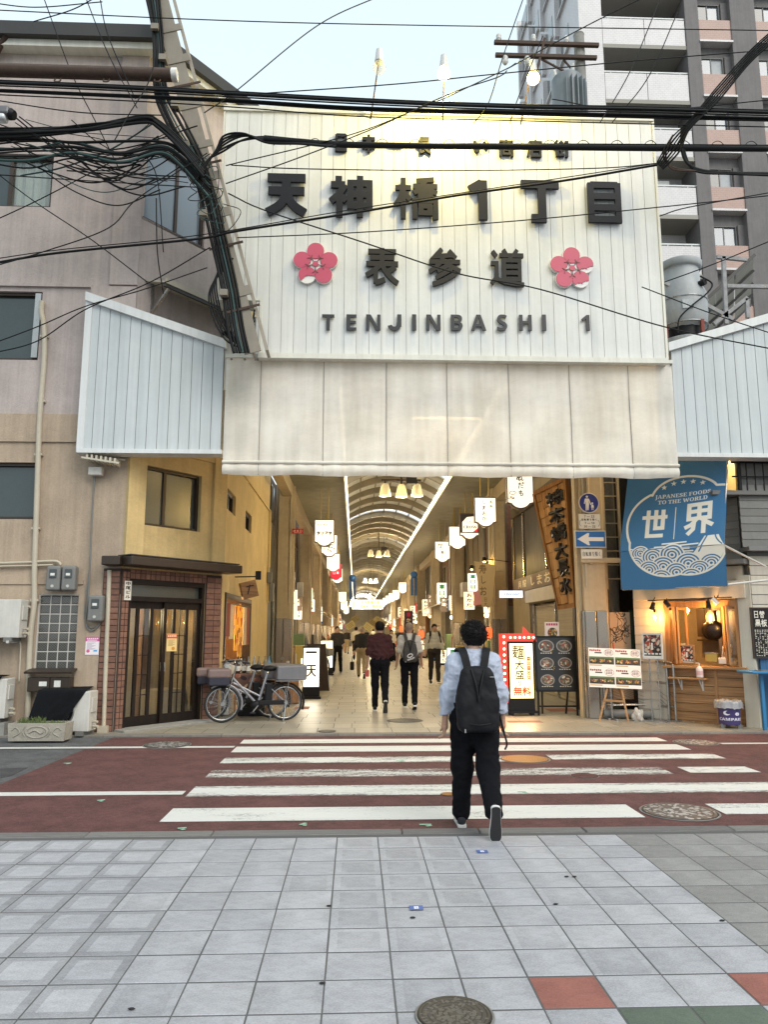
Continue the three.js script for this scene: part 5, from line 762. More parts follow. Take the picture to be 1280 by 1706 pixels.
const sGeo = (() => { const s = shieldShape(SW, SH), mk = (dep, k, z) => { const g = extrude(k === 1 ? s : shieldShape(SW * k, SH * k), dep).translate(0, k === 1 ? 0 : -SH * (1 - k) / 2, z); return g; }; const face = mk(0.01, 0.93, 0.086), back = mk(0.01, 0.93, -0.096), p = face.attributes.position, u = face.attributes.uv; for (let i = 0; i < p.count; i++) u.setXY(i, p.getX(i) / SW + 0.5, 1 + p.getY(i) / SH); const pb = back.attributes.position, ub = back.attributes.uv; for (let i = 0; i < pb.count; i++) ub.setXY(i, 0.5 - pb.getX(i) / SW, 1 + pb.getY(i) / SH); return { box: mk(0.18, 1, -0.09), face, back }; })();
function shieldSign(px, topY, z, k, label, x) {
const p = x === undefined ? atz(px, topY, z) : V(x, topY, z), t = thing('hanging_sign', label, 'hanging sign', [p.x, p.y, z], 0, 'lit shield signs hanging in the arcade');
part(t, 'case', sGeo.box, shieldFrame, { raw: true }); part(t, 'sign_face', sGeo.face, faceM[k], { raw: true }); part(t, 'sign_face', sGeo.back, faceM[k], { raw: true });
part(t, 'pole', cyl([-0.12, 0, 0], [-0.12, AY - p.y, 0], 0.022, 0.022, 6), poleGold); part(t, 'pole', cyl([0.12, 0, 0], [0.12, AY - p.y, 0], 0.022, 0.022, 6), poleGold);
return t;
}
shieldSign(865, 788, -16.9, 0, 'lit shield sign with brush script and a ring mark below the canvas edge'); shieldSign(808, 829, -21, 1, 'lit shield sign with four curved letters in a column'); shieldSign(781.5, 856, -24.2, 2, 'black and white shield sign with a red corner'); shieldSign(761.5, 877, -27.2, 3, 'blank lit white shield sign'); shieldSign(737, 902, -30.3, 4, 'lit shield sign with one large letter over a column of small ones');
[[671, 970, -57], [660, 983, -64], [653, 988, -71], [647.5, 992, -79], [642, 996, -88], [638, 1001, -98], [634, 1006, -109]].forEach(([px, y, z], i) => shieldSign(px, y, z, [5, 5, 5, 3, 3, 5, 3][i], i < 1 ? 'lit shield sign hung by itself before the far row' : 'lit shield sign in the far row of white signs'));
shieldSign(541, 866, -23.6, 6, 'lit shield sign with small and large block letters'); shieldSign(549, 891, -28.7, 7, 'lit shield sign with one brush written character'); shieldSign(555.5, 922, -34.6, 8, 'lit shield sign with faint brown script'); shieldSign(560, 939, -39.5, 9, 'red shield sign with white characters'); shieldSign(562.5, 947, -42.5, 3, 'blank lit shield sign behind the red one'); shieldSign(571, 986, -58, 5, 'dim shield sign deep in the arcade'); shieldSign(573.5, 1001, -66, 3, 'small lit shield sign deep in the arcade on the bicycle side'); shieldSign(577, 1010, -80, 3, 'tiny lit shield sign far along on the bicycle side');
// pendant lamp clusters
const bellM = mat('bell_shade', [0.75, 0.7, 0.52], { roughness: 0.5, transmission: 0.35, emissive: C(1, 0.85, 0.55), emissiveIntensity: 0.16 }), bellLit = mat('bell_shade_lit', [0.9, 0.85, 0.7], { roughness: 0.5, emissive: C(1, 0.92, 0.75), emissiveIntensity: 2.2 });
[[-19.6, 5.05, bellM, 'cluster of three cream bell lamps just inside the entrance'], [-38.8, 5.35, bellM, 'second cluster of three cream bell lamps'], [-60, 5.35, bellLit, 'cluster of three brightly lit bell lamps'], [-84, 5.35, bellLit, 'far cluster of brightly lit bell lamps'], [-108, 5.35, bellLit, 'added fifth cluster of bell lamps to brighten the far end'], [-132, 5.35, bellLit, 'added last cluster of bell lamps to brighten the end of the arcade']].forEach(([z, y, m, l], i) => {  // the last two clusters are added to brighten the far end
const t = thing('pendant_lamp', l, 'lamp', [1.2, y + 0.1, z]); t.scale.set(0.82, 0.82, 0.82);
for (const k of [-1, 0, 1]) { const s = part(t, 'bell_lamp', lathe([[0.03, 0.42], [0.1, 0.4], [0.14, 0.3], [0.19, 0.06], [0.2, 0.0], [0.185, 0.005], [0.13, 0.28], [0.02, 0.37]], 22, k * 0.52, k ? 0 : -0.06, k ? 0 : 0.2), m); part(s, 'lamp_cap', cyl([k * 0.52, k ? 0.4 : 0.34, k ? 0 : 0.2], [k * 0.52, 0.52, k ? 0 : 0.2], 0.035, 0.03, 8), M.brownMetal); }
part(t, 'hanger', [cyl([0, 0.5, 0], [0, AY - y + 0.75, 0], 0.03, 0.03, 8), bx(1.3, 0.05, 0.05, 0, 0.53, 0), bx(0.05, 0.05, 0.3, 0, 0.531, 0.1)], M.brownMetal);
if (i < 2) part(t, 'speaker', [rbx(0.34, 0.24, 0.2, 0.02, 0.3, 0.42, 0.5), cyl([0.3, 0.54, 0.5], [0.3, 1.2, 0.5], 0.015)], M.darkTrim);
const L = new THREE.PointLight(C(1, 0.82, 0.5), [15, 15, 30, 45, 70, 70][i]); L.position.set(1.2, y - 0.22, z); L.castShadow = true; L.shadow.radius = 8; scene.add(L);
});
// floodlight inside the gate that warms the corner walls and the carved board
{ const t = thing('gate_floodlight', 'floodlight hung behind the canvas under the gate roof', 'lamp', [1.6, 5.3, -12.75]);
part(t, 'housing', [rbx(1.3, 0.08, 0.16, 0.02, 0, 0.06, 0), cyl([-0.5, 0.1, 0], [-0.5, 0.85, 0], 0.012), cyl([0.5, 0.1, 0], [0.5, 0.85, 0], 0.012)], M.darkTrim);
part(t, 'lamp_panel', bx(1.2, 0.02, 0.11, 0, 0.012, 0), mat('flood_glow', [1, 0.85, 0.6], { emissive: C(1, 0.7, 0.35), emissiveIntensity: 3 }));
const a = new THREE.RectAreaLight(C(1, 0.7, 0.3), 60, 1.2, 0.11); a.position.set(1.6, 5.3, -12.75); a.lookAt(1.6, 0, -13.6); scene.add(a);
}
// ---------- right corner: food counter building ----------
const K0 = [5.0, -14.14], KA = -Math.atan2(0.672, 0.741), kU = [0.741, 0.672], kN = [-0.672, 0.741];
const onK = (px, py, off = 0) => { const r = rayOf(px, py), d = (K0[0] + kN[0] * off) * kN[0] + (K0[1] + kN[1] * off) * kN[1], t = d / (r[0] * kN[0] + r[2] * kN[1]); return [(r[0] * t - K0[0]) * kU[0] + (r[2] * t - K0[1]) * kU[1], 1.6 + r[1] * t]; };
const kP = (g) => placed(g, K0[0], 0, K0[1], KA);
const kW = (s, y, off) => V(K0[0] + kU[0] * s + kN[0] * off, y, K0[1] + kU[1] * s + kN[1] * off);
const kr = (l, t, r, b, off = 0) => { const m = (t + b) / 2, n = (l + r) / 2; return [onK(l, m, off)[0], onK(r, m, off)[0], onK(n, b, off)[1], onK(n, t, off)[1]]; };
const kEnd = onK(1248, 1100)[0], kOpen = kr(1113, 1003, 1236, 1110), kc = [kEnd * kU[0] + K0[0], kEnd * kU[1] + K0[1]];
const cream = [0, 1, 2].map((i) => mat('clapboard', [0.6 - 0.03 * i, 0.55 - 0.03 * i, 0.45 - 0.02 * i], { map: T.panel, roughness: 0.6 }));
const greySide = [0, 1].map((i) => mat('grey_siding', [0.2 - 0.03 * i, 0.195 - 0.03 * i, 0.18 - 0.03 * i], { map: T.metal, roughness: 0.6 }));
const FC = thing('food_counter_building', 'white clapboard corner shop with an open wooden food counter', 'building');
{ const [o0, o1, oy0, oy1] = kOpen; reseed(61);
const wallTop = 2.72;
const sw = onK(1061, 1100)[0]; part(FC, 'wall', [kP(span(sw, o0, 0, wallTop, -0.2, -0.02)), kP(span(o1, kEnd, 0, wallTop, -0.2, -0.02)), kP(span(o0, o1, oy1, wallTop, -0.2, -0.02))], cream[1]);
for (let y = 0.05; y < wallTop - 0.05; y += 0.165) { part(FC, 'clapboard', kP(bx(o0 - sw - 0.06, 0.158, 0.022, (o0 + sw) / 2 - 0.03, y + 0.08, -0.008, 0, -0.05)), cream[Math.floor(rnd() * 3)]); }
part(FC, 'fascia', kP(rbx(kEnd - sw, 0.3, 0.1, 0.01, (kEnd + sw) / 2 + 0.05, oy1 + 0.2, 0.06)), cream[0]);
part(FC, 'corner_post', [kP(span(kEnd - 0.09, kEnd + 0.12, 0.02, 2.55, -0.15, 0.06)), kP(span(o0 - 0.13, o0 - 0.03, 0.02, oy1 + 0.05, -0.1, 0.04))], cream[0]);
// opening frame and folded shutters
part(FC, 'counter_frame', [kP(span(o0 - 0.03, o0 + 0.07, oy0, oy1, -0.18, 0.05)), kP(span(o1 - 0.07, o1 + 0.03, oy0, oy1, -0.18, 0.05)), kP(span(o0 - 0.03, o1 + 0.03, oy1 - 0.09, oy1 + 0.02, -0.18, 0.055))], M.woodUp);
for (const [s, dir] of [[o0 + 0.12, 1], [o0 + 0.24, -0.6], [o1 - 0.12, -1], [o1 - 0.24, 0.6]]) { const a = dir * 0.9, w = 0.26, f = part(FC, 'folding_shutter', [bx(0.04, oy1 - oy0 - 0.12, 0.035, -w / 2, 0, 0), bx(0.04, oy1 - oy0 - 0.12, 0.035, w / 2, 0, 0), bx(w, 0.05, 0.034, 0, (oy1 - oy0) / 2 - 0.09, 0), bx(w, 0.05, 0.034, 0, -(oy1 - oy0) / 2 + 0.09, 0)].map((g) => kP(g.rotateY(a + Math.PI / 2).translate(s, (oy0 + oy1) / 2 - 0.02, 0.02))), M.woodUp); part(f, 'pane', kP(bx(w - 0.06, oy1 - oy0 - 0.24, 0.008).rotateY(a + Math.PI / 2).translate(s, (oy0 + oy1) / 2 - 0.02, 0.02)), M.glass); }
part(FC, 'counter_top', kP(rbx(o1 - o0 + 0.16, 0.05, 0.5, 0.01, (o0 + o1) / 2, oy0 - 0.02, -0.12)), M.wood);
const split = onK(1195, 1150)[0], nb = 6, bhh = (oy0 - 0.1) / nb, wv = [0, 1, 2].map((i) => mat('counter_board', [[0.4, 0.215, 0.085], [0.35, 0.185, 0.07], [0.44, 0.245, 0.1]][i], { map: T.wood, roughness: 0.55 }));
for (let j = 0; j < nb; j++) for (const [a, b] of [[o0 - 0.02, split - 0.015], [split + 0.015, o1 + 0.02]]) part(FC, 'plank', kP(rbx(b - a, bhh - 0.006, 0.03, 0.004, (a + b) / 2, 0.06 + (j + 0.5) * bhh, -0.005 + rr(-0.002, 0.002), 0, 1)), wv[Math.floor(rnd() * 3)]);
part(FC, 'board_trim', [kP(span(split - 0.025, split + 0.025, 0.05, oy0 - 0.05, -0.02, 0.025)), kP(span(o0 - 0.03, o1 + 0.03, 0.02, 0.06, -0.05, 0.03))], M.woodUp);
const base = [kP(span(o0 - 0.05, o1 + 0.05, 0.02, oy0 - 0.05, -0.1, -0.03))]; part(FC, 'counter_back', base, M.woodDark);
// kitchen inside
const kit = mat('kitchen_wall', [0.3, 0.27, 0.22], { map: T.plaster, roughness: 0.8 });
part(FC, 'kitchen', [kP(span(o0 - 0.5, o1 + 0.3, 0, 2.6, -1.75, -1.65)), kP(span(o0 - 0.6, o0 - 0.5, 0, 2.6, -1.75, -0.2)), kP(span(o1 + 0.2, o1 + 0.3, 0, 2.6, -1.75, -0.2)), kP(span(o0 - 0.6, o1 + 0.3, 2.6, 2.7, -1.75, -0.2)), kP(span(o0 - 0.5, o1 + 0.2, 0, 0.85, -1.65, -1.0))], kit);
const m0 = o0 + 0.42 * (o1 - o0), m1 = o0 + 0.86 * (o1 - o0);
part(FC, 'range_hood', [kP(span(m0, m1, oy0 + 0.15, oy1 - 0.12, -1.63, -1.58)), kP(span(m0 - 0.06, m0, oy0, oy1 - 0.1, -1.64, -1.4)), kP(span(m0 - 0.05, m1 + 0.1, oy1 - 0.12, oy1, -1.64, -1.1))], M.stainless);
part(FC, 'shelf', [kP(span(o0 + 0.1, m0 - 0.1, oy0 + 0.42, oy0 + 0.45, -1.6, -1.3))], M.woodDark);
part(FC, 'cupboard', kP(span(o0 + 0.1, m0 - 0.1, oy0 + 0.5, oy1 - 0.08, -1.62, -1.35)), M.woodDark);
// street side wall of the same building
const cx = kc[0], cz = kc[1] + 0.28;
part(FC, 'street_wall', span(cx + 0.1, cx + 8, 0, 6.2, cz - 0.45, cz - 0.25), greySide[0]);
const bluew = [0, 1, 2].map((i) => mat('blue_board', [0.03, 0.14 + 0.02 * i, 0.3 + 0.03 * i], { map: T.woodUp, roughness: 0.55 }));
for (let i = 0; i < 8; i++) part(FC, 'blue_board', span(cx + 0.16 + i * 0.16, cx + 0.31 + i * 0.16, 0.03, 1.85, cz - 0.24, cz - 0.2), bluew[i % 3]);
for (let k = 0; k < 6; k++) part(FC, 'white_board', bx(8, 0.155, 0.03, cx + 4.1, 1.97 + k * 0.165, cz - 0.21, 0, -0.06), cream[Math.floor(rnd() * 3)]);
part(FC, 'upper_ledge', [kP(span(sw, kEnd + 0.1, 2.74, 2.82, -0.1, 0.22)), span(cx, cx + 8, 2.95, 3.02, cz - 0.3, cz + 0.02)], M.greyPlastic);
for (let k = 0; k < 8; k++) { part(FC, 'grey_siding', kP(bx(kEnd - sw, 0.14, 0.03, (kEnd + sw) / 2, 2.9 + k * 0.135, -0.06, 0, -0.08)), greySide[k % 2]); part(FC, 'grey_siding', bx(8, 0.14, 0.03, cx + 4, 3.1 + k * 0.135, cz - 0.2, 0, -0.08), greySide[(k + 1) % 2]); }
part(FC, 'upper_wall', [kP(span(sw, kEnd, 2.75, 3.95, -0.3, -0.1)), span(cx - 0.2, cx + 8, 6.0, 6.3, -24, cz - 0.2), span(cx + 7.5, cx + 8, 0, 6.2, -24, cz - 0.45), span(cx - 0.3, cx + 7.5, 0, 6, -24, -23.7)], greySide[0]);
// dim balcony with a lit wall behind railings
part(FC, 'lit_wall', [span(cx - 0.4, cx + 8, 3.95, 6.0, cz - 1.6, cz - 1.5), kP(span(0.2, kEnd, 3.95, 6.0, -1.3, -1.2))], mat('balcony_plaster', [0.5, 0.46, 0.38], { map: T.plaster, roughness: 0.9 }));
part(FC, 'balcony_floor', [span(cx - 0.5, cx + 8, 3.93, 4.0, cz - 1.5, cz - 0.1)], greySide[1]);
part(FC, 'railing', [span(cx - 0.1, cx + 8, 4.5, 4.54, cz - 0.2, cz - 0.16), span(cx - 0.1, cx + 8, 4.25, 4.27, cz - 0.19, cz - 0.17), ...[0, 0.6, 1.2, 1.8, 2.4].map((d) => span(cx + d, cx + d + 0.05, 3.95, 6, cz - 0.2, cz - 0.15)), ...[...Array(16)].map((_, i) => span(cx + i * 0.15, cx + i * 0.15 + 0.015, 4.0, 4.5, cz - 0.185, cz - 0.17))], M.black);
const bl = thing('balcony_lamp', 'warm lamp on the dim balcony wall above the counter', 'lamp', [cx + 0.35, 5.3, cz - 1.35]);
part(bl, 'lamp_globe', ball(0.09, 0, 0, 0), mat('balcony_glow', [1, 0.85, 0.5], { emissive: C(1, 0.68, 0.25), emissiveIntensity: 3 })); part(bl, 'wall_plate', cyl([0, 0, -0.13], [0, 0, -0.08], 0.05), M.darkTrim);
const L = new THREE.PointLight(C(1, 0.66, 0.22), 15); L.position.set(cx + 0.35, 5.3, cz - 1.35); L.castShadow = true; L.shadow.radius = 4; scene.add(L);
}
// ---------- blue printed awning ----------
{ const W = 620, H = 860, blue = '#376f9b', ink = '#e6e1d4';
const tx = canvasTex(W, H, (x) => {
x.fillStyle = blue; x.fillRect(0, 0, W, H); x.translate(0, 88); x.scale(1, 0.89); x.strokeStyle = x.fillStyle = ink; x.lineWidth = 15; x.lineJoin = 'round';
// cloud outline
x.beginPath(); x.moveTo(62, 545); x.bezierCurveTo(8, 440, 20, 290, 165, 218); x.lineTo(176, 222); x.bezierCurveTo(215, 100, 420, 60, 545, 180); x.lineTo(560, 200); x.lineTo(W, 206); x.stroke();
for (let i = 0; i < 5; i++) { const cx = 245 + i * 58, cy = 172 - [0, 22, 28, 22, 4][i]; x.beginPath(); for (let k = 0; k < 10; k++) { const a = -Math.PI / 2 + (k * Math.PI) / 5, r = k % 2 ? 8 : 20; k ? x.lineTo(cx + Math.cos(a) * r, cy + Math.sin(a) * r) : x.moveTo(cx + Math.cos(a) * r, cy + Math.sin(a) * r); } x.closePath(); x.fill(); }
x.textAlign = 'center'; x.font = 'bold 37px serif'; x.fillText('JAPANESE FOODS', 362, 248); x.fillText('TO THE WORLD', 362, 287);
kan(x, '世', 118, 312, 168, 200, 0.15); kan(x, '界', 378, 300, 178, 218, 0.15);
x.lineWidth = 5; x.beginPath(); x.moveTo(326, 315); x.lineTo(326, 530); x.stroke();
x.lineWidth = 9; x.lineCap = 'round'; [[260, 556, 400], [215, 575, 470], [250, 594, 420], [230, 613, 440]].forEach(([a, y, b]) => { x.beginPath(); x.moveTo(a, y); x.lineTo(b, y); x.stroke(); });
// sea and mountain inside a rounded field
x.save(); x.beginPath(); x.moveTo(56, 545); x.lineTo(W + 20, 520); x.bezierCurveTo(W, 760, 460, 800, 360, 765); x.bezierCurveTo(210, 815, 60, 720, 56, 545); x.closePath(); x.clip();
x.fillStyle = ink; x.beginPath(); x.moveTo(395, 690); x.quadraticCurveTo(470, 600, 505, 530); x.lineTo(585, 526); x.quadraticCurveTo(605, 590, 660, 640); x.lineTo(660, 900); x.lineTo(380, 900); x.fill();
x.strokeStyle = blue; x.lineWidth = 8; x.beginPath(); x.moveTo(520, 528); x.lineTo(474, 622); x.moveTo(566, 528); x.quadraticCurveTo(572, 560, 604, 585); x.stroke();
const rows = [[60, 620, 52], [130, 610, 58], [205, 640, 70], [320, 625, 76], [95, 690, 62], [265, 705, 74], [410, 690, 78], [540, 700, 70], [180, 725, 66], [340, 745, 70], [470, 735, 64], [110, 770, 70], [250, 785, 66], [420, 790, 70], [560, 770, 60]];
for (const [cx, cy, R] of rows) { for (let k = 0; k < 8; k++) { x.fillStyle = k % 2 ? blue : ink; x.beginPath(); x.arc(cx, cy + 10, R * (1 - k / 8), 0, 6.3); x.fill(); } }
x.restore(); x.strokeStyle = ink; x.lineWidth = 13; x.beginPath(); x.moveTo(60, 540); x.bezierCurveTo(60, 720, 210, 812, 360, 768); x.bezierCurveTo(460, 800, 600, 765, W + 10, 600); x.stroke();
});
const am = mat('awning_print', [0.9, 0.9, 0.9], { map: tx, roughness: 0.7, bumpMap: T.fineBump, bumpScale: 0.001 });
const OFF = 0.75, bl = onK(1037, 985, OFF), br = onK(1213, 975, OFF), fl = onK(1043, 922, OFF), fr = onK(1217, 903, OFF), tl = onK(1064, 757, 0.05), tr = onK(1226, 757, 0.05);
const yb = (bl[1] + br[1]) / 2, yf = (fl[1] + fr[1]) / 2, yt = Math.max(tl[1], tr[1]), s0 = bl[0], s1 = br[0];
const t = thing('printed_awning', 'blue awning with pale wave and mountain print over the food counter', 'awning');
const grid = (rows) => { const n = 16, pos = [], uv = [], idx = []; rows.forEach(([y, off, v, e], j) => { for (let i = 0; i <= n; i++) { const u = i / n, p = kW(s0 + (s1 - s0) * u, y + 0.012 * Math.sin(u * 7 + j), off + 0.012 * Math.sin(u * 5 + j * 0.7)); pos.push(p.x, p.y, p.z); uv.push(u, v); } }); for (let j = 0; j < rows.length - 1; j++) for (let i = 0; i < n; i++) { const q = j * (n + 1) + i; idx.push(q, q + n + 1, q + 1, q + 1, q + n + 1, q + n + 2); } const g = new THREE.BufferGeometry(); g.setAttribute('position', new THREE.Float32BufferAttribute(pos, 3)); g.setAttribute('uv', new THREE.Float32BufferAttribute(uv, 2)); g.setIndex(idx); g.computeVertexNormals(); return g; };
const VF = 0.285; part(t, 'valance', grid([[yf, OFF, VF], [(yf + yb) / 2, OFF + 0.01, VF / 2], [yb, OFF, 0]]), am, { uv: true });
part(t, 'sloped_sheet', grid([[yt, 0.05, 1], [yt + (yf - yt) * 0.5, 0.05 + (OFF - 0.05) * 0.48, 0.5 + VF / 2], [yf, OFF, VF]]), am, { uv: true });
part(t, 'frame_bar', [cyl(kW(s0, yf - 0.01, OFF - 0.03), kW(s1, yf - 0.01, OFF - 0.03), 0.018), cyl(kW(s0, yb + 0.01, OFF - 0.02), kW(s1, yb + 0.01, OFF - 0.02), 0.012)], M.steel);
for (const s of [s0 + 0.02, s1 - 0.02]) part(t, 'support_arm', [cyl(kW(s, yf, OFF - 0.03), kW(s, yf - 0.05, 0), 0.014), cyl(kW(s, yf, OFF - 0.03), kW(s, yt, 0.03), 0.014)], M.steel);
part(t, 'stay_rod', [cyl(kW(s1, yf - 0.02, OFF), kW(s1 + 0.45, yf - 0.35, 0.1), 0.016), cyl(kW(s1, yb + 0.03, OFF), kW(s1 + 0.5, yb + 0.12, 0.1), 0.02)], M.acWhite);
}
// ---------- counter fittings ----------
const glowBulb = mat('filament_glow', [1, 0.8, 0.5], { emissive: C(1, 0.58, 0.18), emissiveIntensity: 14 }), amber = mat('amber_bulb', [1, 0.86, 0.62], { transmission: 0.95, roughness: 0.05, ior: 1.3 });
[[1092, 1030, 0.2, 'bare filament bulb by the cream clapboards'], [1145, 1018, -0.6, 'filament bulb hung inside the counter kitchen'], [1184, 1030, 0.2, 'large filament bulb in front of the hanging pan']].forEach(([px, py, off, l], i) => {
const q = onK(px, py, off), p = kW(q[0], q[1], off), R = i === 2 ? 0.075 : 0.055, t = thing('filament_bulb', l, 'light bulb', p);
part(t, 'bulb_glass', lathe([[0, -R * 1.2], [R * 0.6, -R], [R, -R * 0.2], [R * 0.85, R * 0.7], [R * 0.35, R * 1.6], [R * 0.33, R * 2]], 18), amber);
part(t, 'filament', [cyl([0, -R * 0.5, 0], [0, R * 1.1, 0], R * 0.3, R * 0.22, 8)], glowBulb);
part(t, 'socket', [cyl([0, R * 1.9, 0], [0, R * 2.9, 0], 0.022, 0.022, 10), cyl([0, R * 2.9, 0], [0, R * 2.9 + 0.12, 0], 0.006, 0.006, 6)], M.black);
const L = new THREE.PointLight(C(1, 0.55, 0.2), [1.0, 2.6, 2.2][i]); L.position.set(p.x, p.y + R * 0.3, p.z); L.castShadow = true; L.shadow.radius = 1.6; scene.add(L);
});
const rail = kr(1080, 999, 1195, 1001, 0.2);
solo('light_rail', 'thin dark rail above the counter carrying the spotlights', 'rail', [cyl(kW(rail[0], rail[2] + 0.02, 0.2), kW(rail[1] + 0.25, rail[2] + 0.04, 0.2), 0.012), ...[rail[0] + 0.1, rail[1]].map((s) => cyl(kW(s, rail[2] + 0.02, 0.2), kW(s, rail[2] + 0.08, 0.1), 0.01))], M.darkTrim);
[[1088, 1010, -0.4, 0, 'black spotlight at the clapboard end of the rail'], [1112, 1006, 0.5, 0, 'black spotlight over the counter frame'], [1181, 1008, 0, 0, 'black socket spotlight over the large bulb'], [1192, 1002, 0.6, 1, 'white spotlight on the counter rail']].forEach(([px, py, a, w, l]) => { const q = onK(px, py, 0.2), p = kW(q[0], q[1], 0.2), t = thing('spotlight', l, 'spotlight', p, KA); part(t, 'lamp_head', lathe([[0.0, 0.07], [0.035, 0.07], [0.045, -0.05], [0.04, -0.06], [0, -0.045]], 14).rotateZ(a).rotateX(0.3), w ? M.white : M.black); part(t, 'arm', cyl([0, 0.02, 0], [0, 0.1, 0], 0.008, 0.008, 6), M.black); });
{ const q = onK(1188, 1050, -0.7), p = kW(q[0], q[1], -0.7), t = thing('wok_pan', 'black round pan hanging in the kitchen', 'pan', p, KA); part(t, 'bowl', ball(0.2, 0, 0, 0, 1, 0.93, 0.35, 24, 14), mat('iron_pan', [0.012, 0.01, 0.01], { roughness: 0.25, metalness: 0.3 })); part(t, 'handle', cyl([-0.1, 0.16, 0], [-0.14, 0.42, 0], 0.012), M.black); }
{ const q = onK(1140, 1092, -0.35), p = kW(q[0], q[1], -0.35); for (let i = 0; i < 4; i++) solo('dinner_plate', 'striped round plate standing in the rack behind the menu frame', 'plate', new THREE.CylinderGeometry(0.15, 0.1, 0.015, 28).rotateX(1.45).rotateY(KA + 0.3).translate(p.x + i * 0.035 * kN[0] * -1, p.y + 0.07, p.z - i * 0.035), M.ceramic, { group: 'plates stacked upright on the counter' }); }
const menuT = canvasTex(160, 220, (x) => { x.fillStyle = '#1f1a17'; x.fillRect(0, 0, 160, 220); reseed(17); const c = ['#7d2e22', '#b9512f', '#8f8a80', '#c9b79c', '#3a302b', '#a9382c', '#d8cdbd']; for (let i = 0; i < 70; i++) { x.fillStyle = c[Math.floor(rnd() * 7)]; x.beginPath(); x.ellipse(rnd() * 160, 14 + rnd() * 150, 6 + rnd() * 20, 4 + rnd() * 10, rnd() * 3, 0, 6.3); x.fill(); } x.fillStyle = '#e9e4da'; x.fillRect(8, 6, 144, 12); x.fillRect(70, 84, 14, 60); for (let i = 0; i < 5; i++) x.fillRect(10 + i * 30, 170, 22, 14); x.fillRect(10, 194, 140, 14); });
const menuM = mat('menu_print', [0.95, 0.95, 0.95], { map: menuT, roughness: 0.35 });
function framed(name, label, cat, px, py, w, h, off, frameM, faceM2, legs) { const q = onK(px, py, off), p = kW(q[0], q[1], off), t = thing(name, label, cat, p, KA); part(t, 'frame', frameGeo(-w / 2, w / 2, -h / 2, h / 2, 0.025, 0.03, 0.02), frameM); part(t, 'menu_sheet', boxUV(bx(w - 0.045, h - 0.045, 0.008, 0, 0, 0.004), [-w / 2, w / 2, -h / 2, h / 2]), faceM2, { uv: true }); if (legs) { part(t, 'leg', cyl([-0.08, -h / 2, -0.01], [-0.08, -p.y + 0.04, -0.01], 0.012), M.steel); part(t, 'leg', cyl([0.07, -h / 2, -0.01], [0.07, -p.y + 0.04, -0.01], 0.012), M.steel); part(t, 'base', bx(0.4, 0.015, 0.3, 0, -p.y + 0.04, 0), M.steel); } return t; }
framed('menu_stand', 'white framed menu on a tall two legged stand by the clapboards', 'menu stand', 1088, 1076, 0.36, 0.46, 0.25, M.white, menuM, true);
framed('counter_menu', 'small wooden framed menu standing on the counter', 'menu', 1146, 1090, 0.26, 0.33, 0.02, M.wood, menuM, false);
{ const q = onK(1188, 1096, -0.05), p = kW(q[0], q[1], -0.05), t = thing('brass_box', 'small brass wire box on the counter', 'box', p, KA); part(t, 'body', rbx(0.2, 0.14, 0.14, 0.01), mat('brass', [0.5, 0.34, 0.08], { metalness: 0.7, roughness: 0.3 })); part(t, 'lid', rbx(0.21, 0.02, 0.15, 0.006, 0, 0.08, 0), M.steel); }
{ const q = onK(1211, 1101, -0.05), p = kW(q[0], q[1], -0.05), t = thing('chopstick_holder', 'white box full of wooden chopsticks on the counter', 'holder', p, KA); part(t, 'box', rbx(0.22, 0.1, 0.14, 0.008, 0, 0, 0), M.ceramic); reseed(8); for (let i = 0; i < 12; i++) part(t, 'chopsticks', bar([-0.08 + i * 0.014, 0.03, rr(-0.03, 0.03)], [-0.08 + i * 0.014 + rr(-0.01, 0.08), rr(0.2, 0.29), rr(-0.05, 0.03)], 0.012, 0.012), i % 2 ? M.wood : M.paper); }
{ const q = onK(1146, 1130, 0.12), p = kW(q[0], q[1], 0.12), t = thing('wall_shelf', 'narrow wooden shelf on white brackets below the counter', 'shelf', p, KA); const w = onK(1178, 1130, 0.12)[0] - onK(1115, 1130, 0.12)[0]; part(t, 'board', rbx(w, 0.03, 0.2, 0.006, 0, 0, -0.02), M.wood); for (const s of [-0.14, 0.22]) part(t, 'bracket', [bx(0.025, 0.2, 0.015, s, -0.11, -0.11), bar([s, -0.2, -0.1], [s, -0.02, 0.05], 0.015, 0.012), bx(0.025, 0.012, 0.17, s, -0.022, -0.03)], M.white);
const b = thing('soap_bottle', 'white pump bottle standing on the narrow shelf', 'bottle', kW(onK(1167, 1128, 0.12)[0], q[1] + 0.015, 0.12), KA); part(b, 'bottle', lathe([[0, 0], [0.055, 0], [0.06, 0.02], [0.06, 0.16], [0.03, 0.19], [0.02, 0.2]], 18), mat('bottle_white', [0.7, 0.62, 0.6], { roughness: 0.4 })); part(b, 'pump', [cyl([0, 0.2, 0], [0, 0.25, 0], 0.012), bar([0, 0.25, 0], [-0.05, 0.25, 0.02], 0.015, 0.012)], M.white); part(b, 'bottle_label', cyl([0, 0.05, 0], [0, 0.12, 0], 0.0608, 0.0608, 18, true), mat('label_pink', [0.65, 0.42, 0.42], { roughness: 0.6 })); }
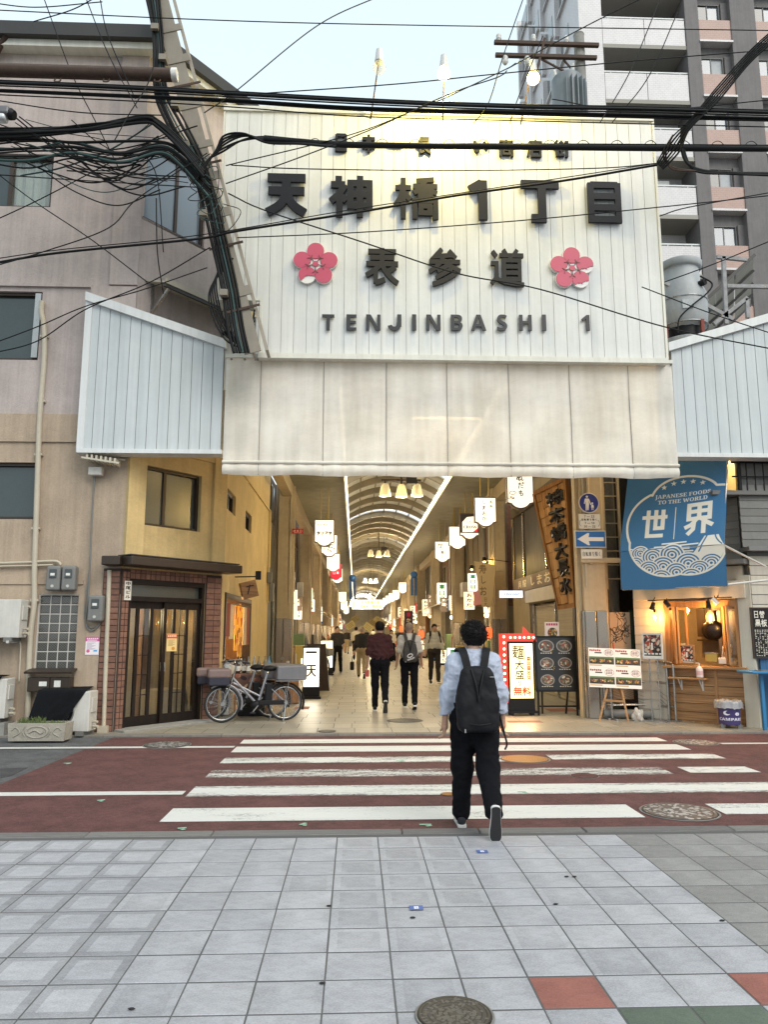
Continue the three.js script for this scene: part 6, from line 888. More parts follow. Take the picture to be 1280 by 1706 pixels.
{ const p = gnd(1224, 1217), t = thing('trash_bin', 'purple trash bin with a clear bag folded over its rim', 'trash bin', [p.x, 0.03, p.z - 0.12], -0.35);
const tx = canvasTex(512, 256, (x) => { x.fillStyle = '#3f3668'; x.fillRect(0, 0, 512, 256); x.fillStyle = '#e6e4ee'; x.textAlign = 'center'; x.font = 'bold 44px sans-serif'; x.fillText('TREAT', 256, 62); x.beginPath(); x.arc(228, 122, 26, 0, 6.3); x.fill(); x.fillStyle = '#3f3668'; x.beginPath(); x.arc(240, 116, 18, 0, 6.3); x.fill(); x.fillStyle = '#e6e4ee'; for (let k = 0; k < 6; k++) { x.beginPath(); x.arc(308 + 12 * Math.cos(k * 1.05), 132 + 12 * Math.sin(k * 1.05), 8, 0, 6.3); x.fill(); } x.fillText('CAMPARI', 256, 208); });
const g = new THREE.CylinderGeometry(0.185, 0.165, 0.36, 32, 1, true, -Math.PI, Math.PI * 2).translate(0, 0.24, 0); part(t, 'bin_body', g, mat('bin_purple', [1, 1, 1], { map: tx, roughness: 0.45 }), { uv: true }); part(t, 'bin_floor', cyl([0, 0.06, 0], [0, 0.075, 0], 0.165), M.black);
for (let k = 0; k < 3; k++) part(t, 'foot', bx(0.06, 0.07, 0.04, Math.cos(k * 2.1 + 0.4) * 0.15, 0.035, Math.sin(k * 2.1 + 0.4) * 0.15), M.greyPlastic);
const pos = [], idx = []; reseed(6); const ph = [...Array(48)].map(() => rr(-1, 1)); for (let j = 0; j <= 6; j++) for (let i = 0; i <= 48; i++) { const a = (i / 48) * Math.PI * 2, r = [0.15, 0.175, 0.195, 0.21, 0.22, 0.215, 0.22][j] + 0.012 * ph[i % 48] * (j > 2 ? 1 : 0.3), y = [0.36, 0.42, 0.445, 0.43, 0.39, 0.35, 0.32][j] + 0.012 * ph[(i * 5 + 3) % 48]; pos.push(Math.cos(a) * r, y, Math.sin(a) * r); } for (let j = 0; j < 6; j++) for (let i = 0; i < 48; i++) { const q = j * 49 + i; idx.push(q, q + 49, q + 1, q + 1, q + 49, q + 50); } const bg = new THREE.BufferGeometry(); bg.setAttribute('position', new THREE.Float32BufferAttribute(pos, 3)); bg.setIndex(idx); bg.computeVertexNormals(); part(t, 'bag', bg, mat('clear_bag', [0.75, 0.75, 0.75], { roughness: 0.25, transmission: 0.55 })); }
{ const z = kc[1] + 0.12, a = atz(1252, 1014, z), b = atz(1300, 1095, z), tx = canvasTex(256, 384, (x) => { x.fillStyle = '#1c1815'; x.fillRect(0, 0, 256, 384); x.strokeStyle = '#efe9d8'; kanRow(x, '日替', 20, 18, 52, 8, 0.12, 56, 'round'); kanRow(x, '黒板', 30, 86, 56, 8, 0.12, 56, 'round'); x.fillStyle = '#e8b04a'; x.beginPath(); x.arc(205, 60, 30, 0, 6.3); x.fill(); x.fillStyle = '#d9d2c2'; reseed(12); for (let r = 0; r < 17; r++) for (let k = 0; k < 9; k++) if (rnd() < 0.78) x.fillRect(18 + k * 24 + rnd() * 5, 168 + r * 12.5, 8 + rnd() * 12, 4 + rnd() * 3); });
const t = thing('menu_blackboard', 'black chalk menu board with daily specials on the street wall', 'blackboard', [(a.x + b.x) / 2, (a.y + b.y) / 2, z]), w = b.x - a.x, h = a.y - b.y; part(t, 'board', boxUV(bx(w, h, 0.02), [-w / 2, w / 2, -h / 2, h / 2]), mat('chalk_board', [0.9, 0.9, 0.9], { map: tx, roughness: 0.8 }), { uv: true }); part(t, 'frame', frameGeo(-w / 2 - 0.02, w / 2 + 0.02, -h / 2 - 0.02, h / 2 + 0.02, 0.025, 0.03, 0.018), M.woodDark); }
{ const p = atz(1246, 1120, kc[1] + 0.5), t = thing('blue_table', 'blue folding counter table against the blue boards', 'table', [p.x, 0, p.z]), bm = mat('blue_paint', [0.03, 0.2, 0.42], { roughness: 0.45, map: T.metal }); part(t, 'table_top', rbx(1.4, 0.04, 0.5, 0.012, 0.7, p.y, -0.1), bm); part(t, 'leg', bar([0.25, 0.03, -0.05], [0.25, p.y - 0.02, -0.05], 0.05, 0.05), bm); part(t, 'leg', bar([1.2, 0.03, -0.05], [1.2, p.y - 0.02, -0.05], 0.05, 0.05), bm); part(t, 'menu_sheet', bx(0.5, 0.006, 0.2, 0.45, p.y + 0.025, -0.05), menuM); }

// ---------- alley with ladder, wrapped pole, board, barriers ----------
const alleyZ = -14.3, al = (px, py, z = alleyZ) => atz(px, py, z);
solo('alley_shade_wall', 'near black wall put in to give the narrow alley its shade', 'wall', [bx(1.6, 6, 0.2, 5.35, 3, -15.6), bx(0.2, 6, 1.2, 6.0, 3, -15.0)], M.woodDark);  // shade of the alley is put into this near black colour
{ const t = thing('wall_ladder', 'cream steel ladder fixed in the alley behind the road signs', 'ladder'), a = al(1000, 780), b = al(1012, 975), c = al(1027, 780), d = al(1035, 960);
part(t, 'rail', bar(V(b.x, 2.4, alleyZ), V(b.x, 5.9, alleyZ), 0.045, 0.045), M.column); part(t, 'rail', bar(V(b.x + 0.3, 2.4, alleyZ), V(b.x + 0.3, 5.9, alleyZ), 0.05, 0.05), M.column);
for (let y = 2.6; y < 5.8; y += 0.27) part(t, 'rung', cyl([b.x, y, alleyZ], [b.x + 0.3, y, alleyZ], 0.012, 0.012, 6), M.column); }
solo('utility_post', 'weathered grey post wrapped in matting beside the corner column', 'post', [cyl([5.02, 0.02, -14.62], [4.98, 5.9, -14.62], 0.17, 0.15, 14), cyl([5.02, 0.3, -14.62], [5.02, 1.6, -14.62], 0.185, 0.18, 14)], mat('wrapped_post', [0.17, 0.16, 0.13], { map: T.concrete, bumpMap: T.cloudBump, bumpScale: 0.03, roughness: 0.95 }));
{ const a = al(1016, 1020, -14.2), b = al(1057, 1165, -14.2), tx = canvasTex(128, 440, (x) => { x.fillStyle = '#c9ae93'; x.fillRect(0, 0, 128, 440); x.strokeStyle = '#22201e'; reseed(44); x.lineWidth = 2.4; x.lineCap = 'round'; for (const [cy, n, sp] of [[20, 6, 14], [90, 22, 30], [135, 10, 18], [250, 20, 34], [330, 14, 26]]) for (let i = 0; i < n; i++) { x.beginPath(); let X = rr(14, 112), Y = cy + rr(-sp, sp) * 0.6; x.moveTo(X, Y); for (let k = 0; k < 3; k++) { const nx = X + rr(-30, 30), ny = Y + rr(-sp, sp); x.quadraticCurveTo(X + rr(-14, 14), Y + rr(-14, 14), nx, ny); X = nx; Y = ny; } x.stroke(); } x.fillStyle = '#2a2726'; x.fillRect(96, 190, 22, 26); x.fillStyle = '#ddd5c8'; x.beginPath(); x.arc(107, 202, 8, 0, 6.3); x.fill(); });
const r = [a.x, b.x, b.y, a.y]; solo('scribbled_board', 'tall beige board covered in black scribbles in the alley', 'board', boxUV(span(r[0], r[1], 0.35, r[3], -14.22, -14.2), [r[0], r[1], 0.35, r[3]]), mat('scribble_board', [0.9, 0.88, 0.84], { map: tx, roughness: 0.75 }), { uv: true }); solo('green_strip', 'dark green upright strip beside the scribbled board', 'strip', span(b.x + 0.02, b.x + 0.08, 0.4, 2.0, -14.3, -14.25), mat('green_strip', [0.02, 0.05, 0.03], { roughness: 0.3 })); }
function barrier(x, z, turn, w, label) { const t = thing('steel_barrier', label, 'barrier', [x, 0.03, z], turn, 'tube barriers stored in the alley'), r = 0.02; part(t, 'frame', tube([[-w / 2, 0.02, 0], [-w / 2, 0.9, 0], [-w / 2 + 0.03, 1.0, 0], [-w / 2 + 0.12, 1.03, 0], [w / 2 - 0.12, 1.03, 0], [w / 2 - 0.03, 1.0, 0], [w / 2, 0.9, 0], [w / 2, 0.02, 0]], r, 80, 8), M.steel); part(t, 'cross_bar', [cyl([-w / 2, 0.25, 0], [w / 2, 0.25, 0], 0.014), cyl([-w / 2, 0.66, 0], [w / 2, 0.66, 0], 0.014)], M.steel); const mw = []; for (let i = 1; i < 9; i++) { mw.push(bar([-w / 2, 0.25 + i * 0.05, 0], [-w / 2 + w * Math.min(1, i / 6), 0.25 + Math.max(0, i - 6) * 0.08, 0], 0.004, 0.004)); } part(t, 'wire_mesh', mw, M.rust); part(t, 'foot', bar([-w / 2, 0.015, -0.2], [-w / 2, 0.015, 0.2], 0.04, 0.03), M.steel); part(t, 'foot', bar([w / 2, 0.015, -0.2], [w / 2, 0.015, 0.2], 0.04, 0.03), M.steel); return t; }
barrier(5.0, -13.95, 0.05, 0.85, 'tall steel tube barrier with wire mesh behind the picture easel'); barrier(5.08, -13.85, 0.12, 0.85, 'tall steel tube barrier leaning against the meshed one'); barrier(5.48, -13.72, -1.2, 0.5, 'narrow steel tube barrier leaning by the clapboards'); barrier(5.56, -13.62, -1.2, 0.5, 'outermost narrow tube barrier by the menu stand');
{ const p = gnd(1068, 1205); solo('plastic_bag', 'crumpled white plastic bag on the ground by the barriers', 'bag', (() => { const g = new THREE.IcosahedronGeometry(0.12, 3), q = g.attributes.position; for (let i = 0; i < q.count; i++) { const x = q.getX(i), y = q.getY(i), z = q.getZ(i), k = 1 + 0.25 * Math.sin(x * 40 + z * 21) * Math.cos(y * 33) + 0.1 * Math.sin(z * 77); q.setXYZ(i, x * k * 0.8, Math.max(-0.07, y * k * (y > 0 ? 1.2 : 1)), z * k * 0.7); } g.computeVertexNormals(); return g.translate(p.x, 0.1, p.z - 0.1); })(), mat('white_bag', [0.6, 0.58, 0.54], { roughness: 0.4, transmission: 0.3 })); solo('pipe_roll', 'grey round pipe lying under the barriers', 'pipe', cyl([4.55, 0.12, -13.95], [5.4, 0.12, -13.8], 0.08, 0.08, 14), M.greyPlastic); }
// picture menu on an easel
{ const p = gnd(1030, 1205), t = thing('easel', 'wooden folding easel holding the food picture board', 'easel', [p.x, 0.03, p.z - 0.15], -0.12);
for (const [a, b] of [[[-0.3, 0, 0.15], [-0.06, 0.72, 0]], [[0.2, 0, 0.15], [0.12, 0.72, 0]], [[0.34, 0, -0.35], [0.05, 0.72, -0.03]]]) part(t, 'leg', bar(a, b, 0.032, 0.025), M.wood); part(t, 'cross_bar', [bar([-0.2, 0.36, 0.09], [0.16, 0.34, 0.09], 0.04, 0.02)], M.wood); part(t, 'mast', bar([0.03, 0.6, -0.02], [0.03, 1.2, -0.12], 0.03, 0.025), M.wood);
const tx = canvasTex(512, 380, (x) => { x.fillStyle = '#e9e2d6'; x.fillRect(0, 0, 512, 380); for (let j = 0; j < 2; j++) for (let i = 0; i < 2; i++) { x.save(); x.translate(i * 257, j * 191); x.fillStyle = '#f1ece2'; x.fillRect(2, 2, 251, 185); reseed(i * 3 + j + 70); x.fillStyle = '#a52a20'; for (let k = 0; k < 6; k++) x.fillRect(10 + k * 19, 14 + (k % 2) * 2, 15, 17); x.fillStyle = '#3d2b20'; x.fillRect(60, 40, 70, 12); x.strokeStyle = '#8d3b35'; x.lineWidth = 3; x.beginPath(); x.ellipse(200, 42, 44, 32, 0, 0, 6.3); x.stroke(); x.fillStyle = '#7c3a36'; for (let k = 0; k < 12; k++) x.fillRect(168 + (k % 4) * 16, 22 + Math.floor(k / 4) * 14, 12, 8); x.fillStyle = '#5e7a3d'; x.fillRect(4, 84, 246, 20); x.fillStyle = '#463523'; x.fillRect(4, 100, 246, 56); for (const [cx, r] of [[50, 40], [132, 34], [206, 26]]) { x.fillStyle = '#241a12'; x.beginPath(); x.ellipse(cx, 130, r, r * 0.62, 0, 0, 6.3); x.fill(); for (let k = 0; k < 26; k++) { x.fillStyle = ['#c88a2e', '#7a8f3a', '#b0622a', '#e0c27a', '#7d3b22'][Math.floor(rnd() * 5)]; x.beginPath(); x.ellipse(cx + rr(-r, r) * 0.7, 124 + rr(-r, r) * 0.34, 4 + rnd() * 6, 3 + rnd() * 4, rnd() * 3, 0, 6.3); x.fill(); } } x.fillStyle = '#c9a87c'; x.fillRect(8, 162, 120, 12); x.restore(); } });
const b = thing('picture_menu', 'board of four food pictures propped on the easel', 'menu board', [p.x + 0.02, 0.6, p.z - 0.08], -0.12), w = 0.92, h = 0.7, g = boxUV(bx(w, h, 0.02, 0, h / 2, 0), [-w / 2, w / 2, 0, h]).rotateX(-0.16).rotateZ(-0.04); part(b, 'print', g, mat('picture_print', [0.92, 0.92, 0.92], { map: tx, roughness: 0.35 }), { uv: true }); part(b, 'cord_tie', cyl([0.02, h - 0.02, -0.11], [0.02, h + 0.1, -0.13], 0.012), mat('red_tie', [0.4, 0.06, 0.03], {})); }
// lit noodle sign
{ const p = gnd(873, 1196), t = thing('lit_street_sign', 'glowing yellow street sign with red bulbs on its side', 'sign', [p.x, 0.03, p.z - 0.2], 0.06), w = 0.5, h = 1.02;
const tx = canvasTex(256, 512, (x) => { x.fillStyle = '#fdf6d8'; x.fillRect(0, 0, 256, 512); x.strokeStyle = '#221c14'; kan(x, '麺', 30, 14, 130, 138, 0.085, 'round'); kan(x, '大', 58, 160, 100, 84, 0.12, 'round'); kan(x, '盛', 60, 252, 96, 84, 0.1, 'round'); kan(x, 'り', 78, 346, 56, 48, 0.13, 'round'); x.strokeStyle = '#d5341d'; kan(x, '無', 34, 404, 92, 86, 0.12, 'round'); kan(x, '料', 132, 404, 92, 86, 0.12, 'round'); x.fillStyle = '#e0452c'; for (let k = 0; k < 5; k++) { x.fillRect(192, 124 + k * 44, 36, 38); } x.strokeStyle = '#fdf3d8'; kanCol(x, '一日一口大', 197, 128, 26, 18, 0.12); });
part(t, 'case', [rbx(w, 1.32, 0.2, 0.01, 0, 0.72, 0)], M.black);
const f = part(t, 'sign_panel', boxUV(bx(w - 0.05, h, 0.012, 0, 0.83, 0.102), [-w / 2 + 0.025, w / 2 - 0.025, 0.83 - h / 2, 0.83 + h / 2]), mat('sign_glow', [0.85, 0.8, 0.6], { map: tx, emissive: C(1, 0.86, 0.5), emissiveMap: tx, emissiveIntensity: 1.25, roughness: 0.4 }), { uv: true });
const red = mat('red_box', [0.62, 0.03, 0.025], { roughness: 0.4, emissive: C(1, 0.06, 0.03), emissiveIntensity: 0.45 });
part(t, 'arrow_box', [rbx(0.13, 1.3, 0.16, 0.008, -w / 2 - 0.07, 0.88, -0.01), rbx(w + 0.05, 0.15, 0.16, 0.008, -0.02, 1.455, -0.011), extrude(poly([[0.08, 1.53], [0.28, 1.53], [0.3, 1.39], [0.34, 1.37], [0.08, 1.66]]), 0.1).translate(0, 0, -0.05)], red);
const bm = mat('red_bulb', [1, 0.75, 0.6], { emissive: C(1, 0.5, 0.3), emissiveIntensity: 3.5 });
for (let k = 0; k < 11; k++) part(t, 'bulb', ball(0.026, -w / 2 - 0.07, 0.32 + k * 0.115, 0.075, 1, 1, 0.7, 10, 8), bm); for (let k = 0; k < 6; k++) part(t, 'bulb', ball(0.024, -w / 2 + 0.06 + k * 0.09, 1.455, 0.075, 1, 1, 0.7, 10, 8), bm);
for (const s of [-1, 1]) for (const q of [-1, 1]) part(t, 'caster', cyl([s * 0.2, 0.03, q * 0.1 - 0.01], [s * 0.2, 0.03, q * 0.1 + 0.02], 0.03, 0.03, 12), M.rubber);
part(t, 'base', bx(w + 0.06, 0.04, 0.3, 0, 0.065, 0), M.black);
const L = new THREE.RectAreaLight(C(1, 0.72, 0.36), 9, w - 0.06, h); L.position.set(p.x + 0.007, 0.86, p.z - 0.2 + 0.115); L.lookAt(p.x + 0.08, 0.86, p.z + 1); scene.add(L);
const R = new THREE.RectAreaLight(C(1, 0.3, 0.14), 16, 0.12, 1.2); R.position.set(p.x - w / 2 - 0.07, 0.88, p.z - 0.2 + 0.11); R.lookAt(p.x - w / 2, 0.88, p.z + 2); scene.add(R); }
// bowl menu board
{ const p = gnd(934, 1196), t = thing('menu_board', 'black standing menu board with six noodle bowls', 'menu board', [p.x, 0.03, p.z - 0.15], -0.02);
const tx = canvasTex(320, 440, (x) => { x.fillStyle = '#232322'; x.fillRect(0, 0, 320, 440); reseed(88); for (let j = 0; j < 3; j++) for (let i = 0; i < 2; i++) { const cx = 85 + i * 150, cy = 72 + j * 142, r = j ? 58 : 66; x.fillStyle = '#9c938c'; x.beginPath(); x.ellipse(cx, cy, r, r * 0.8, 0, 0, 6.3); x.fill(); x.fillStyle = '#4e4a42'; x.beginPath(); x.ellipse(cx, cy, r * 0.86, r * 0.66, 0, 0, 6.3); x.fill(); for (let k = 0; k < 26; k++) { x.fillStyle = ['#8d7c68', '#5d6b4a', '#b7a68c', '#7c4f3c', '#a34a38', '#d9cdb6'][Math.floor(rnd() * 6)]; x.beginPath(); x.ellipse(cx + rr(-1, 1) * r * 0.6, cy + rr(-1, 1) * r * 0.42, 4 + rnd() * 12, 3 + rnd() * 7, rnd() * 3, 0, 6.3); x.fill(); } x.fillStyle = '#cfc6b4'; for (let k = 0; k < 5; k++) x.fillRect(cx - 50 + k * 20, cy + r * 0.86, 14, 7); x.fillStyle = '#d8b25a'; if (!i && j < 2) for (let k = 0; k < 7; k++) x.fillRect(cx + 40 + rr(-20, 20), cy + 40 + rr(-16, 16), 8, 4); } });
const W = 0.74, H = 0.99, lean = -0.05; part(t, 'print', boxUV(bx(W, H, 0.02, 0, 0.96, 0.02), [-W / 2, W / 2, 0.96 - H / 2, 0.96 + H / 2]).rotateX(lean), mat('bowl_print', [0.95, 0.95, 0.95], { map: tx, roughness: 0.22 }), { uv: true }); part(t, 'frame', frameGeo(-W / 2 - 0.03, W / 2 + 0.03, 0.96 - H / 2 - 0.03, 0.96 + H / 2 + 0.03, 0.035, 0.04, 0.035).map((g) => g.rotateX(lean)), M.black);
for (const s of [-1, 1]) { part(t, 'leg', bar([s * (W / 2 - 0.0), 0, 0.02], [s * (W / 2), 0.48, 0.02], 0.035, 0.035), M.black); part(t, 'leg', bar([s * (W / 2 - 0.14), 0, -0.3], [s * (W / 2 - 0.1), 0.9, -0.05], 0.03, 0.03), M.black); } part(t, 'cross_bar', bx(W, 0.03, 0.03, 0, 0.17, 0.02), M.black);
const cx = canvasTex(96, 120, (x) => { x.fillStyle = '#e3cfc6'; x.fillRect(0, 0, 96, 120); x.fillStyle = '#a3264c'; for (let k = 0; k < 5; k++) x.fillRect(10 + k * 16, 8, 12, 14); x.fillStyle = '#3c3a2a'; x.beginPath(); x.arc(50, 68, 32, 0, 6.3); x.fill(); reseed(2); for (let k = 0; k < 22; k++) { x.fillStyle = ['#b5622e', '#7f8b3f', '#d4b06a', '#c8452e'][k % 4]; x.beginPath(); x.arc(50 + rr(-22, 22), 66 + rr(-20, 20), 5, 0, 6.3); x.fill(); } });
const c = thing('paper_card', 'small pink food card clipped on top of the bowl menu board', 'card', [p.x - 0.04, 1.6, p.z - 0.22]); part(c, 'card', boxUV(bx(0.28, 0.36, 0.008), [-0.14, 0.14, -0.18, 0.18]), mat('food_card', [0.95, 0.95, 0.95], { map: cx, roughness: 0.6 }), { uv: true }); part(c, 'clip', bx(0.05, 0.04, 0.02, 0, -0.16, 0), M.steel); }
// road signs on the corner column
{ const z = -13.9, post = atz(985, 900, z); const W2 = (l, tp, r, b) => { const a = atz(l, tp, z), c = atz(r, b, z); return [a.x, c.x, c.y, a.y]; };
const plate = (r, tx, label, name, cat, round) => { const t = thing(name, label, cat, [0, 0, 0]); const c = [(r[0] + r[1]) / 2, (r[2] + r[3]) / 2], g = round ? new THREE.CylinderGeometry((r[1] - r[0]) / 2, (r[1] - r[0]) / 2, 0.012, 40).rotateX(Math.PI / 2).translate(c[0], c[1], z) : new RoundedBoxGeometry(r[1] - r[0], r[3] - r[2], 0.012, 2, 0.005).translate(c[0], c[1], z); boxUV(g, r); part(t, 'sign_face', g, mat('road_sign', [0.95, 0.95, 0.95], { map: tx, roughness: 0.4 }), { uv: true }); part(t, 'bracket', [bx(0.06, 0.04, 0.06, c[0], c[1] + 0.06, z - 0.035), bx(0.06, 0.04, 0.06, c[0], c[1] - 0.06, z - 0.035)], M.steel); };
plate(W2(964, 821, 999.5, 855), canvasTex(256, 256, (x) => { x.fillStyle = '#cfcabf'; x.fillRect(0, 0, 256, 256); x.fillStyle = '#12257e'; x.beginPath(); x.arc(128, 128, 117, 0, 6.3); x.fill(); x.fillStyle = '#e2ddd2'; x.strokeStyle = '#e2ddd2'; x.lineCap = 'round'; x.beginPath(); x.arc(106, 50, 14, 0, 6.3); x.fill(); x.fillRect(94, 44, 26, 5); x.beginPath(); x.moveTo(84, 72); x.lineTo(124, 72); x.lineTo(130, 140); x.lineTo(120, 220); x.lineTo(106, 220); x.lineTo(104, 150); x.lineTo(98, 224); x.lineTo(84, 224); x.lineTo(86, 140); x.fill(); x.lineWidth = 13; x.beginPath(); x.moveTo(84, 80); x.lineTo(72, 135); x.moveTo(126, 80); x.lineTo(150, 146); x.stroke(); x.beginPath(); x.arc(170, 132, 12, 0, 6.3); x.fill(); x.beginPath(); x.moveTo(158, 148); x.lineTo(182, 148); x.lineTo(190, 186); x.lineTo(152, 186); x.fill(); x.lineWidth = 8; x.beginPath(); x.moveTo(162, 186); x.lineTo(162, 214); x.moveTo(178, 186); x.lineTo(178, 214); x.moveTo(158, 154); x.lineTo(148, 148); x.stroke(); }), 'round dark blue pedestrian sign on the corner column', 'pedestrian_sign', 'road sign', true);
plate(W2(964.5, 856.5, 1001, 881), canvasTex(256, 180, (x) => { x.fillStyle = '#d8d2c4'; x.fillRect(0, 0, 256, 180); x.fillStyle = x.strokeStyle = '#1c1a18'; x.textAlign = 'center'; x.font = 'bold 40px sans-serif'; x.fillText('7 — 22', 128, 42); kanRow(x, '自転車を除く', 30, 54, 28, 5, 0.13); x.font = 'bold 38px sans-serif'; x.fillText('7 — 10', 128, 124); x.fillText('20 — 22', 128, 166); x.lineWidth = 4; x.beginPath(); x.arc(60, 112, 52, 2.3, 4.0); x.stroke(); x.beginPath(); x.arc(196, 112, 52, -0.86, 0.86); x.stroke(); }), 'small white hours plate below the round blue sign', 'hours_plate', 'road sign');
plate(W2(958, 884, 1011, 912.5), canvasTex(320, 176, (x) => { x.fillStyle = '#c4c6c4'; x.fillRect(0, 0, 320, 176); x.fillStyle = '#1760a6'; x.fillRect(9, 9, 302, 158); x.fillStyle = '#e4dfd6'; x.beginPath(); x.moveTo(24, 88); x.lineTo(132, 24); x.lineTo(150, 28); x.lineTo(140, 68); x.lineTo(296, 68); x.lineTo(296, 108); x.lineTo(140, 108); x.lineTo(152, 150); x.lineTo(134, 152); x.closePath(); x.fill(); }), 'blue one way sign with a white arrow on the corner column', 'one_way_sign', 'road sign');
plate(W2(968.5, 915, 1004.5, 931), canvasTex(256, 112, (x) => { x.fillStyle = '#d8d2c4'; x.fillRect(0, 0, 256, 112); x.strokeStyle = '#191715'; kanRow(x, '自転車を除く', 16, 28, 34, 4, 0.13, 56); }), 'small white plate below the one way arrow', 'exception_plate', 'road sign');
solo('sign_post', 'thin steel post behind the stacked road signs', 'post', [cyl([post.x, 2.85, z - 0.06], [post.x, 4.6, z - 0.06], 0.03, 0.03, 10), span(4.25, 5.3, 2.88, 2.97, z - 0.1, z - 0.02)], M.column); }
// ---------- roof-top things ----------
{ const t = thing('cooling_tower', 'grey round cooling tower behind the panel wing', 'cooling tower', [6.35, 6.3, -13.6]), cm = mat('tower_grey', [0.4, 0.42, 0.43], { roughness: 0.5, map: T.metal });
part(t, 'shell', lathe([[0.3, 1.02], [0.42, 1.08], [0.46, 1.35], [0.46, 1.75], [0.36, 1.98], [0.34, 2.3]], 36), cm); part(t, 'fan_collar', lathe([[0.34, 2.28], [0.4, 2.3], [0.41, 2.42], [0.38, 2.44], [0.34, 2.44], [0.32, 2.3]], 36), cm); part(t, 'band', [new THREE.TorusGeometry(0.462, 0.014, 6, 40).rotateX(Math.PI / 2).translate(0, 1.6, 0), new THREE.TorusGeometry(0.45, 0.016, 6, 40).rotateX(Math.PI / 2).translate(0, 1.1, 0)], M.steel); part(t, 'inlet', cyl([0, 0.8, 0], [0, 1.06, 0], 0.36), M.black); part(t, 'basin', lathe([[0, 0.1], [0.4, 0.1], [0.5, 0.7], [0.53, 0.78], [0.5, 0.8], [0.4, 0.75]], 36), cm); for (let k = 0; k < 4; k++) part(t, 'leg', bar([Math.cos(k * 1.57 + 1.2) * 0.45, 0.2, Math.sin(k * 1.57 + 1.2) * 0.45], [Math.cos(k * 1.57 + 1.2) * 0.45, 1.12, Math.sin(k * 1.57 + 1.2) * 0.45], 0.06, 0.06), mat('red_lead', [0.22, 0.06, 0.045], { roughness: 0.8 })); part(t, 'motor_cover', cyl([0.2, 1.86, 0.36], [0.26, 1.86, 0.46], 0.06, 0.06, 14), M.black); part(t, 'type_plate', bx(0.2, 0.18, 0.01, -0.1, 1.42, 0.455, -0.2), M.steel);
solo('tower_hose', 'black hose hanging on the cooling tower', 'hose', tube([[6.55, 8.3, -13.2], [6.72, 8.1, -13.1], [6.6, 7.9, -13.1], [6.3, 7.65, -13.05], [6.05, 7.4, -13.1], [6.0, 7.1, -13.1]], 0.016, 40, 6), M.cable); }
{ const t = thing('solar_panel_rack', 'tilted panel rack on steel legs beyond the cooling tower', 'panel rack'), z = -14.5, q = (px, py, zz = z) => atz(px, py, zz);
const lo = q(1160, 515), hi = q(1258, 425), d = 3.0; const mkq = (a, b, c, e) => { const g = new THREE.BufferGeometry(); g.setAttribute('position', new THREE.Float32BufferAttribute([a, b, c, a, c, e].flatMap((v) => [v.x, v.y, v.z]), 3)); g.computeVertexNormals(); return g; };
const sh = (v, dx, dz) => V(v.x + dx, v.y, v.z + dz); for (let i = 0; i < 3; i++) for (let j = 0; j < 2; j++) { const A = (u, w) => lo.clone().lerp(hi, u).add(V(0, 0, 0).set(1.2 * w, 0, -2.4 * w)), u0 = i / 3 + 0.01, u1 = (i + 1) / 3 - 0.01, w0 = j / 2 + 0.01, w1 = (j + 1) / 2 - 0.01; const a = A(u0, w0), b = A(u1, w0), c = A(u1, w1), e = A(u0, w1), th = V(0, 0.04, 0); part(t, 'panel', [mkq(a, b, c, e), mkq(a.clone().add(th), e.clone().add(th), c.clone().add(th), b.clone().add(th))], mat('panel_back', [0.4, 0.38, 0.33], { roughness: 0.7, map: T.metal })); }
part(t, 'edge_rail', bar(lo, hi, 0.07, 0.07), M.darkTrim); part(t, 'edge_rail', bar(lo.clone().add(V(1.2, 0, -2.4)), hi.clone().add(V(1.2, 0, -2.4)), 0.06, 0.06), M.darkTrim); part(t, 'batten', [0.25, 0.5, 0.75].map((w) => bar(lo.clone().add(V(1.2 * w, -0.04, -2.4 * w)), hi.clone().add(V(1.2 * w, -0.04, -2.4 * w)), 0.05, 0.04)), M.black);
const st = mat('flaking_steel', [0.34, 0.34, 0.35], { map: T.brickGrain, roughness: 0.7 }), P = (a, b, c, d2) => bar(q(a, b, -13.4), q(c, d2, -13.4), 0.07, 0.06); part(t, 'support', [P(1206, 428, 1211, 540), P(1245, 498, 1247, 530)], st); part(t, 'beam', [P(1195, 428, 1245, 433), P(1212, 477, 1290, 478), P(1190, 540, 1246, 496), P(1106, 470, 1222, 532)], st); }
// ---------- shop fronts along the arcade ----------
const XR = 4.85, XL = -2.55, warmLamp = (x, y, z, I, c = C(1, 0.74, 0.42), r = 3) => { const L = new THREE.PointLight(c, I); L.position.set(x, y, z); L.castShadow = true; L.shadow.radius = r; scene.add(L); };
const rp = (px, py, x = XR) => atx(px, py, x);
const beige = mat('beige_wall', [0.3, 0.245, 0.155], { map: T.plaster, roughness: 0.9 }), taupe = mat('taupe_wall', [0.12, 0.095, 0.065], { map: T.plaster, roughness: 0.9 }), olive = mat('olive_panel', [0.15, 0.135, 0.095], { map: T.panel, roughness: 0.5 }), terracotta = mat('terracotta_wall', [0.2, 0.09, 0.05], { map: T.brickGrain, roughness: 0.85 });
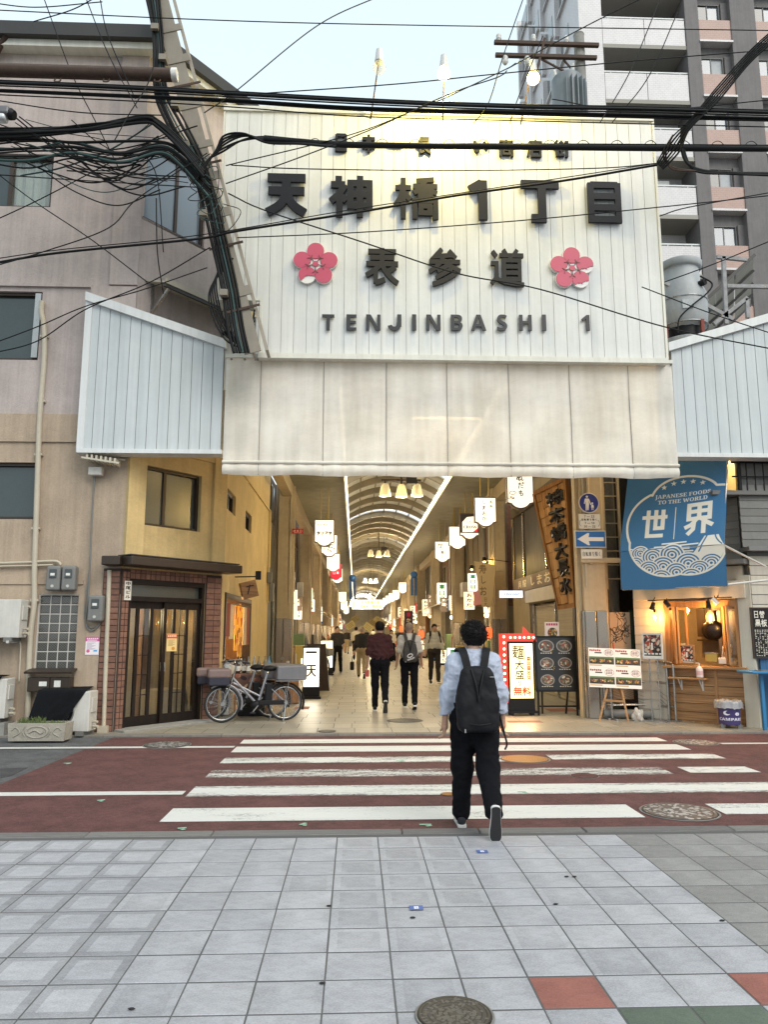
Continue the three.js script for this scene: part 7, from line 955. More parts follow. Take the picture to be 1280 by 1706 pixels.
// shuttered clothes shop by the corner column
{ const t = thing('shuttered_shop', 'closed shop with a cream roller shutter and dark grained panels above', 'shop'), z0 = -15.1, z1 = -23.0, zs0 = -16.0, zs1 = -20.3;
part(t, 'wall', [span(XR, XR + 0.3, 2.95, 6.3, z0, z1), span(XR, XR + 0.3, 0, 2.95, zs1 - 0.55, z1), span(XR, XR + 0.3, 0, 2.95, z0, zs0), span(XR + 0.3, XR + 0.5, 0, 6.2, z0, z1)], beige);
const slat = bx(0.03, 0.066, zs0 - zs1 - 0.04), sm = [0, 1].map((i) => mat('shutter_slat', [0.42 - 0.03 * i, 0.36 - 0.03 * i, 0.235], { roughness: 0.5, map: T.metal })); for (let i = 0; i < 32; i++) { const m = part(t, 'shutter_slat', slat, sm[i % 2], { raw: true }); m.position.set(XR + 0.05, 0.08 + i * 0.07, (zs0 + zs1) / 2); m.rotation.z = 0.16; }
part(t, 'shutter_rail', [span(XR - 0.02, XR + 0.08, 0, 2.34, zs0, zs0 + 0.08), span(XR - 0.02, XR + 0.08, 0, 2.34, zs1 - 0.08, zs1), span(XR - 0.015, XR + 0.06, 0.05, 2.3, (zs0 + zs1) / 2 - 0.03, (zs0 + zs1) / 2 + 0.03)], M.steel);
part(t, 'shutter_box', rbx(0.4, 0.34, zs0 - zs1 + 0.3, 0.02, XR - 0.02, 2.52, (zs0 + zs1) / 2), mat('shutter_box', [0.52, 0.46, 0.37], { roughness: 0.6, map: T.metal }));
part(t, 'doorway', [span(XR + 0.02, XR + 0.3, 0, 2.3, zs1 - 0.55, zs1 - 0.1)], M.woodDark);
const dk = dataTex(256, (i, x, y) => { const v = 0.25 + 0.9 * F.streak[(y * 2) * 512 + x * 2] ** 2; return [v, v * 0.95, v * 0.9]; }, 1.4), dm = mat('dark_grain_panel', [0.085, 0.07, 0.055], { map: dk, roughness: 0.5, specularIntensity: 0.3 });
for (const [a, b] of [[-16.2, -18.5], [-18.65, -21.0], [-21.15, -22.3]]) part(t, 'dark_panel', span(XR - 0.05, XR + 0.05, 3.12, 4.95, a, b), dm);
part(t, 'panel_post', [-18.58, -21.08, -22.36, -16.1].map((z) => span(XR - 0.09, XR + 0.02, 3.0, 5.05, z - 0.06, z + 0.06)), M.stainless); part(t, 'beam', [span(XR - 0.12, XR + 0.1, 4.97, 5.25, -15.6, -22.5)], taupe);
const tx = canvasTex(512, 96, (x) => { x.fillStyle = '#5d4a3a'; x.fillRect(0, 0, 512, 96); x.strokeStyle = '#d9c9a2'; kanRow(x, '呉服', 60, 22, 44, 8, 0.13, 52); kanRow(x, 'しまおか', 190, 14, 60, 12, 0.13, 66, 'round'); }); const g = span(XR - 0.16, XR - 0.08, 2.72, 3.1, -16.6, -22.2), p = g.attributes.position, u = g.attributes.uv; for (let i = 0; i < p.count; i++) u.setXY(i, (p.getZ(i) + 22.2) / 5.6, (p.getY(i) - 2.72) / 0.38); part(t, 'name_board', g, mat('name_board', [1, 1, 1], { map: tx, roughness: 0.4 }), { uv: true });
{ const p = atz(852, 990, -20.4), sx = canvasTex(160, 48, (x) => { x.fillStyle = '#e8edf8'; x.fillRect(0, 0, 160, 48); x.fillStyle = '#3a4a78'; x.font = 'italic 26px serif'; x.fillText('Chocolat', 26, 33); }); part(t, 'light_sign', boxUV(bx(0.62, 0.19, 0.12, p.x, p.y, p.z), [p.x - 0.31, p.x + 0.31, p.y - 0.095, p.y + 0.095]), mat('strip_sign', [0.8, 0.82, 0.9], { map: sx, emissive: C(0.85, 0.9, 1), emissiveMap: sx, emissiveIntensity: 0.8 }), { uv: true }); }
part(t, 'window', [span(XR - 0.02, XR + 0.04, 3.5, 4.8, -22.65, -22.95)], frosted); }
// carved wooden board leaning from the corner column
{ const t = thing('carved_signboard', 'leaning wooden board of shingles with carved black characters', 'signboard'), bl = V(4.12, 2.08, -15.1), br = V(4.3, 2.12, -14.55), tl = V(3.76, 4.45, -15.35), tr = V(4.22, 4.62, -14.62);
const at = (u, v, d = 0) => { const b = bl.clone().lerp(br, u), a = tl.clone().lerp(tr, u), n = V(-0.85, -0.1, 0.5).normalize(); return b.lerp(a, v).addScaledVector(n, d); };
const quadBox = (u0, u1, v0, v1, d0, d1) => { const P = [at(u0, v0, d1), at(u1, v0, d1), at(u1, v1, d1), at(u0, v1, d1)], Q = [at(u0, v0, d0), at(u1, v0, d0), at(u1, v1, d0), at(u0, v1, d0)], o = [], f = (a, b, c, d) => o.push(a, b, c, a, c, d); f(...P); for (let i = 0; i < 4; i++) { const j = (i + 1) % 4; f(Q[i], Q[j], P[j], P[i]); } f(Q[3], Q[2], Q[1], Q[0]); const g = new THREE.BufferGeometry(); g.setAttribute('position', new THREE.Float32BufferAttribute(o.flatMap((v) => [v.x, v.y, v.z]), 3)); g.computeVertexNormals(); return g; };
const wm = [[0.62, 0.35, 0.13], [0.55, 0.29, 0.1], [0.68, 0.4, 0.16]].map((c) => mat('shingle', c, { map: T.woodUp, roughness: 0.55 })), km = mat('charred_wood', [0.022, 0.02, 0.02], { roughness: 0.35, map: T.woodUp }), fr = mat('board_frame', [0.36, 0.17, 0.05], { map: T.woodUp, roughness: 0.6 });
part(t, 'back_board', quadBox(0, 1, 0, 1, -0.06, 0), fr); reseed(101);
for (let j = 0; j < 13; j++) { let u = 0.03; while (u < 0.97) { const w = rr(0.13, 0.27), e = Math.min(0.97, u + w); part(t, 'shingle', quadBox(u + 0.005, e - 0.005, 0.02 + j * 0.0745 + rr(-0.01, 0.01), 0.02 + (j + 1) * 0.0745 + rr(-0.012, 0.004), 0.002, rr(0.012, 0.034)), wm[Math.floor(rnd() * 3)]); u = e; } }
part(t, 'frame', [quadBox(-0.03, 0.03, 0, 1, -0.06, 0.06), quadBox(0.97, 1.03, 0, 1, -0.06, 0.06), quadBox(0, 1, 0.985, 1.02, -0.06, 0.062), quadBox(0, 1, -0.02, 0.012, -0.06, 0.062)], fr);
for (const [k, ch] of [[0, '神'], [1, '本'], [2, '橋'], [3, '大'], [4, '長'], [5, '水']]) for (const s of K[ch]) { const q = s[0] === 'c' ? s.slice(1) : s; for (let i = 0; i + 3 < q.length; i += 2) { const A = [0.36 + 0.55 * q[i] / 100, 0.95 - k * 0.145 - 0.13 * q[i + 1] / 100], B = [0.36 + 0.55 * q[i + 2] / 100, 0.95 - k * 0.145 - 0.13 * q[i + 3] / 100]; part(t, 'carved_stroke', bar(at(A[0], A[1], 0.055), at(B[0], B[1], 0.055), 0.036 + 0.02 * rnd(), 0.05, rnd()), km); } }
part(t, 'stay', [cyl(at(0.5, 0.62, 0.02), [4.6, 3.7, -15.4], 0.012), cyl(at(0.2, 0.55, 0.02), [4.75, 3.4, -16.6], 0.012)], M.steel); }
// wall with lamp arm behind the second column
{ const t = thing('lamp_arm', 'pair of small arm lamps lighting the boarded wall', 'lamp'); part(t, 'arm', [cyl([XR, 3.75, -23.3], [XR - 0.8, 3.85, -23.3], 0.015), cyl([XR, 3.75, -24.6], [XR - 1.0, 3.7, -24.6], 0.015)], M.black); for (const [x, y, z] of [[XR - 0.82, 3.8, -23.3], [XR - 1.02, 3.66, -24.6]]) { part(t, 'lamp_head', lathe([[0, 0.1], [0.05, 0.1], [0.09, -0.03], [0.085, -0.035], [0, 0.0]], 14, x, y, z), M.black); part(t, 'bulb', ball(0.04, x, y - 0.03, z), mat('arm_glow', [1, 0.8, 0.4], { emissive: C(1, 0.66, 0.25), emissiveIntensity: 8 })); } warmLamp(XR - 0.82, 3.72, -23.3, 2.2, C(1, 0.66, 0.22)); warmLamp(XR - 1.02, 3.58, -24.6, 1.5, C(1, 0.66, 0.22)); }
// a row of shops: each has walls, an opening with a glowing fill panel added inside, a sign band, an awning or a banner
const glowFill = [mat('fill_glow', [0.9, 0.8, 0.6], { emissive: C(1, 0.72, 0.36), emissiveIntensity: 0.9 }), mat('fill_glow', [0.9, 0.85, 0.7], { emissive: C(1, 0.85, 0.6), emissiveIntensity: 1.3 }), mat('fill_glow', [0.8, 0.6, 0.4], { emissive: C(1, 0.6, 0.24), emissiveIntensity: 0.7 })];  // self-glowing panels added to stand for the light of the shop rooms
const bandT = [['大日本', '#d8cfb8', '#33261c'], ['天神', '#7c1d18', '#f0e2c8'], ['寿し', '#e9d9a8', '#2a2016'], ['おかた', '#31435c', '#e8e8e8'], ['料口', '#f4efe2', '#c33322']].map(([s, bg, fg]) => canvasTex(256, 64, (x) => { x.fillStyle = bg; x.fillRect(0, 0, 256, 64); x.strokeStyle = fg; kanRow(x, s, 40, 8, 46, 16, 0.14); }));
const bandM = bandT.map((tx) => mat('band_sign', [0.9, 0.9, 0.9], { map: tx, emissive: C(1, 0.95, 0.85), emissiveMap: tx, emissiveIntensity: 0.35, roughness: 0.5 }));
const walls = [beige, taupe, olive, beige, terracotta], stripeAwn = mat('awning_cream', [0.66, 0.6, 0.48], { roughness: 0.7, transmission: 0.25, map: T.cloth }), clutterM = [[0.35, 0.06, 0.04], [0.05, 0.045, 0.04], [0.45, 0.34, 0.1], [0.1, 0.16, 0.07], [0.4, 0.36, 0.3], [0.16, 0.09, 0.05]].map((c) => mat('shop_goods', c, { roughness: 0.7, map: T.cloth }));
const words = ['cream walled', 'dark fronted', 'olive panelled', 'beige', 'terracotta'];
const bladeM = [['大天神', '#f6efdc', '#2a1d14'], ['寿し', '#a3201a', '#f6e6cc'], ['おかた', '#efe6cf', '#3a1c10'], ['日本', '#243a5e', '#eef'], ['車口目', '#fbfbf6', '#1f6a3c'], ['水道', '#6d5a48', '#fff6e4']].map(([s, bg, fg]) => { const tx = canvasTex(64, 160, (x) => { x.fillStyle = bg; x.fillRect(0, 0, 64, 160); x.strokeStyle = fg; kanCol(x, s, 12, 10, 40, 8, 0.14, 38); }); return mat('blade_sign', [0.9, 0.9, 0.9], { map: tx, emissive: C(1, 0.95, 0.85), emissiveMap: tx, emissiveIntensity: 0.8, roughness: 0.5 }); });
reseed(202);
for (const side of [1, -1]) {
const x = side > 0 ? XR : XL, out = -side; let z = side > 0 ? -23.9 : -24.0;
for (let n = 0; z > -150; n++) {
const w = n < 8 ? rr(3.6, 5.4) : rr(7, 11), z1 = z - w, k = Math.floor(rnd() * 5), t = thing('shop', [words[k], 'shop front with', ['a lit opening', 'a sign band', 'goods outside'][n % 3], side > 0 ? 'in the shuttered shop row' : 'in the bicycle row'].join(' '), 'shop', [0, 0, 0], 0, side > 0 ? 'shops on the shuttered side of the arcade' : 'shops on the bicycle side of the arcade'), h = rr(2.3, 2.75), back = x + side * 1.6;
const X = (a, b) => [Math.min(x + side * a, x + side * b), Math.max(x + side * a, x + side * b)], S = (a, b, y0, y1, za, zb) => { const q = X(a, b); return span(q[0], q[1], y0, y1, za, zb); };
part(t, 'upper_wall', S(0, 0.25, h, 6.3, z, z1 + 0.01), walls[k]); part(t, 'pier', S(0, 0.25, 0, h, z, z - 0.35), walls[(k + 1) % 5]); part(t, 'pier', S(0, 0.25, 0, h, z1 + 0.36, z1 + 0.01), walls[(k + 1) % 5]);
part(t, 'fill_panel', [S(1.5, 1.6, 0.05, h, z - 0.1, z1 + 0.1)], glowFill[Math.floor(rnd() * 3)]); part(t, 'room_sides', [S(0.25, 1.6, 0, h, z - 0.05, z - 0.02), S(0.25, 1.6, 0, h, z1 + 0.02, z1 + 0.05), S(0.25, 1.6, h, h + 0.1, z, z1)], taupe);
const band = S(-0.12, -0.02, h - 0.05, h + 0.5, z - 0.3, z1 + 0.3), p = band.attributes.position, u = band.attributes.uv; for (let i = 0; i < p.count; i++) u.setXY(i, side > 0 ? (p.getZ(i) - z1) / w : (z - p.getZ(i)) / w, (p.getY(i) - h + 0.05) / 0.55); part(t, 'sign_band', band, bandM[n % 5], { uv: true });
if (rnd() < 0.7) { const wz = z - w / 2; part(t, 'upper_window', [S(-0.03, 0.02, 3.7, 5.0, wz + 0.9, wz - 0.9)], rnd() < 0.4 ? paneTeal : frosted); part(t, 'window_frame', [S(-0.06, -0.02, 3.64, 3.7, wz + 0.95, wz - 0.95), S(-0.06, -0.02, 5.0, 5.06, wz + 0.95, wz - 0.95), S(-0.055, -0.025, 3.7, 5.0, wz + 0.03, wz - 0.03)], M.brownMetal); }
if (rnd() < 0.45) part(t, 'awning', (() => { const g = bx(0.9, 0.03, w - 0.8, 0, 0, 0, 0, 0, side * 0.45); return g.translate(x + out * 0.42, h + 0.35, z - w / 2); })(), stripeAwn);
for (let c = 0; c < 4; c++) part(t, 'batten', S(-0.05, 0, h + 0.55, 6.05, z - 0.2 - (c * w) / 4, z - 0.32 - (c * w) / 4), walls[(k + 3) % 5]); part(t, 'pipe', cyl([x + out * 0.08, 0.1, z1 + 0.15], [x + out * 0.08, 6, z1 + 0.15], 0.05, 0.05, 8), M.greyPlastic); if (n % 2) part(t, 'cooling_unit', rbx(0.3, 0.6, 0.8, 0.02, x + out * 0.2, 3.35, z - w * 0.8), M.acWhite);
for (let c = 0; c < (n < 8 ? 3 : 4); c++) { const bw = rr(0.28, 0.5), bh = bw * rr(1.4, 2.3), low = c === 2, bX = x + out * (low ? rr(0.5, 0.9) : 0.08 + bw / 2), bY = low ? bh / 2 + 0.1 : rr(2.3, 3.6), bz = z - 0.5 - (c + rnd()) * (w - 1) / 4; part(t, low ? 'floor_sign' : 'blade_sign', boxUV(bx(bw, bh, 0.12, bX, bY, bz), [bX - bw / 2, bX + bw / 2, bY - bh / 2, bY + bh / 2]), bladeM[Math.floor(rnd() * 6)], { uv: true }); part(t, 'sign_bracket', low ? bx(bw, 0.1, 0.3, bX, 0.08, bz) : bx(0.1, 0.04, 0.04, x + out * 0.05, bY + bh * 0.4, bz), M.black); }
if (z > -100) for (let c = 0; c < 5; c++) { const gz = rr(z1 + 0.5, z - 0.5), gh = rr(0.5, 1.5), gw = rr(0.25, 0.7); part(t, 'goods', rbx(gw, gh, gw * 0.8, 0.03, x + out * rr(0.05, 0.35), gh / 2 + 0.02, gz), clutterM[Math.floor(rnd() * 6)]); }
if (z > -85 && n % 2 === 0) { part(t, 'lamp', ball(0.08, x + out * 0.35, h - 0.25, z - w / 2), mat('shop_bulb', [1, 0.85, 0.6], { emissive: C(1, 0.7, 0.35), emissiveIntensity: 6 })); warmLamp(x + out * 0.35, h - 0.25, z - w / 2, z > -50 ? 8 : 13); }
z = z1;
}
}
setting('arcade_end_wall', 'distant bright end of the arcade', bx(9, 6.6, 0.2, 1.2, 3.2, -152), mat('far_wall', [0.5, 0.45, 0.36], { map: T.plaster, roughness: 0.9 }));
// metal clad house just past the corner building
{ const t = thing('metal_clad_house', 'narrow house front clad in vertical metal sheet with a dark door', 'house'), x = XL + 0.05; for (let i = 0; i < 9; i++) part(t, 'metal_sheet', span(x - 0.03, x + 0.01 + (i % 2) * 0.012, 3.15, 4.75, -21.65 - i * 0.125, -21.765 - i * 0.125), olive);
part(t, 'wall', [span(x - 0.3, x - 0.05, 0, 6.2, -21.6, -23.9)], taupe); part(t, 'shutter', span(x - 0.04, x, 0.02, 2.5, -21.7, -22.5), M.greyPlastic); part(t, 'door', span(x - 0.04, x + 0.02, 0.02, 2.6, -22.6, -23.4), mat('green_door', [0.03, 0.045, 0.03], { roughness: 0.5 })); part(t, 'window', span(x - 0.03, x + 0.01, 4.85, 5.9, -21.8, -22.6), M.glassDark); part(t, 'wall_lamp', rbx(0.25, 0.2, 0.2, 0.02, x + 0.15, 2.85, -23.1), M.black); part(t, 'meter_box', [rbx(0.2, 0.5, 0.3, 0.02, x + 0.08, 2.7, -21.5), rbx(0.14, 0.3, 0.2, 0.02, x + 0.07, 3.1, -21.3), tube([[x + 0.05, 2.4, -21.4], [x + 0.1, 2.9, -21.3], [x + 0.06, 3.4, -21.5]], 0.02, 20, 5)], M.greyPlastic); }
{ const tx = canvasTex(128, 64, (x) => { x.fillStyle = '#b3201c'; x.fillRect(0, 0, 128, 64); x.strokeStyle = '#f4e4dc'; kanRow(x, '送水口', 14, 12, 28, 8, 0.13, 34); x.fillStyle = '#f4e4dc'; x.fillRect(20, 52, 86, 4); }); const p = atz(496, 885, -22.6), g = boxUV(bx(0.34, 0.15, 0.02, p.x, p.y, p.z), [p.x - 0.17, p.x + 0.17, p.y - 0.075, p.y + 0.075]); const t = thing('red_plate', 'small red plate with white characters on the first column', 'sign'); part(t, 'sign_face', g, mat('red_plate', [1, 1, 1], { map: tx, roughness: 0.4 }), { uv: true }); part(t, 'bracket', cyl([p.x - 0.25, p.y, p.z], [p.x - 0.1, p.y, p.z], 0.012), M.steel); }
// things hung and standing deep in the arcade
{ const t = thing('light_arch', 'arch of white lamps hung across the arcade', 'light arch', [0.55, 3.95, -70]), m = mat('arch_lamp', [1, 0.95, 0.85], { emissive: C(1, 0.93, 0.75), emissiveIntensity: 2.6 }); part(t, 'hoop', new THREE.TorusGeometry(1.0, 0.04, 6, 40, Math.PI), M.steel); for (let i = 0; i <= 18; i++) { const a = (i / 18) * Math.PI; part(t, 'lamp', ball(0.11, Math.cos(a), Math.sin(a), 0.05, 1, 1, 1, 10, 8), m); } }
{ const tx = canvasTex(512, 140, (x) => { x.fillStyle = '#fbf4d2'; x.fillRect(0, 0, 512, 140); x.fillStyle = '#d6342c'; x.fillRect(20, 24, 10, 96); x.strokeStyle = '#d98a2a'; kanRow(x, '大天神橋日本', 150, 14, 40, 12, 0.13); x.strokeStyle = '#5ba84a'; kanRow(x, '商店街', 330, 74, 44, 10, 0.13); x.strokeStyle = '#b0562c'; kanRow(x, '日本長', 140, 84, 36, 8, 0.13); }); const t = thing('overhead_banner', 'lit yellow banner board hung across the arcade', 'banner', [1.03, 3.85, -64]); part(t, 'sign_panel', boxUV(bx(2.65, 0.78, 0.1), [-1.325, 1.325, -0.39, 0.39]), mat('banner_glow', [0.9, 0.9, 0.8], { map: tx, emissive: C(1, 0.97, 0.8), emissiveMap: tx, emissiveIntensity: 0.9 }), { uv: true }); part(t, 'hanger', [cyl([-1.1, 0.39, 0], [-1.1, 2.2, 0], 0.02), cyl([1.1, 0.39, 0], [1.1, 2.2, 0], 0.02)], M.brownMetal); }
const cardM = [mat('hanging_card', [0.62, 0.52, 0.22], { roughness: 0.7, map: T.cloth, transmission: 0.2 }), mat('hanging_card', [0.5, 0.4, 0.18], { roughness: 0.7, map: T.cloth, transmission: 0.2 })];
[[584, 1042, -48, 0.8], [591, 1032, -52, 0.8], [614, 1045, -46, 0.8], [622, 1038, -50, 0.8], [630, 1033, -54, 0.8], [637, 1037, -50, 0.8]].forEach(([px, py, z, s], i) => { const p = atz(px, py, z), t = thing('hanging_card', 'square yellow card hung on its corner above the crowd', 'hanging card', [p.x, p.y, z], rr(-0.3, 0.3), 'yellow cards hung over the arcade'); part(t, 'card', bx(s * 0.72, s * 0.5, 0.015, 0, 0, 0, 0, 0, (i < 2 ? 0.6 : -0.6)), cardM[i % 2]); part(t, 'print_line', [-0.08, 0, 0.08].map((d) => bx(s * 0.5, 0.02, 0.004, -d * (i < 2 ? 0.55 : -0.55), d, 0.012, 0, 0, (i < 2 ? 0.6 : -0.6))), M.brownMetal); part(t, 'cord', cyl([0, 0.2, 0], [0, AY - p.y, 0], 0.006, 0.006, 5), M.cable); });
[[588, 968, -41, 'blue festival tassel hung near the tube light on the bicycle side'], [690, 962, -42, 'blue festival tassel hung by the column on the shuttered side']].forEach(([px, py, z, l]) => { const p = atz(px, py, z), t = thing('paper_tassel', l, 'tassel', p), m = mat('tassel_blue', [0.02, 0.1, 0.3], { roughness: 0.7, map: T.cloth }); const g = new THREE.IcosahedronGeometry(0.2, 2); part(t, 'ball', g.translate(0, 0.15, 0), m); for (let k = 0; k < 8; k++) part(t, 'streamer', bx(0.09, 1.0, 0.008, Math.cos(k * 0.785) * 0.13, -0.5, Math.sin(k * 0.785) * 0.13, -k * 0.785), m); part(t, 'cord', cyl([0, 0.3, 0], [0, AY - p.y, 0], 0.006), M.cable); });
{ const tx = canvasTex(64, 200, (x) => { x.fillStyle = '#3f3540'; x.fillRect(0, 0, 64, 200); x.fillStyle = '#c02a45'; x.fillRect(20, 12, 24, 30); x.strokeStyle = '#e8c98a'; kanCol(x, 'やくしん'.replace('や', 'か'), 16, 54, 32, 4, 0.13, 30, 'round'); }); const p = atz(681, 1040, -33), t = thing('cloth_banner', 'dark upright cloth banner with pale script on the shuttered side', 'banner', p, -0.5); part(t, 'cloth', boxUV(bx(0.42, 1.15, 0.012), [-0.21, 0.21, -0.575, 0.575]), mat('banner_cloth', [0.9, 0.9, 0.9], { map: tx, roughness: 0.9 }), { uv: true }); part(t, 'pole', [cyl([-0.24, -p.y + 0.04, 0], [-0.24, 0.62, 0], 0.015), cyl([-0.24, 0.59, 0], [0.24, 0.59, 0], 0.01)], M.steel); }
[[669, 1048, -40, 'orange paper lantern outside a bar beyond the dark banner'], [702, 1057, -30.5, 'red paper lantern beside the walking man in white'], [814, 1054, -21.8, 'red paper lantern hanging beside the second column']].forEach(([px, py, z, l]) => { const p = atz(px, py, z), t = thing('paper_lantern', l, 'lantern', p); t.scale.setScalar(0.62); part(t, 'lantern_shade', lathe([[0.08, -0.26], [0.16, -0.2], [0.19, 0], [0.16, 0.2], [0.08, 0.26]], 18), mat('lantern_red', [0.7, 0.06, 0.02], { emissive: C(1, 0.16, 0.04), emissiveIntensity: 0.9, roughness: 0.6 })); part(t, 'rim', [cyl([0, 0.25, 0], [0, 0.3, 0], 0.085), cyl([0, -0.3, 0], [0, -0.25, 0], 0.085)], M.black); part(t, 'cord', cyl([0, 0.3, 0], [0.02, 0.8, 0], 0.008), M.cable); });
{ const tx = canvasTex(128, 200, (x) => { x.fillStyle = '#b7a07a'; x.fillRect(0, 0, 128, 200); x.strokeStyle = '#6e5a40'; kanCol(x, '寿しお', 34, 14, 44, 8, 0.11, 40, 'round'); kanCol(x, '日大', 60, 158, 18, 2, 0.12); }), p = atz(808, 975, -22.6), t = thing('fan_signboard', 'weathered tapering wooden board with brush script by the second column', 'signboard', p, -0.35), g = extrude(poly([[-0.34, 0.72], [0.34, 0.6], [0.24, -0.62], [-0.05, -0.66]]), 0.05).rotateZ(-0.05); boxUV(g, [-0.34, 0.34, -0.66, 0.72]); part(t, 'board', g, mat('brush_board', [0.8, 0.78, 0.72], { map: tx, roughness: 0.7 }), { uv: true }); part(t, 'stay', cyl([0.2, 0.4, 0], [0.55, 0.42, -0.2], 0.012), M.steel); }
// standing lit signs
function litStand(px, py, w, h, tx, label, I) { const p = gnd(px, py), t = thing('standing_sign', label, 'sign', [p.x, 0.03, p.z], 0.05); part(t, 'case', rbx(w + 0.04, h + 0.28, 0.2, 0.012, 0, (h + 0.28) / 2 + 0.04, 0), M.black); part(t, 'sign_panel', boxUV(bx(w, h, 0.012, 0, 0.28 + h / 2, 0.103), [-w / 2, w / 2, 0.28, 0.28 + h]), mat('stand_glow', [0.9, 0.88, 0.82], { map: tx, emissive: C(1, 0.96, 0.88), emissiveMap: tx, emissiveIntensity: 1.1 }), { uv: true }); part(t, 'base', bx(w + 0.1, 0.05, 0.34, 0, 0.025, 0), M.black); if (I) { const L = new THREE.RectAreaLight(C(1, 0.9, 0.7), I, w, h); L.position.set(p.x, 0.31 + h / 2, p.z + 0.12); L.lookAt(p.x + 0.05, 0.31 + h / 2, p.z + 2); scene.add(L); } }
litStand(518, 1166, 0.37, 0.9, canvasTex(128, 320, (x) => { x.fillStyle = '#f6f0e2'; x.fillRect(0, 0, 128, 320); x.strokeStyle = '#141414'; kan(x, '一', 20, -20, 84, 110, 0.2, 'round'); kan(x, '天', 24, 132, 80, 108, 0.15, 'round'); x.strokeStyle = '#6b5a48'; kanRow(x, 'いってん', 12, 282, 24, 3, 0.11, 26, 'round'); }), 'white lit standing sign with two large black brush characters', 5);
litStand(544, 1126, 0.42, 0.95, canvasTex(96, 200, (x) => { x.fillStyle = '#f8f3dc'; x.fillRect(0, 0, 96, 200); x.strokeStyle = '#9aa05a'; kanRow(x, '日本', 16, 20, 28, 8, 0.12); x.strokeStyle = '#d9a84a'; kanRow(x, '口目', 16, 66, 28, 8, 0.12); }), 'bright standing sign behind the parked bicycles deeper inside', 0);
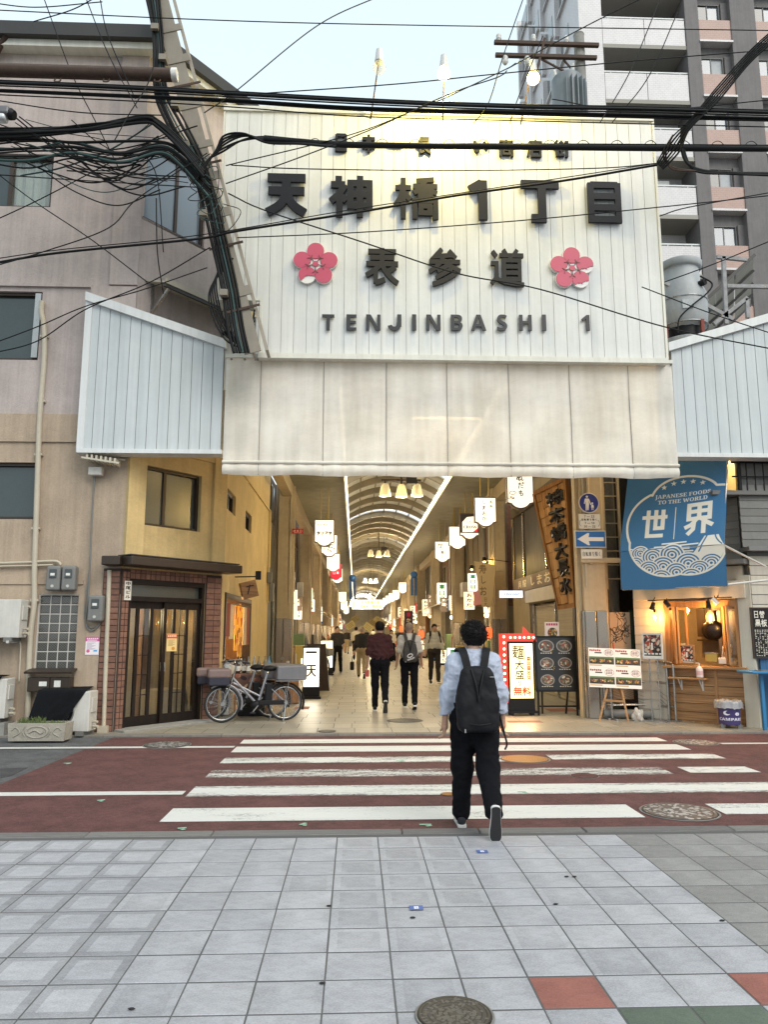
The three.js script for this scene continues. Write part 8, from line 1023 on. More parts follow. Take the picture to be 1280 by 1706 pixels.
// ---------- curtained bar front, table and bicycle on the left ----------
{ const t = thing('bar_front', 'small bar opening with coloured door curtains in the ochre wall', 'bar'), x = -2.5, zA = C2[1];
part(t, 'room', [span(x - 1.6, x - 1.5, 0, 2.5, zA - 0.4, zA - 4), span(x - 1.5, x - 0.25, 0, 2.5, zA - 4.05, zA - 3.95), span(x - 1.5, x - 0.25, 2.36, 2.5, zA - 0.4, zA - 4), span(x - 1.5, x - 0.25, 0.0, 0.05, zA - 0.4, zA - 4)], mat('bar_wall', [0.22, 0.12, 0.06], { map: T.woodUp, roughness: 0.7 }));
part(t, 'frame', [span(x - 0.2, x + 0.03, 0.02, 2.34, zA - 0.4, zA - 0.5), span(x - 0.2, x + 0.03, 0.02, 2.34, zA - 3.86, zA - 3.96), span(x - 0.2, x + 0.03, 2.24, 2.34, zA - 0.5, zA - 3.86)], M.woodDark);
const yel = canvasTex(96, 192, (c) => { c.fillStyle = '#d8a42c'; c.fillRect(0, 0, 96, 192); reseed(5); for (let i = 0; i < 26; i++) { c.fillStyle = ['#a8341f', '#7a4d1c', '#e8cc7a', '#b5701e'][i % 4]; c.beginPath(); c.ellipse(rr(8, 88), rr(8, 184), rr(3, 11), rr(5, 22), rnd(), 0, 6.3); c.fill(); } });
const ym = mat('yellow_curtain', [0.95, 0.95, 0.95], { map: yel, roughness: 0.9, transmission: 0.25 }), rm = mat('red_curtain', [0.33, 0.09, 0.06], { map: T.cloth, roughness: 0.9 }), cm = mat('cream_curtain', [0.6, 0.5, 0.34], { map: T.cloth, roughness: 0.9, transmission: 0.2 });
[[0.55, 0.5, rm, 1.5], [1.1, 0.5, cm, 1.45], [1.62, 0.5, ym, 1.2], [2.2, 0.6, ym, 1.05], [2.85, 0.45, cm, 1.3], [3.35, 0.45, rm, 1.3]].forEach(([d, w, m, y0]) => { const g = new THREE.PlaneGeometry(w, 2.14 - y0, 12, 8), p = g.attributes.position; for (let i = 0; i < p.count; i++) p.setZ(i, 0.02 * Math.sin(p.getX(i) * 26 + d * 5)); g.computeVertexNormals(); part(t, 'curtain', g.rotateY(Math.PI / 2).translate(x + 0.0, (2.14 + y0) / 2, zA - d - w / 2), m, { uv: true }); });
part(t, 'curtain_rod', cyl([x, 2.15, zA - 0.5], [x, 2.15, zA - 3.85], 0.015), M.woodDark);
part(t, 'counter', [span(x - 0.5, x + 0.12, 0.05, 1.02, zA - 0.55, zA - 1.3)], M.panelWhite); part(t, 'counter_top', span(x - 0.52, x + 0.16, 1.02, 1.06, zA - 0.52, zA - 1.33), M.woodDark); for (let k = 0; k < 7; k++) part(t, 'louvre', span(x + 0.1, x + 0.13, 0.15 + k * 0.11, 0.22 + k * 0.11, zA - 1.36, zA - 2.1), M.siding); part(t, 'price_card', [bx(0.01, 0.24, 0.18, x + 0.15, 0.86, zA - 1.25), bx(0.01, 0.2, 0.14, x + 0.15, 0.95, zA - 1.75)], M.paper);
part(t, 'lamp', ball(0.08, x - 0.8, 1.95, zA - 2.2), mat('bar_glow', [1, 0.8, 0.5], { emissive: C(1, 0.62, 0.25), emissiveIntensity: 6 })); warmLamp(x - 0.8, 1.95, zA - 2.2, 7, C(1, 0.62, 0.26));
const s = thing('block_sign', 'thick wooden block sign tilted out above the bar curtains', 'sign', [-2.2, 2.45, -15.6], 0.5); part(s, 'block', rbx(0.34, 0.34, 0.12, 0.01, 0, 0, 0, 0).rotateZ(0.25), M.wood); part(s, 'carving', [bar([-0.08, 0.05, 0.065], [0.08, 0.09, 0.065], 0.025, 0.01), bar([0, 0.1, 0.065], [-0.04, -0.1, 0.065], 0.025, 0.01)], M.woodDark); part(s, 'arm', [cyl([-0.3, 0.25, 0], [0.25, 0.28, 0], 0.012), rbx(0.1, 0.18, 0.08, 0.01, 0.2, 0.3, 0)], M.black);
const tb = thing('cloth_table', 'small table under a patterned cloth behind the bicycle', 'table', [-1.95, 0.03, -14.75]), tx = canvasTex(128, 128, (c) => { c.fillStyle = '#6b4f45'; c.fillRect(0, 0, 128, 128); reseed(19); for (let i = 0; i < 90; i++) { c.fillStyle = ['#b3876d', '#3a2b31', '#8f5a4a', '#c9a98c', '#54464f'][i % 5]; c.beginPath(); c.ellipse(rr(0, 128), rr(0, 128), rr(3, 9), rr(2, 6), rnd() * 3, 0, 6.3); c.fill(); } }, true);
part(tb, 'tablecloth', rbx(0.75, 0.32, 0.5, 0.02, 0, 0.62, 0), mat('patterned_cloth', [1, 1, 1], { map: tx, roughness: 0.9 })); for (const a of [-1, 1]) for (const b of [-1, 1]) part(tb, 'leg', bar([a * 0.3, 0, b * 0.2], [a * 0.3, 0.5, b * 0.2], 0.035, 0.035), M.woodUp); part(tb, 'storage_box', rbx(0.5, 0.4, 0.36, 0.02, 0, 0.2, 0), M.black);
[[-0.28, 0.08, 0, [0.05, 0.02, 0.01]], [-0.18, 0.0, 0, [0.03, 0.015, 0.01]], [-0.08, 0.1, 0, [0.2, 0.19, 0.17]], [0.02, 0.04, 1, [0.3, 0.29, 0.25]], [0.12, 0.12, 0, [0.16, 0.13, 0.07]], [0.22, 0.02, 0, [0.2, 0.15, 0.06]], [0.31, 0.1, 1, [0.05, 0.25, 0.38]]].forEach(([dx, dz, k, c], i) => { const b = thing('bottle', ['dark brown bottle at the end of the cloth table', 'black bottle beside the brown one on the cloth table', 'clear bottle with pale label on the cloth table', 'white labelled bottle in the middle of the cloth table', 'cream bottle on the cloth table', 'yellowish bottle beside the blue one', 'tall blue bottle on the cloth table'][i], 'bottle', [-1.95 + dx, 0.81, -14.75 + dz]); part(b, 'glass_body', lathe([[0, 0], [0.04, 0], [0.042, 0.02], [0.042, 0.18], [0.015, 0.25], [0.014, 0.31], [0.017, 0.32]], 14), mat('bottle_glass', c, { roughness: 0.12, clearcoat: 0.7 })); part(b, 'bottle_label', cyl([0, 0.05, 0], [0, 0.14, 0], 0.0428, 0.0428, 14, true), M.paper); });
const bw = thing('wooden_crate', 'wooden crates with small bottles past the cloth table', 'crate', [-1.9, 0.03, -17.2]); part(bw, 'crate', [rbx(0.5, 0.75, 0.4, 0.01, -0.05, 0.4, 0), rbx(0.42, 0.7, 0.4, 0.01, 0.45, 0.37, 0.05)], M.woodUp); part(bw, 'small_bottle', [cyl([-0.1, 0.77, 0.1], [-0.1, 0.95, 0.1], 0.03), cyl([0.4, 0.72, 0.1], [0.4, 0.92, 0.1], 0.035)], M.ceramic);
const ab = thing('leaning_board', 'dark folding sign board leaning beside the lit standing sign', 'board', [-1.0, 0.03, -20.6], 0.5); part(ab, 'panel', bx(0.55, 1.25, 0.04, 0, 0.62, 0, 0, -0.2), M.woodDark); part(ab, 'rail', [bar([0.28, 0, 0.1], [0.28, 1.25, -0.14], 0.04, 0.04), bar([-0.28, 0, 0.1], [-0.28, 1.25, -0.14], 0.04, 0.04)], M.steel);
}
const chrome = mat('chrome', [0.4, 0.4, 0.4], { metalness: 0.95, roughness: 0.22 }), frameSilver = mat('frame_silver', [0.3, 0.3, 0.33], { metalness: 0.6, roughness: 0.3 });
function bicycle(label, pos, turn) {
const t = thing('bicycle', label, 'bicycle', pos, turn), R = 0.315;
for (const x of [-0.55, 0.55]) { const w = part(t, 'wheel', new THREE.TorusGeometry(R - 0.02, 0.02, 8, 48).translate(x, R, 0), M.rubber); part(w, 'rim', new THREE.TorusGeometry(R - 0.045, 0.012, 6, 44).translate(x, R, 0), chrome); const sp = []; for (let k = 0; k < 28; k++) { const a = (k / 28) * 6.283, b = a + (k % 2 ? 0.35 : -0.35); sp.push(bar([x + Math.cos(b) * 0.03, R + Math.sin(b) * 0.03, k % 2 ? 0.025 : -0.025], [x + Math.cos(a) * (R - 0.05), R + Math.sin(a) * (R - 0.05), 0], 0.0025, 0.0025)); } part(w, 'spokes', sp, chrome); part(w, 'hub', cyl([x, R, -0.04], [x, R, 0.04], x > 0 ? 0.045 : 0.03, x > 0 ? 0.045 : 0.03, 14), M.steel); }
const guard = (x, a0, a1) => { const p = []; for (let k = 0; k <= 14; k++) { const a = a0 + ((a1 - a0) * k) / 14; p.push([x + Math.cos(a) * (R + 0.025), R + Math.sin(a) * (R + 0.025), 0]); } return tube(p, 0.022, 30, 6); };
part(t, 'mudguard', guard(-0.55, -0.3, 2.2), frameSilver); part(t, 'mudguard', guard(0.55, -0.4, 3.2), M.black);
part(t, 'fork', [...[-1, 1].map((s) => tube([[-0.55, R, s * 0.05], [-0.47, R + 0.2, s * 0.05], [-0.4, R + 0.38, s * 0.04]], 0.012, 14, 7)), cyl([-0.41, R + 0.37, 0], [-0.36, R + 0.52, 0], 0.02)], chrome);
part(t, 'frame', [cyl([-0.385, R + 0.44, 0], [0.06, R - 0.02, 0], 0.024), cyl([-0.375, R + 0.36, 0], [0.1, R + 0.12, 0], 0.02), cyl([0.06, R - 0.03, 0], [0.22, R + 0.5, 0], 0.022), ...[-1, 1].flatMap((s) => [cyl([0.06, R - 0.03, s * 0.04], [0.55, R, s * 0.06], 0.012), cyl([0.18, R + 0.36, s * 0.03], [0.55, R, s * 0.06], 0.01)])], frameSilver);
part(t, 'battery', rbx(0.13, 0.36, 0.1, 0.025, 0.23, R + 0.18, 0).rotateZ(-0.05), M.black); part(t, 'motor', [ball(0.1, 0.06, R - 0.03, 0, 1.2, 0.9, 0.7)], M.black); part(t, 'chain_guard', rbx(0.46, 0.08, 0.03, 0.012, 0.3, R + 0.01, 0.07), M.black);
part(t, 'crank', [bar([0.06, R - 0.03, 0.09], [-0.04, R - 0.15, 0.09], 0.02, 0.012), bar([0.06, R - 0.03, -0.09], [0.16, R + 0.09, -0.09], 0.02, 0.012)], chrome); for (const s of [-1, 1]) part(t, 'pedal', rbx(0.09, 0.025, 0.08, 0.008, s > 0 ? -0.04 : 0.16, s > 0 ? R - 0.15 : R + 0.09, s * 0.13), M.rubber);
part(t, 'saddle', ball(0.13, 0.27, R + 0.6, 0, 1.05, 0.42, 0.75), M.black); part(t, 'seat_post', cyl([0.21, R + 0.44, 0], [0.26, R + 0.58, 0], 0.014), chrome);
part(t, 'handlebar', [cyl([-0.365, R + 0.5, 0], [-0.33, R + 0.68, 0], 0.013), tube([[-0.14, R + 0.7, 0.27], [-0.28, R + 0.74, 0.24], [-0.36, R + 0.7, 0.1], [-0.34, R + 0.67, 0], [-0.36, R + 0.7, -0.1], [-0.28, R + 0.74, -0.24], [-0.14, R + 0.7, -0.27]], 0.012, 50, 7)], chrome);
for (const s of [-1, 1]) { part(t, 'grip', cyl([-0.26, R + 0.735, s * 0.247], [-0.13, R + 0.7, s * 0.272], 0.019), M.rubber); part(t, 'brake_lever', bar([-0.28, R + 0.7, s * 0.24], [-0.17, R + 0.65, s * 0.27], 0.012, 0.012), chrome); }
part(t, 'basket', [rbx(0.36, 0.16, 0.34, 0.03, -0.63, R + 0.4, 0)], mat('basket_navy', [0.03, 0.03, 0.05], { roughness: 0.8, map: T.cloth })); part(t, 'basket_cover', [rbx(0.4, 0.17, 0.37, 0.05, -0.63, R + 0.53, 0, 0, 3)], mat('cover_pinkish', [0.2, 0.14, 0.13], { roughness: 0.6, map: T.cloth })); part(t, 'headlamp', [cyl([-0.58, R + 0.26, 0], [-0.5, R + 0.26, 0], 0.035, 0.03)], M.black);
{ const g = new RoundedBoxGeometry(0.54, 0.26, 0.36, 6, 0.03), p = g.attributes.position; for (let i = 0; i < p.count; i++) { const x = p.getX(i), y = p.getY(i), z = p.getZ(i); p.setXYZ(i, x + 0.03 * y, y + 0.008 * Math.sin(x * 40 + z * 9), z + 0.009 * Math.sin(x * 31 + y * 40)); } g.computeVertexNormals(); part(t, 'rear_box', g.translate(0.64, R + 0.53, 0), M.silver); } part(t, 'carrier', [bx(0.42, 0.015, 0.14, 0.58, R + 0.38, 0), ...[-1, 1].map((s) => bar([0.55, R, s * 0.07], [0.6, R + 0.38, s * 0.07], 0.01, 0.01))], chrome);
part(t, 'kickstand', [bar([0.55, R - 0.02, 0.08], [0.5, 0.01, 0.14], 0.016, 0.016), bar([0.55, R - 0.02, -0.08], [0.5, 0.01, -0.14], 0.016, 0.016), bar([0.5, 0.012, -0.14], [0.5, 0.012, 0.14], 0.014, 0.014)], chrome);
return t;
}
{ const b = bicycle('silver bicycle with covered basket and grey covered rear box', [-1.78, 0.034, -13.68], 0.276); copyOf(b, [-2.06, 0.034, -14.1], 0.3, 'second bicycle parked close behind the silver one beside the cloth table'); copyOf(b, [-1.25, 0.034, -26.6], 1.2, 'bicycle parked deeper inside beside the bright standing sign'); }

// ---------- apartment block, transformer pole ----------
{ const t = thing('apartment_block', 'tall apartment block with white balconies and pinkish brick bays', 'building'), Z = -31, y = (k) => 18.82 + 2.88 * k, tileT = dataTex(256, (i, x, yy) => { const j = yy % 16 < 2 || (x + (Math.floor(yy / 16) % 2) * 16) % 32 < 2, v = (j ? 0.7 : 0.92) + 0.12 * (F.fine[yy * 512 + x] - 0.5) + 0.1 * (F.cloud[yy * 1024 + x * 2] - 0.5); return [v, v, v]; }, 1.6);
const wt = mat('white_tile', [0.62, 0.6, 0.6], { map: tileT, roughness: 0.35 }), pk = mat('pink_tile', [0.46, 0.3, 0.25], { map: tileT, roughness: 0.5 }), gy = mat('grey_strip', [0.17, 0.16, 0.16], { map: T.plaster, roughness: 0.7 }), dk = mat('balcony_ceiling', [0.34, 0.32, 0.28], { roughness: 0.9 }), cur = mat('net_curtain', [0.55, 0.57, 0.58], { map: T.cloth, roughness: 0.9 }), X = [10.4, 11.5, 15.5, 16.15, 17.7, 18.9, 20.5, 21.9, 23.4];
part(t, 'wall', [span(X[0], X[1], 0, 40, Z - 0.3, Z), span(X[0], X[0] + 0.25, 0, 40, Z - 12, Z - 0.3), span(X[1], X[8], 0, 40, Z - 1.7, Z - 1.4), span(X[1] - 0.2, X[1], 0, 40, Z - 2, Z - 0.3)], wt);
part(t, 'grey_strip', [span(X[2], X[3], 0, 40, Z - 1.9, Z + 0.06), span(X[4], X[5], 0, 40, Z - 1.9, Z + 0.08), span(X[6], X[7], 0, 40, Z - 1.9, Z + 0.08)], gy);
for (let k = -2; k < 8; k++) { const b = y(k);
part(t, 'balcony_slab', span(X[1], X[2], b - 1.62, b - 1.42, Z - 1.4, Z + 0.02), dk); if (k % 2) part(t, 'balcony_unit', span(X[1] + 0.3, X[1] + 1, b - 0.6, b + 0.15, Z - 1.3, Z - 0.9), M.acWhite); if (k % 3 === 1) part(t, 'laundry', span(X[1] + 2.2, X[1] + 3.1, b + 0.1, b + 0.75, Z - 0.8, Z - 0.77), k % 2 ? M.paper : curtainM); for (const [a, c] of [[X[1] + 0.02, 13.5], [13.53, X[2] - 0.03]]) part(t, 'parapet', span(a, c, b - 1.45, b - 0.06, Z - 0.12, Z), wt); part(t, 'parapet_rail', [span(X[1], X[2], b + 0.02, b + 0.08, Z - 0.1, Z - 0.03), ...[0, 1, 2, 3].map((i) => span(X[1] + 0.3 + i * 1.1, X[1] + 0.34 + i * 1.1, b - 0.06, b + 0.02, Z - 0.08, Z - 0.04))], M.panelWhite); part(t, 'balcony_door', span(X[1] + 1.2, X[1] + 2.9, b - 1.3, b + 0.7, Z - 1.38, Z - 1.34), k % 2 ? paneBlue : M.glassDark);
for (const [a, c] of [[X[3], X[4]], [X[5], X[6]], [X[7], X[8]]]) { part(t, 'pink_panel', span(a, c, b - 1.12, b, Z - 0.5, Z + 0.03), pk); part(t, 'panel_sill', span(a - 0.03, c + 0.03, b - 1.22, b - 1.12, Z - 0.5, Z + 0.12), wt); part(t, 'recess', span(a, c, b - 1.75, b - 1.22, Z - 0.55, Z - 0.3), gy); part(t, 'recess', span(c - 0.3, c, b, b + 1.14, Z - 0.55, Z - 0.2), gy);
const w = part(t, 'window', frameGeo(a + 0.05, c - 0.32, b + 0.02, b + 1.14, 0.05, 0.1, Z - 0.3), M.greyPlastic), m = (a + c - 0.27) / 2; part(w, 'pane', span(a + 0.1, m - 0.02, b + 0.07, b + 1.09, Z - 0.37, Z - 0.36), k % 3 ? M.glassDark : paneBlue); part(w, 'pane', span(m + 0.02, c - 0.37, b + 0.07, b + 1.09, Z - 0.4, Z - 0.39), k % 2 ? cur : paneBlue); part(w, 'mullion', span(m - 0.02, m + 0.02, b + 0.07, b + 1.09, Z - 0.4, Z - 0.33), M.greyPlastic); }
for (let q = 0; q < 4; q++) { part(t, 'side_window', span(X[0] - 0.02, X[0] + 0.05, b - 0.2, b + 1.1, Z - 1.6 - q * 2.7, Z - 2.9 - q * 2.7), q % 2 ? paneTeal : M.glassDark); part(t, 'side_sill', span(X[0] - 0.14, X[0], b - 0.3, b - 0.2, Z - 1.5 - q * 2.7, Z - 3 - q * 2.7), wt); part(t, 'side_fin', span(X[0] - 0.22, X[0], b - 1.2, b + 1.3, Z - 3.1 - q * 2.7, Z - 3.35 - q * 2.7), wt); } } }
{ const t = thing('transformer_pole', 'concrete utility pole with crossarms and a finned grey transformer', 'utility pole', [6.02, 0, -18]), it = M.ceramic; part(t, 'pole', cyl([0, 0, 0], [0, 17.7, 0], 0.2, 0.14, 16), M.concrete); part(t, 'pole_cap', ball(0.15, 0, 17.7, 0, 1, 0.4, 1), M.concrete);
part(t, 'crossarm', rbx(2.85, 0.1, 0.1, 0.01, -0.95, 17.25, 0.18), M.rust); part(t, 'crossarm', rbx(2.75, 0.1, 0.1, 0.01, -0.98, 16.85, 0.2), M.rust); part(t, 'brace', [bar([-1.1, 16.8, 0.16], [0, 16.2, 0.14], 0.04, 0.04), bar([-0.5, 16.8, 0.16], [0, 16.2, 0.14], 0.04, 0.04), bar([-1.0, 17.4, 0.2], [-1.3, 16.2, 0.22], 0.06, 0.06)], M.rust); for (const x of [-2.25, -1.3, -0.4]) part(t, 'insulator', lathe([[0, 0.2], [0.05, 0.2], [0.07, 0.14], [0.05, 0.12], [0.08, 0.06], [0.05, 0.04], [0.05, 0]], 14, x, 17.3, 0.18), it); for (const x of [-2.1, -1.5]) part(t, 'insulator', lathe([[0, 0], [0.06, 0], [0.09, -0.06], [0.05, -0.1], [0.09, -0.16], [0.04, -0.24], [0, -0.24]], 14, x, 16.8, 0.22), it);
const tm = mat('transformer_grey', [0.2, 0.23, 0.25], { roughness: 0.45, map: T.metal }), tr = part(t, 'transformer', [cyl([-0.5, 14.6, 0.35], [-0.5, 16.0, 0.35], 0.4, 0.4, 20), ball(0.4, -0.5, 16.0, 0.35, 1, 0.35, 1)], tm); for (let k = 0; k < 14; k++) { const a = k * 0.3 - 0.3; part(tr, 'fin', bx(0.025, 1.1, 0.14, -0.5 + Math.sin(a) * 0.44, 15.3, 0.35 + Math.cos(a) * 0.44, a), tm); } part(tr, 'bushing', [cyl([-0.8, 16.0, 0.4], [-0.85, 16.25, 0.42], 0.05), cyl([-0.4, 16.1, 0.55], [-0.4, 16.32, 0.6], 0.05), cyl([-0.2, 16.0, 0.3], [-0.15, 16.25, 0.3], 0.05)], it); }
// ---------- leaning strut, rusty arm, street lamp, cables ----------
{ const t = thing('leaning_strut', 'beige steel strut leaning out from the gate and wrapped in cables', 'strut'), z = -11.55, a = atz(434, 592, z), b = atz(262, -60, z), d = b.clone().sub(a).normalize(), n = V(-d.y, d.x, 0); const at = (k, s, dz = 0) => a.clone().lerp(b, k).addScaledVector(n, s).add(V(0, 0, dz));
part(t, 'web', bar(at(0, 0.1), at(1, 0.1), 0.03, 0.34), M.beigeSteel); part(t, 'flange', bar(at(0, 0.1, 0.18), at(1, 0.1, 0.18), 0.27, 0.03), M.beigeSteel); part(t, 'flange', bar(at(0, -0.12, -0.02), at(1, -0.12, -0.02), 0.05, 0.34), mat('beige_lit_flange', [0.35, 0.31, 0.25], { roughness: 0.6, map: T.metal })); for (const k of [0.14, 0.33, 0.42, 0.5, 0.6, 0.72, 0.8]) part(t, 'gusset', [bar(at(k, -0.12, 0.2), at(k, 0.34, 0.2), 0.12 + 0.1 * ((k * 10) % 1), 0.02), bx(0.12, 0.1, 0.16, at(k, 0.3).x, at(k, 0.3).y, z + 0.25)], M.beigeSteel); for (const k of [0.1, 0.25, 0.45, 0.65]) part(t, 'strap', bar(at(k, 0.36, 0.22), at(k, -0.2, 0.22), 0.04, 0.01), M.rust); }  // side flange is a lit copy of the beige, light put into its colour
{ const z = -11.1, a = atz(-30, 116, z), b = atz(286, 125, z), t = thing('steel_boom', 'rusty six sided steel arm with a white capped end', 'arm'); part(t, 'tube', cyl(a, b, 0.105, 0.105, 6), M.rust); part(t, 'end_cap', cyl(b, b.clone().add(V(0.09, 0.003, 0)), 0.11, 0.11, 6), M.paper); for (const px of [97, 178, 263]) { const p = atz(px, 130, z); part(t, 'hook', tube([[p.x - 0.04, p.y, z], [p.x - 0.04, p.y - 0.1, z + 0.05], [p.x + 0.04, p.y - 0.1, z + 0.05], [p.x + 0.04, p.y, z]], 0.012, 16, 5), M.rust); } }
{ const z = -10.6, p = atz(6, 190, z), t = thing('street_lamp', 'street lamp head with a clear cover at the cable bundle', 'lamp', p); part(t, 'head', rbx(0.42, 0.14, 0.2, 0.04, -0.1, 0.02, 0, 0, 3), M.silver); part(t, 'cover', rbx(0.34, 0.1, 0.17, 0.04, -0.12, -0.07, 0, 0, 3), mat('lamp_cover', [0.7, 0.75, 0.78], { roughness: 0.1, clearcoat: 1 })); part(t, 'end_cap', cyl([0.1, 0, 0], [0.16, -0.02, 0], 0.09, 0.07, 14), M.black); }
function cable(pts, r, z0, z1, label, m = M.cable, group = 'thin overhead wires') { const n = pts.length - 1, P = pts.map(([x, y], i) => atz(x, y, z0 + ((z1 - z0) * i) / n)); const o = solo('overhead_cable', label, 'cable', tube(P, r, Math.min(140, n * 10), r > 0.02 ? 8 : 5), m, { group }); return o; }
const THIN = 'thin dark wire strung across the name board';
reseed(404);
cable([[440, 232], [500, 236], [560, 241], [700, 243], [900, 245], [1100, 247], [1300, 248]], 0.048, -11, -11, 'thickest black cable bundle strung across the name board', M.cable, null);
cable([[440, 226], [560, 236], [760, 239], [1000, 240], [1300, 242]], 0.01, -11, -11, 'support wire looped along the thickest cable bundle', M.cable, null);
for (let x = 470; x < 1270; x += 56) { const y = 236 + (x - 440) * 0.006; cable([[x - 14, y + 6], [x - 8, y - 3], [x + 2, y - 5], [x + 14, y + 6]], 0.006, -11, -10.98, 'small wire loop tied along the thickest cable bundle', M.cable, 'wire loops on the bundle'); }
for (let k = 0; k < 6; k++) cable([[328 + k * 4, 300 - k * 7], [345 + k * 3, 268 - k * 3], [372, 252 - k * 5], [405, 234 - k * 2.5 + rr(-3, 3)], [445, 228 + k * 2], [500, 235 + k], [560, 240 + k]], 0.017, -11.15, -11 + 0.02 * k, 'black cable fanning from the strut into the thick bundle', M.cable, 'cables fanning from the strut');
for (let k = 0; k < 5; k++) cable([[-20, 214 + k * 4], [60, 214 + k * 3], [150, 207 + k * 2 + rr(-5, 5)], [238, 194 + k * 2 + rr(-4, 4)], [262, 200 + k * 3], [300, 232 + k * 4], [340, 275 + k * 5]], rr(0.018, 0.034), -10.9 + 0.05 * ((k * 2) % 5), -11.2 + 0.03 * k, 'heavy black cable arching over to the strut', M.cable, 'heavy cables arching to the strut');
for (let k = 0; k < 8; k++) cable([[-20, 236 + k * 5], [50, 232 + k * 6 + rr(-6, 6)], [120, 236 + k * 3.4 + rr(-8, 8)], [200, 238 + k * 4 + rr(-10, 14)], [265, 236 + k * 3], [300, 250 + k * 4], [350, 300 + k * 5]], k % 3 ? 0.014 : 0.022, -10.8, -11.2, k === 2 ? 'dark green cable sagging below the heavy ones' : 'black cable sagging towards the strut', k % 4 === 2 ? M.cableGreen : M.cable, 'cables sagging to the strut');
for (let k = 0; k < 6; k++) cable([[238 + k * 5, -30], [255 + k * 3, 60 + rr(-10, 10)], [258 + k * 4, 150], [275 + k * 6, 200 + rr(-8, 8)], [312 + k * 5, 262], [334 + k * 5, 320 + rr(-8, 8)], [352 + k * 5, 400], [370 + k * 5, 480], [380 + k * 5, 545 + rr(-6, 6)], [390 + k * 5, 588]], k % 2 ? 0.018 : 0.026, -11.3, -11.35, k === 3 ? 'green cable strapped along the leaning strut' : 'black cable strapped along the leaning strut', k === 3 ? M.cableGreen : M.cable, 'cables along the strut');
for (let k = 0; k < 5; k++) cable([[372 + k * 4, 430], [360 - k * 3, 470 + k * 5], [372, 530 + k * 8], [400 + k * 3, 575 + rr(-5, 5)], [424, 540 - k * 6]], 0.014, -11.35, -11.4, 'slack black cable loop at the foot of the strut', M.cable, 'slack loops at the strut');
for (const [dy, r] of [[0, 0.026], [-4, 0.012], [5, 0.012]]) cable([[-20, 137 + dy], [200, 146 + dy], [400, 157 + dy], [640, 170 + dy], [860, 178 + dy], [1080, 182 + dy], [1300, 188 + dy]], r, -10.6, -10.6, 'upper black cable of the pair strung above the name board', M.cable, 'upper pair of cables');
for (const [dy, r] of [[0, 0.026], [4, 0.012], [14, 0.01]]) cable([[-20, 150 + dy * 0.5], [240, 161 + dy * 0.6], [400, 168 + dy * 0.8], [600, 180 + dy], [860, 187 + dy], [1300, 198 + dy]], r, -10.7, -10.7, 'lower black cable of the pair strung above the name board', M.cable, 'lower pair of cables');
[[[-20, 16], [320, 32], [640, 41], [1300, 51]], [[640, -10], [530, 42], [395, 150], [340, 188]], [[860, 105], [844, 115], [735, 166], [692, 183], [579, 226], [376, 276]], [[845, 118], [829, 129], [750, 156], [630, 211], [500, 262], [376, 306]], [[385, 275], [500, 281], [760, 284], [1000, 280], [1095, 272]], [[-20, 440], [100, 421], [330, 398], [395, 385], [600, 353], [760, 326], [940, 301], [1095, 275]], [[395, 396], [600, 387], [860, 368], [1100, 345], [1300, 324]], [[380, 322], [440, 350], [600, 402], [760, 455], [900, 482], [1110, 545], [1300, 584]], [[1300, 82], [1050, 102], [820, 124], [660, 140], [430, 156]], [[1085, -10], [978, 43], [845, 115]], [[70, -10], [118, 120], [160, 205], [200, 285]], [[140, -10], [180, 90], [228, 180]], [[165, -10], [180, 60], [225, 165]], [[-20, 165], [130, 187], [270, 192]], [[-20, 446], [70, 420], [180, 380], [230, 330], [345, 255]], [[-20, 372], [70, 330], [200, 262]], [[-20, 278], [60, 338], [150, 398], [245, 470]], [[-20, 575], [60, 545], [143, 510], [240, 482], [345, 446]], [[-20, 590], [62, 568], [143, 515], [250, 470], [350, 412]], [[-20, 290], [160, 302], [330, 312]], [[-20, 4], [60, 12], [170, 3]], [[55, 36], [120, 16], [165, -8]], [[1300, 165], [1060, 185], [920, 165]], [[1300, 318], [1150, 345], [1100, 360]], [[1300, 395], [1190, 440], [1108, 470]], [[1070, 478], [1180, 520], [1300, 560]], [[875, -10], [840, 90], [815, 170], [790, 205]], [[905, 60], [865, 160], [850, 205]], [[262, 60], [250, 130], [215, 190], [190, 235]], [[260, 330], [262, 420], [272, 490]], [[240, 255], [262, 300], [272, 420]], [[1100, 0], [1050, 120], [1000, 205]], [[1130, 20], [1080, 130], [1020, 205]]].forEach((p, i) => cable(p, i === 5 ? 0.02 : i === 7 ? 0.011 : 0.009, -11.2 + (i % 5) * 0.22, -11.2 + ((i * 3) % 5) * 0.22, p.every((q) => q[0] < 360) ? 'thin dark wire crossing in front of the pink corner building' : p.every((q) => q[0] > 860) ? 'thin dark wire in front of the apartment block' : i === 7 ? 'bluish wire sloping down across the blossoms on the name board' : THIN));
cable([[-20, 433], [100, 416], [330, 392], [600, 347], [940, 296], [1095, 272]], 0.008, -11.1, -11.1, THIN);
for (let k = 0; k < 6; k++) cable([[1300, 40 + k * 4], [1250, 85 + k * 4], [1200, 140 + k * 5], [1150, 200 + k * 3], [1118 + k * 3, 232 + k * 4], [1095 + k * 2, 272 + k * 2]], 0.012 + 0.004 * (k % 2), -10.2, -11, 'black cable dropping diagonally into the junction by the apartment block', M.cable, 'diagonal cables by the apartment block');
for (let k = 0; k < 3; k++) cable([[1138, 208 + k * 3], [1136 + k * 2, 245], [1146 + k * 3, 272 + k * 3], [1172, 284 + k * 2], [1220, 288 + k], [1300, 289 + k * 2]], 0.022 - 0.003 * k, -11, -10.9, 'black cable hanging in a loop at the junction', M.cable, 'looped cables at the junction');
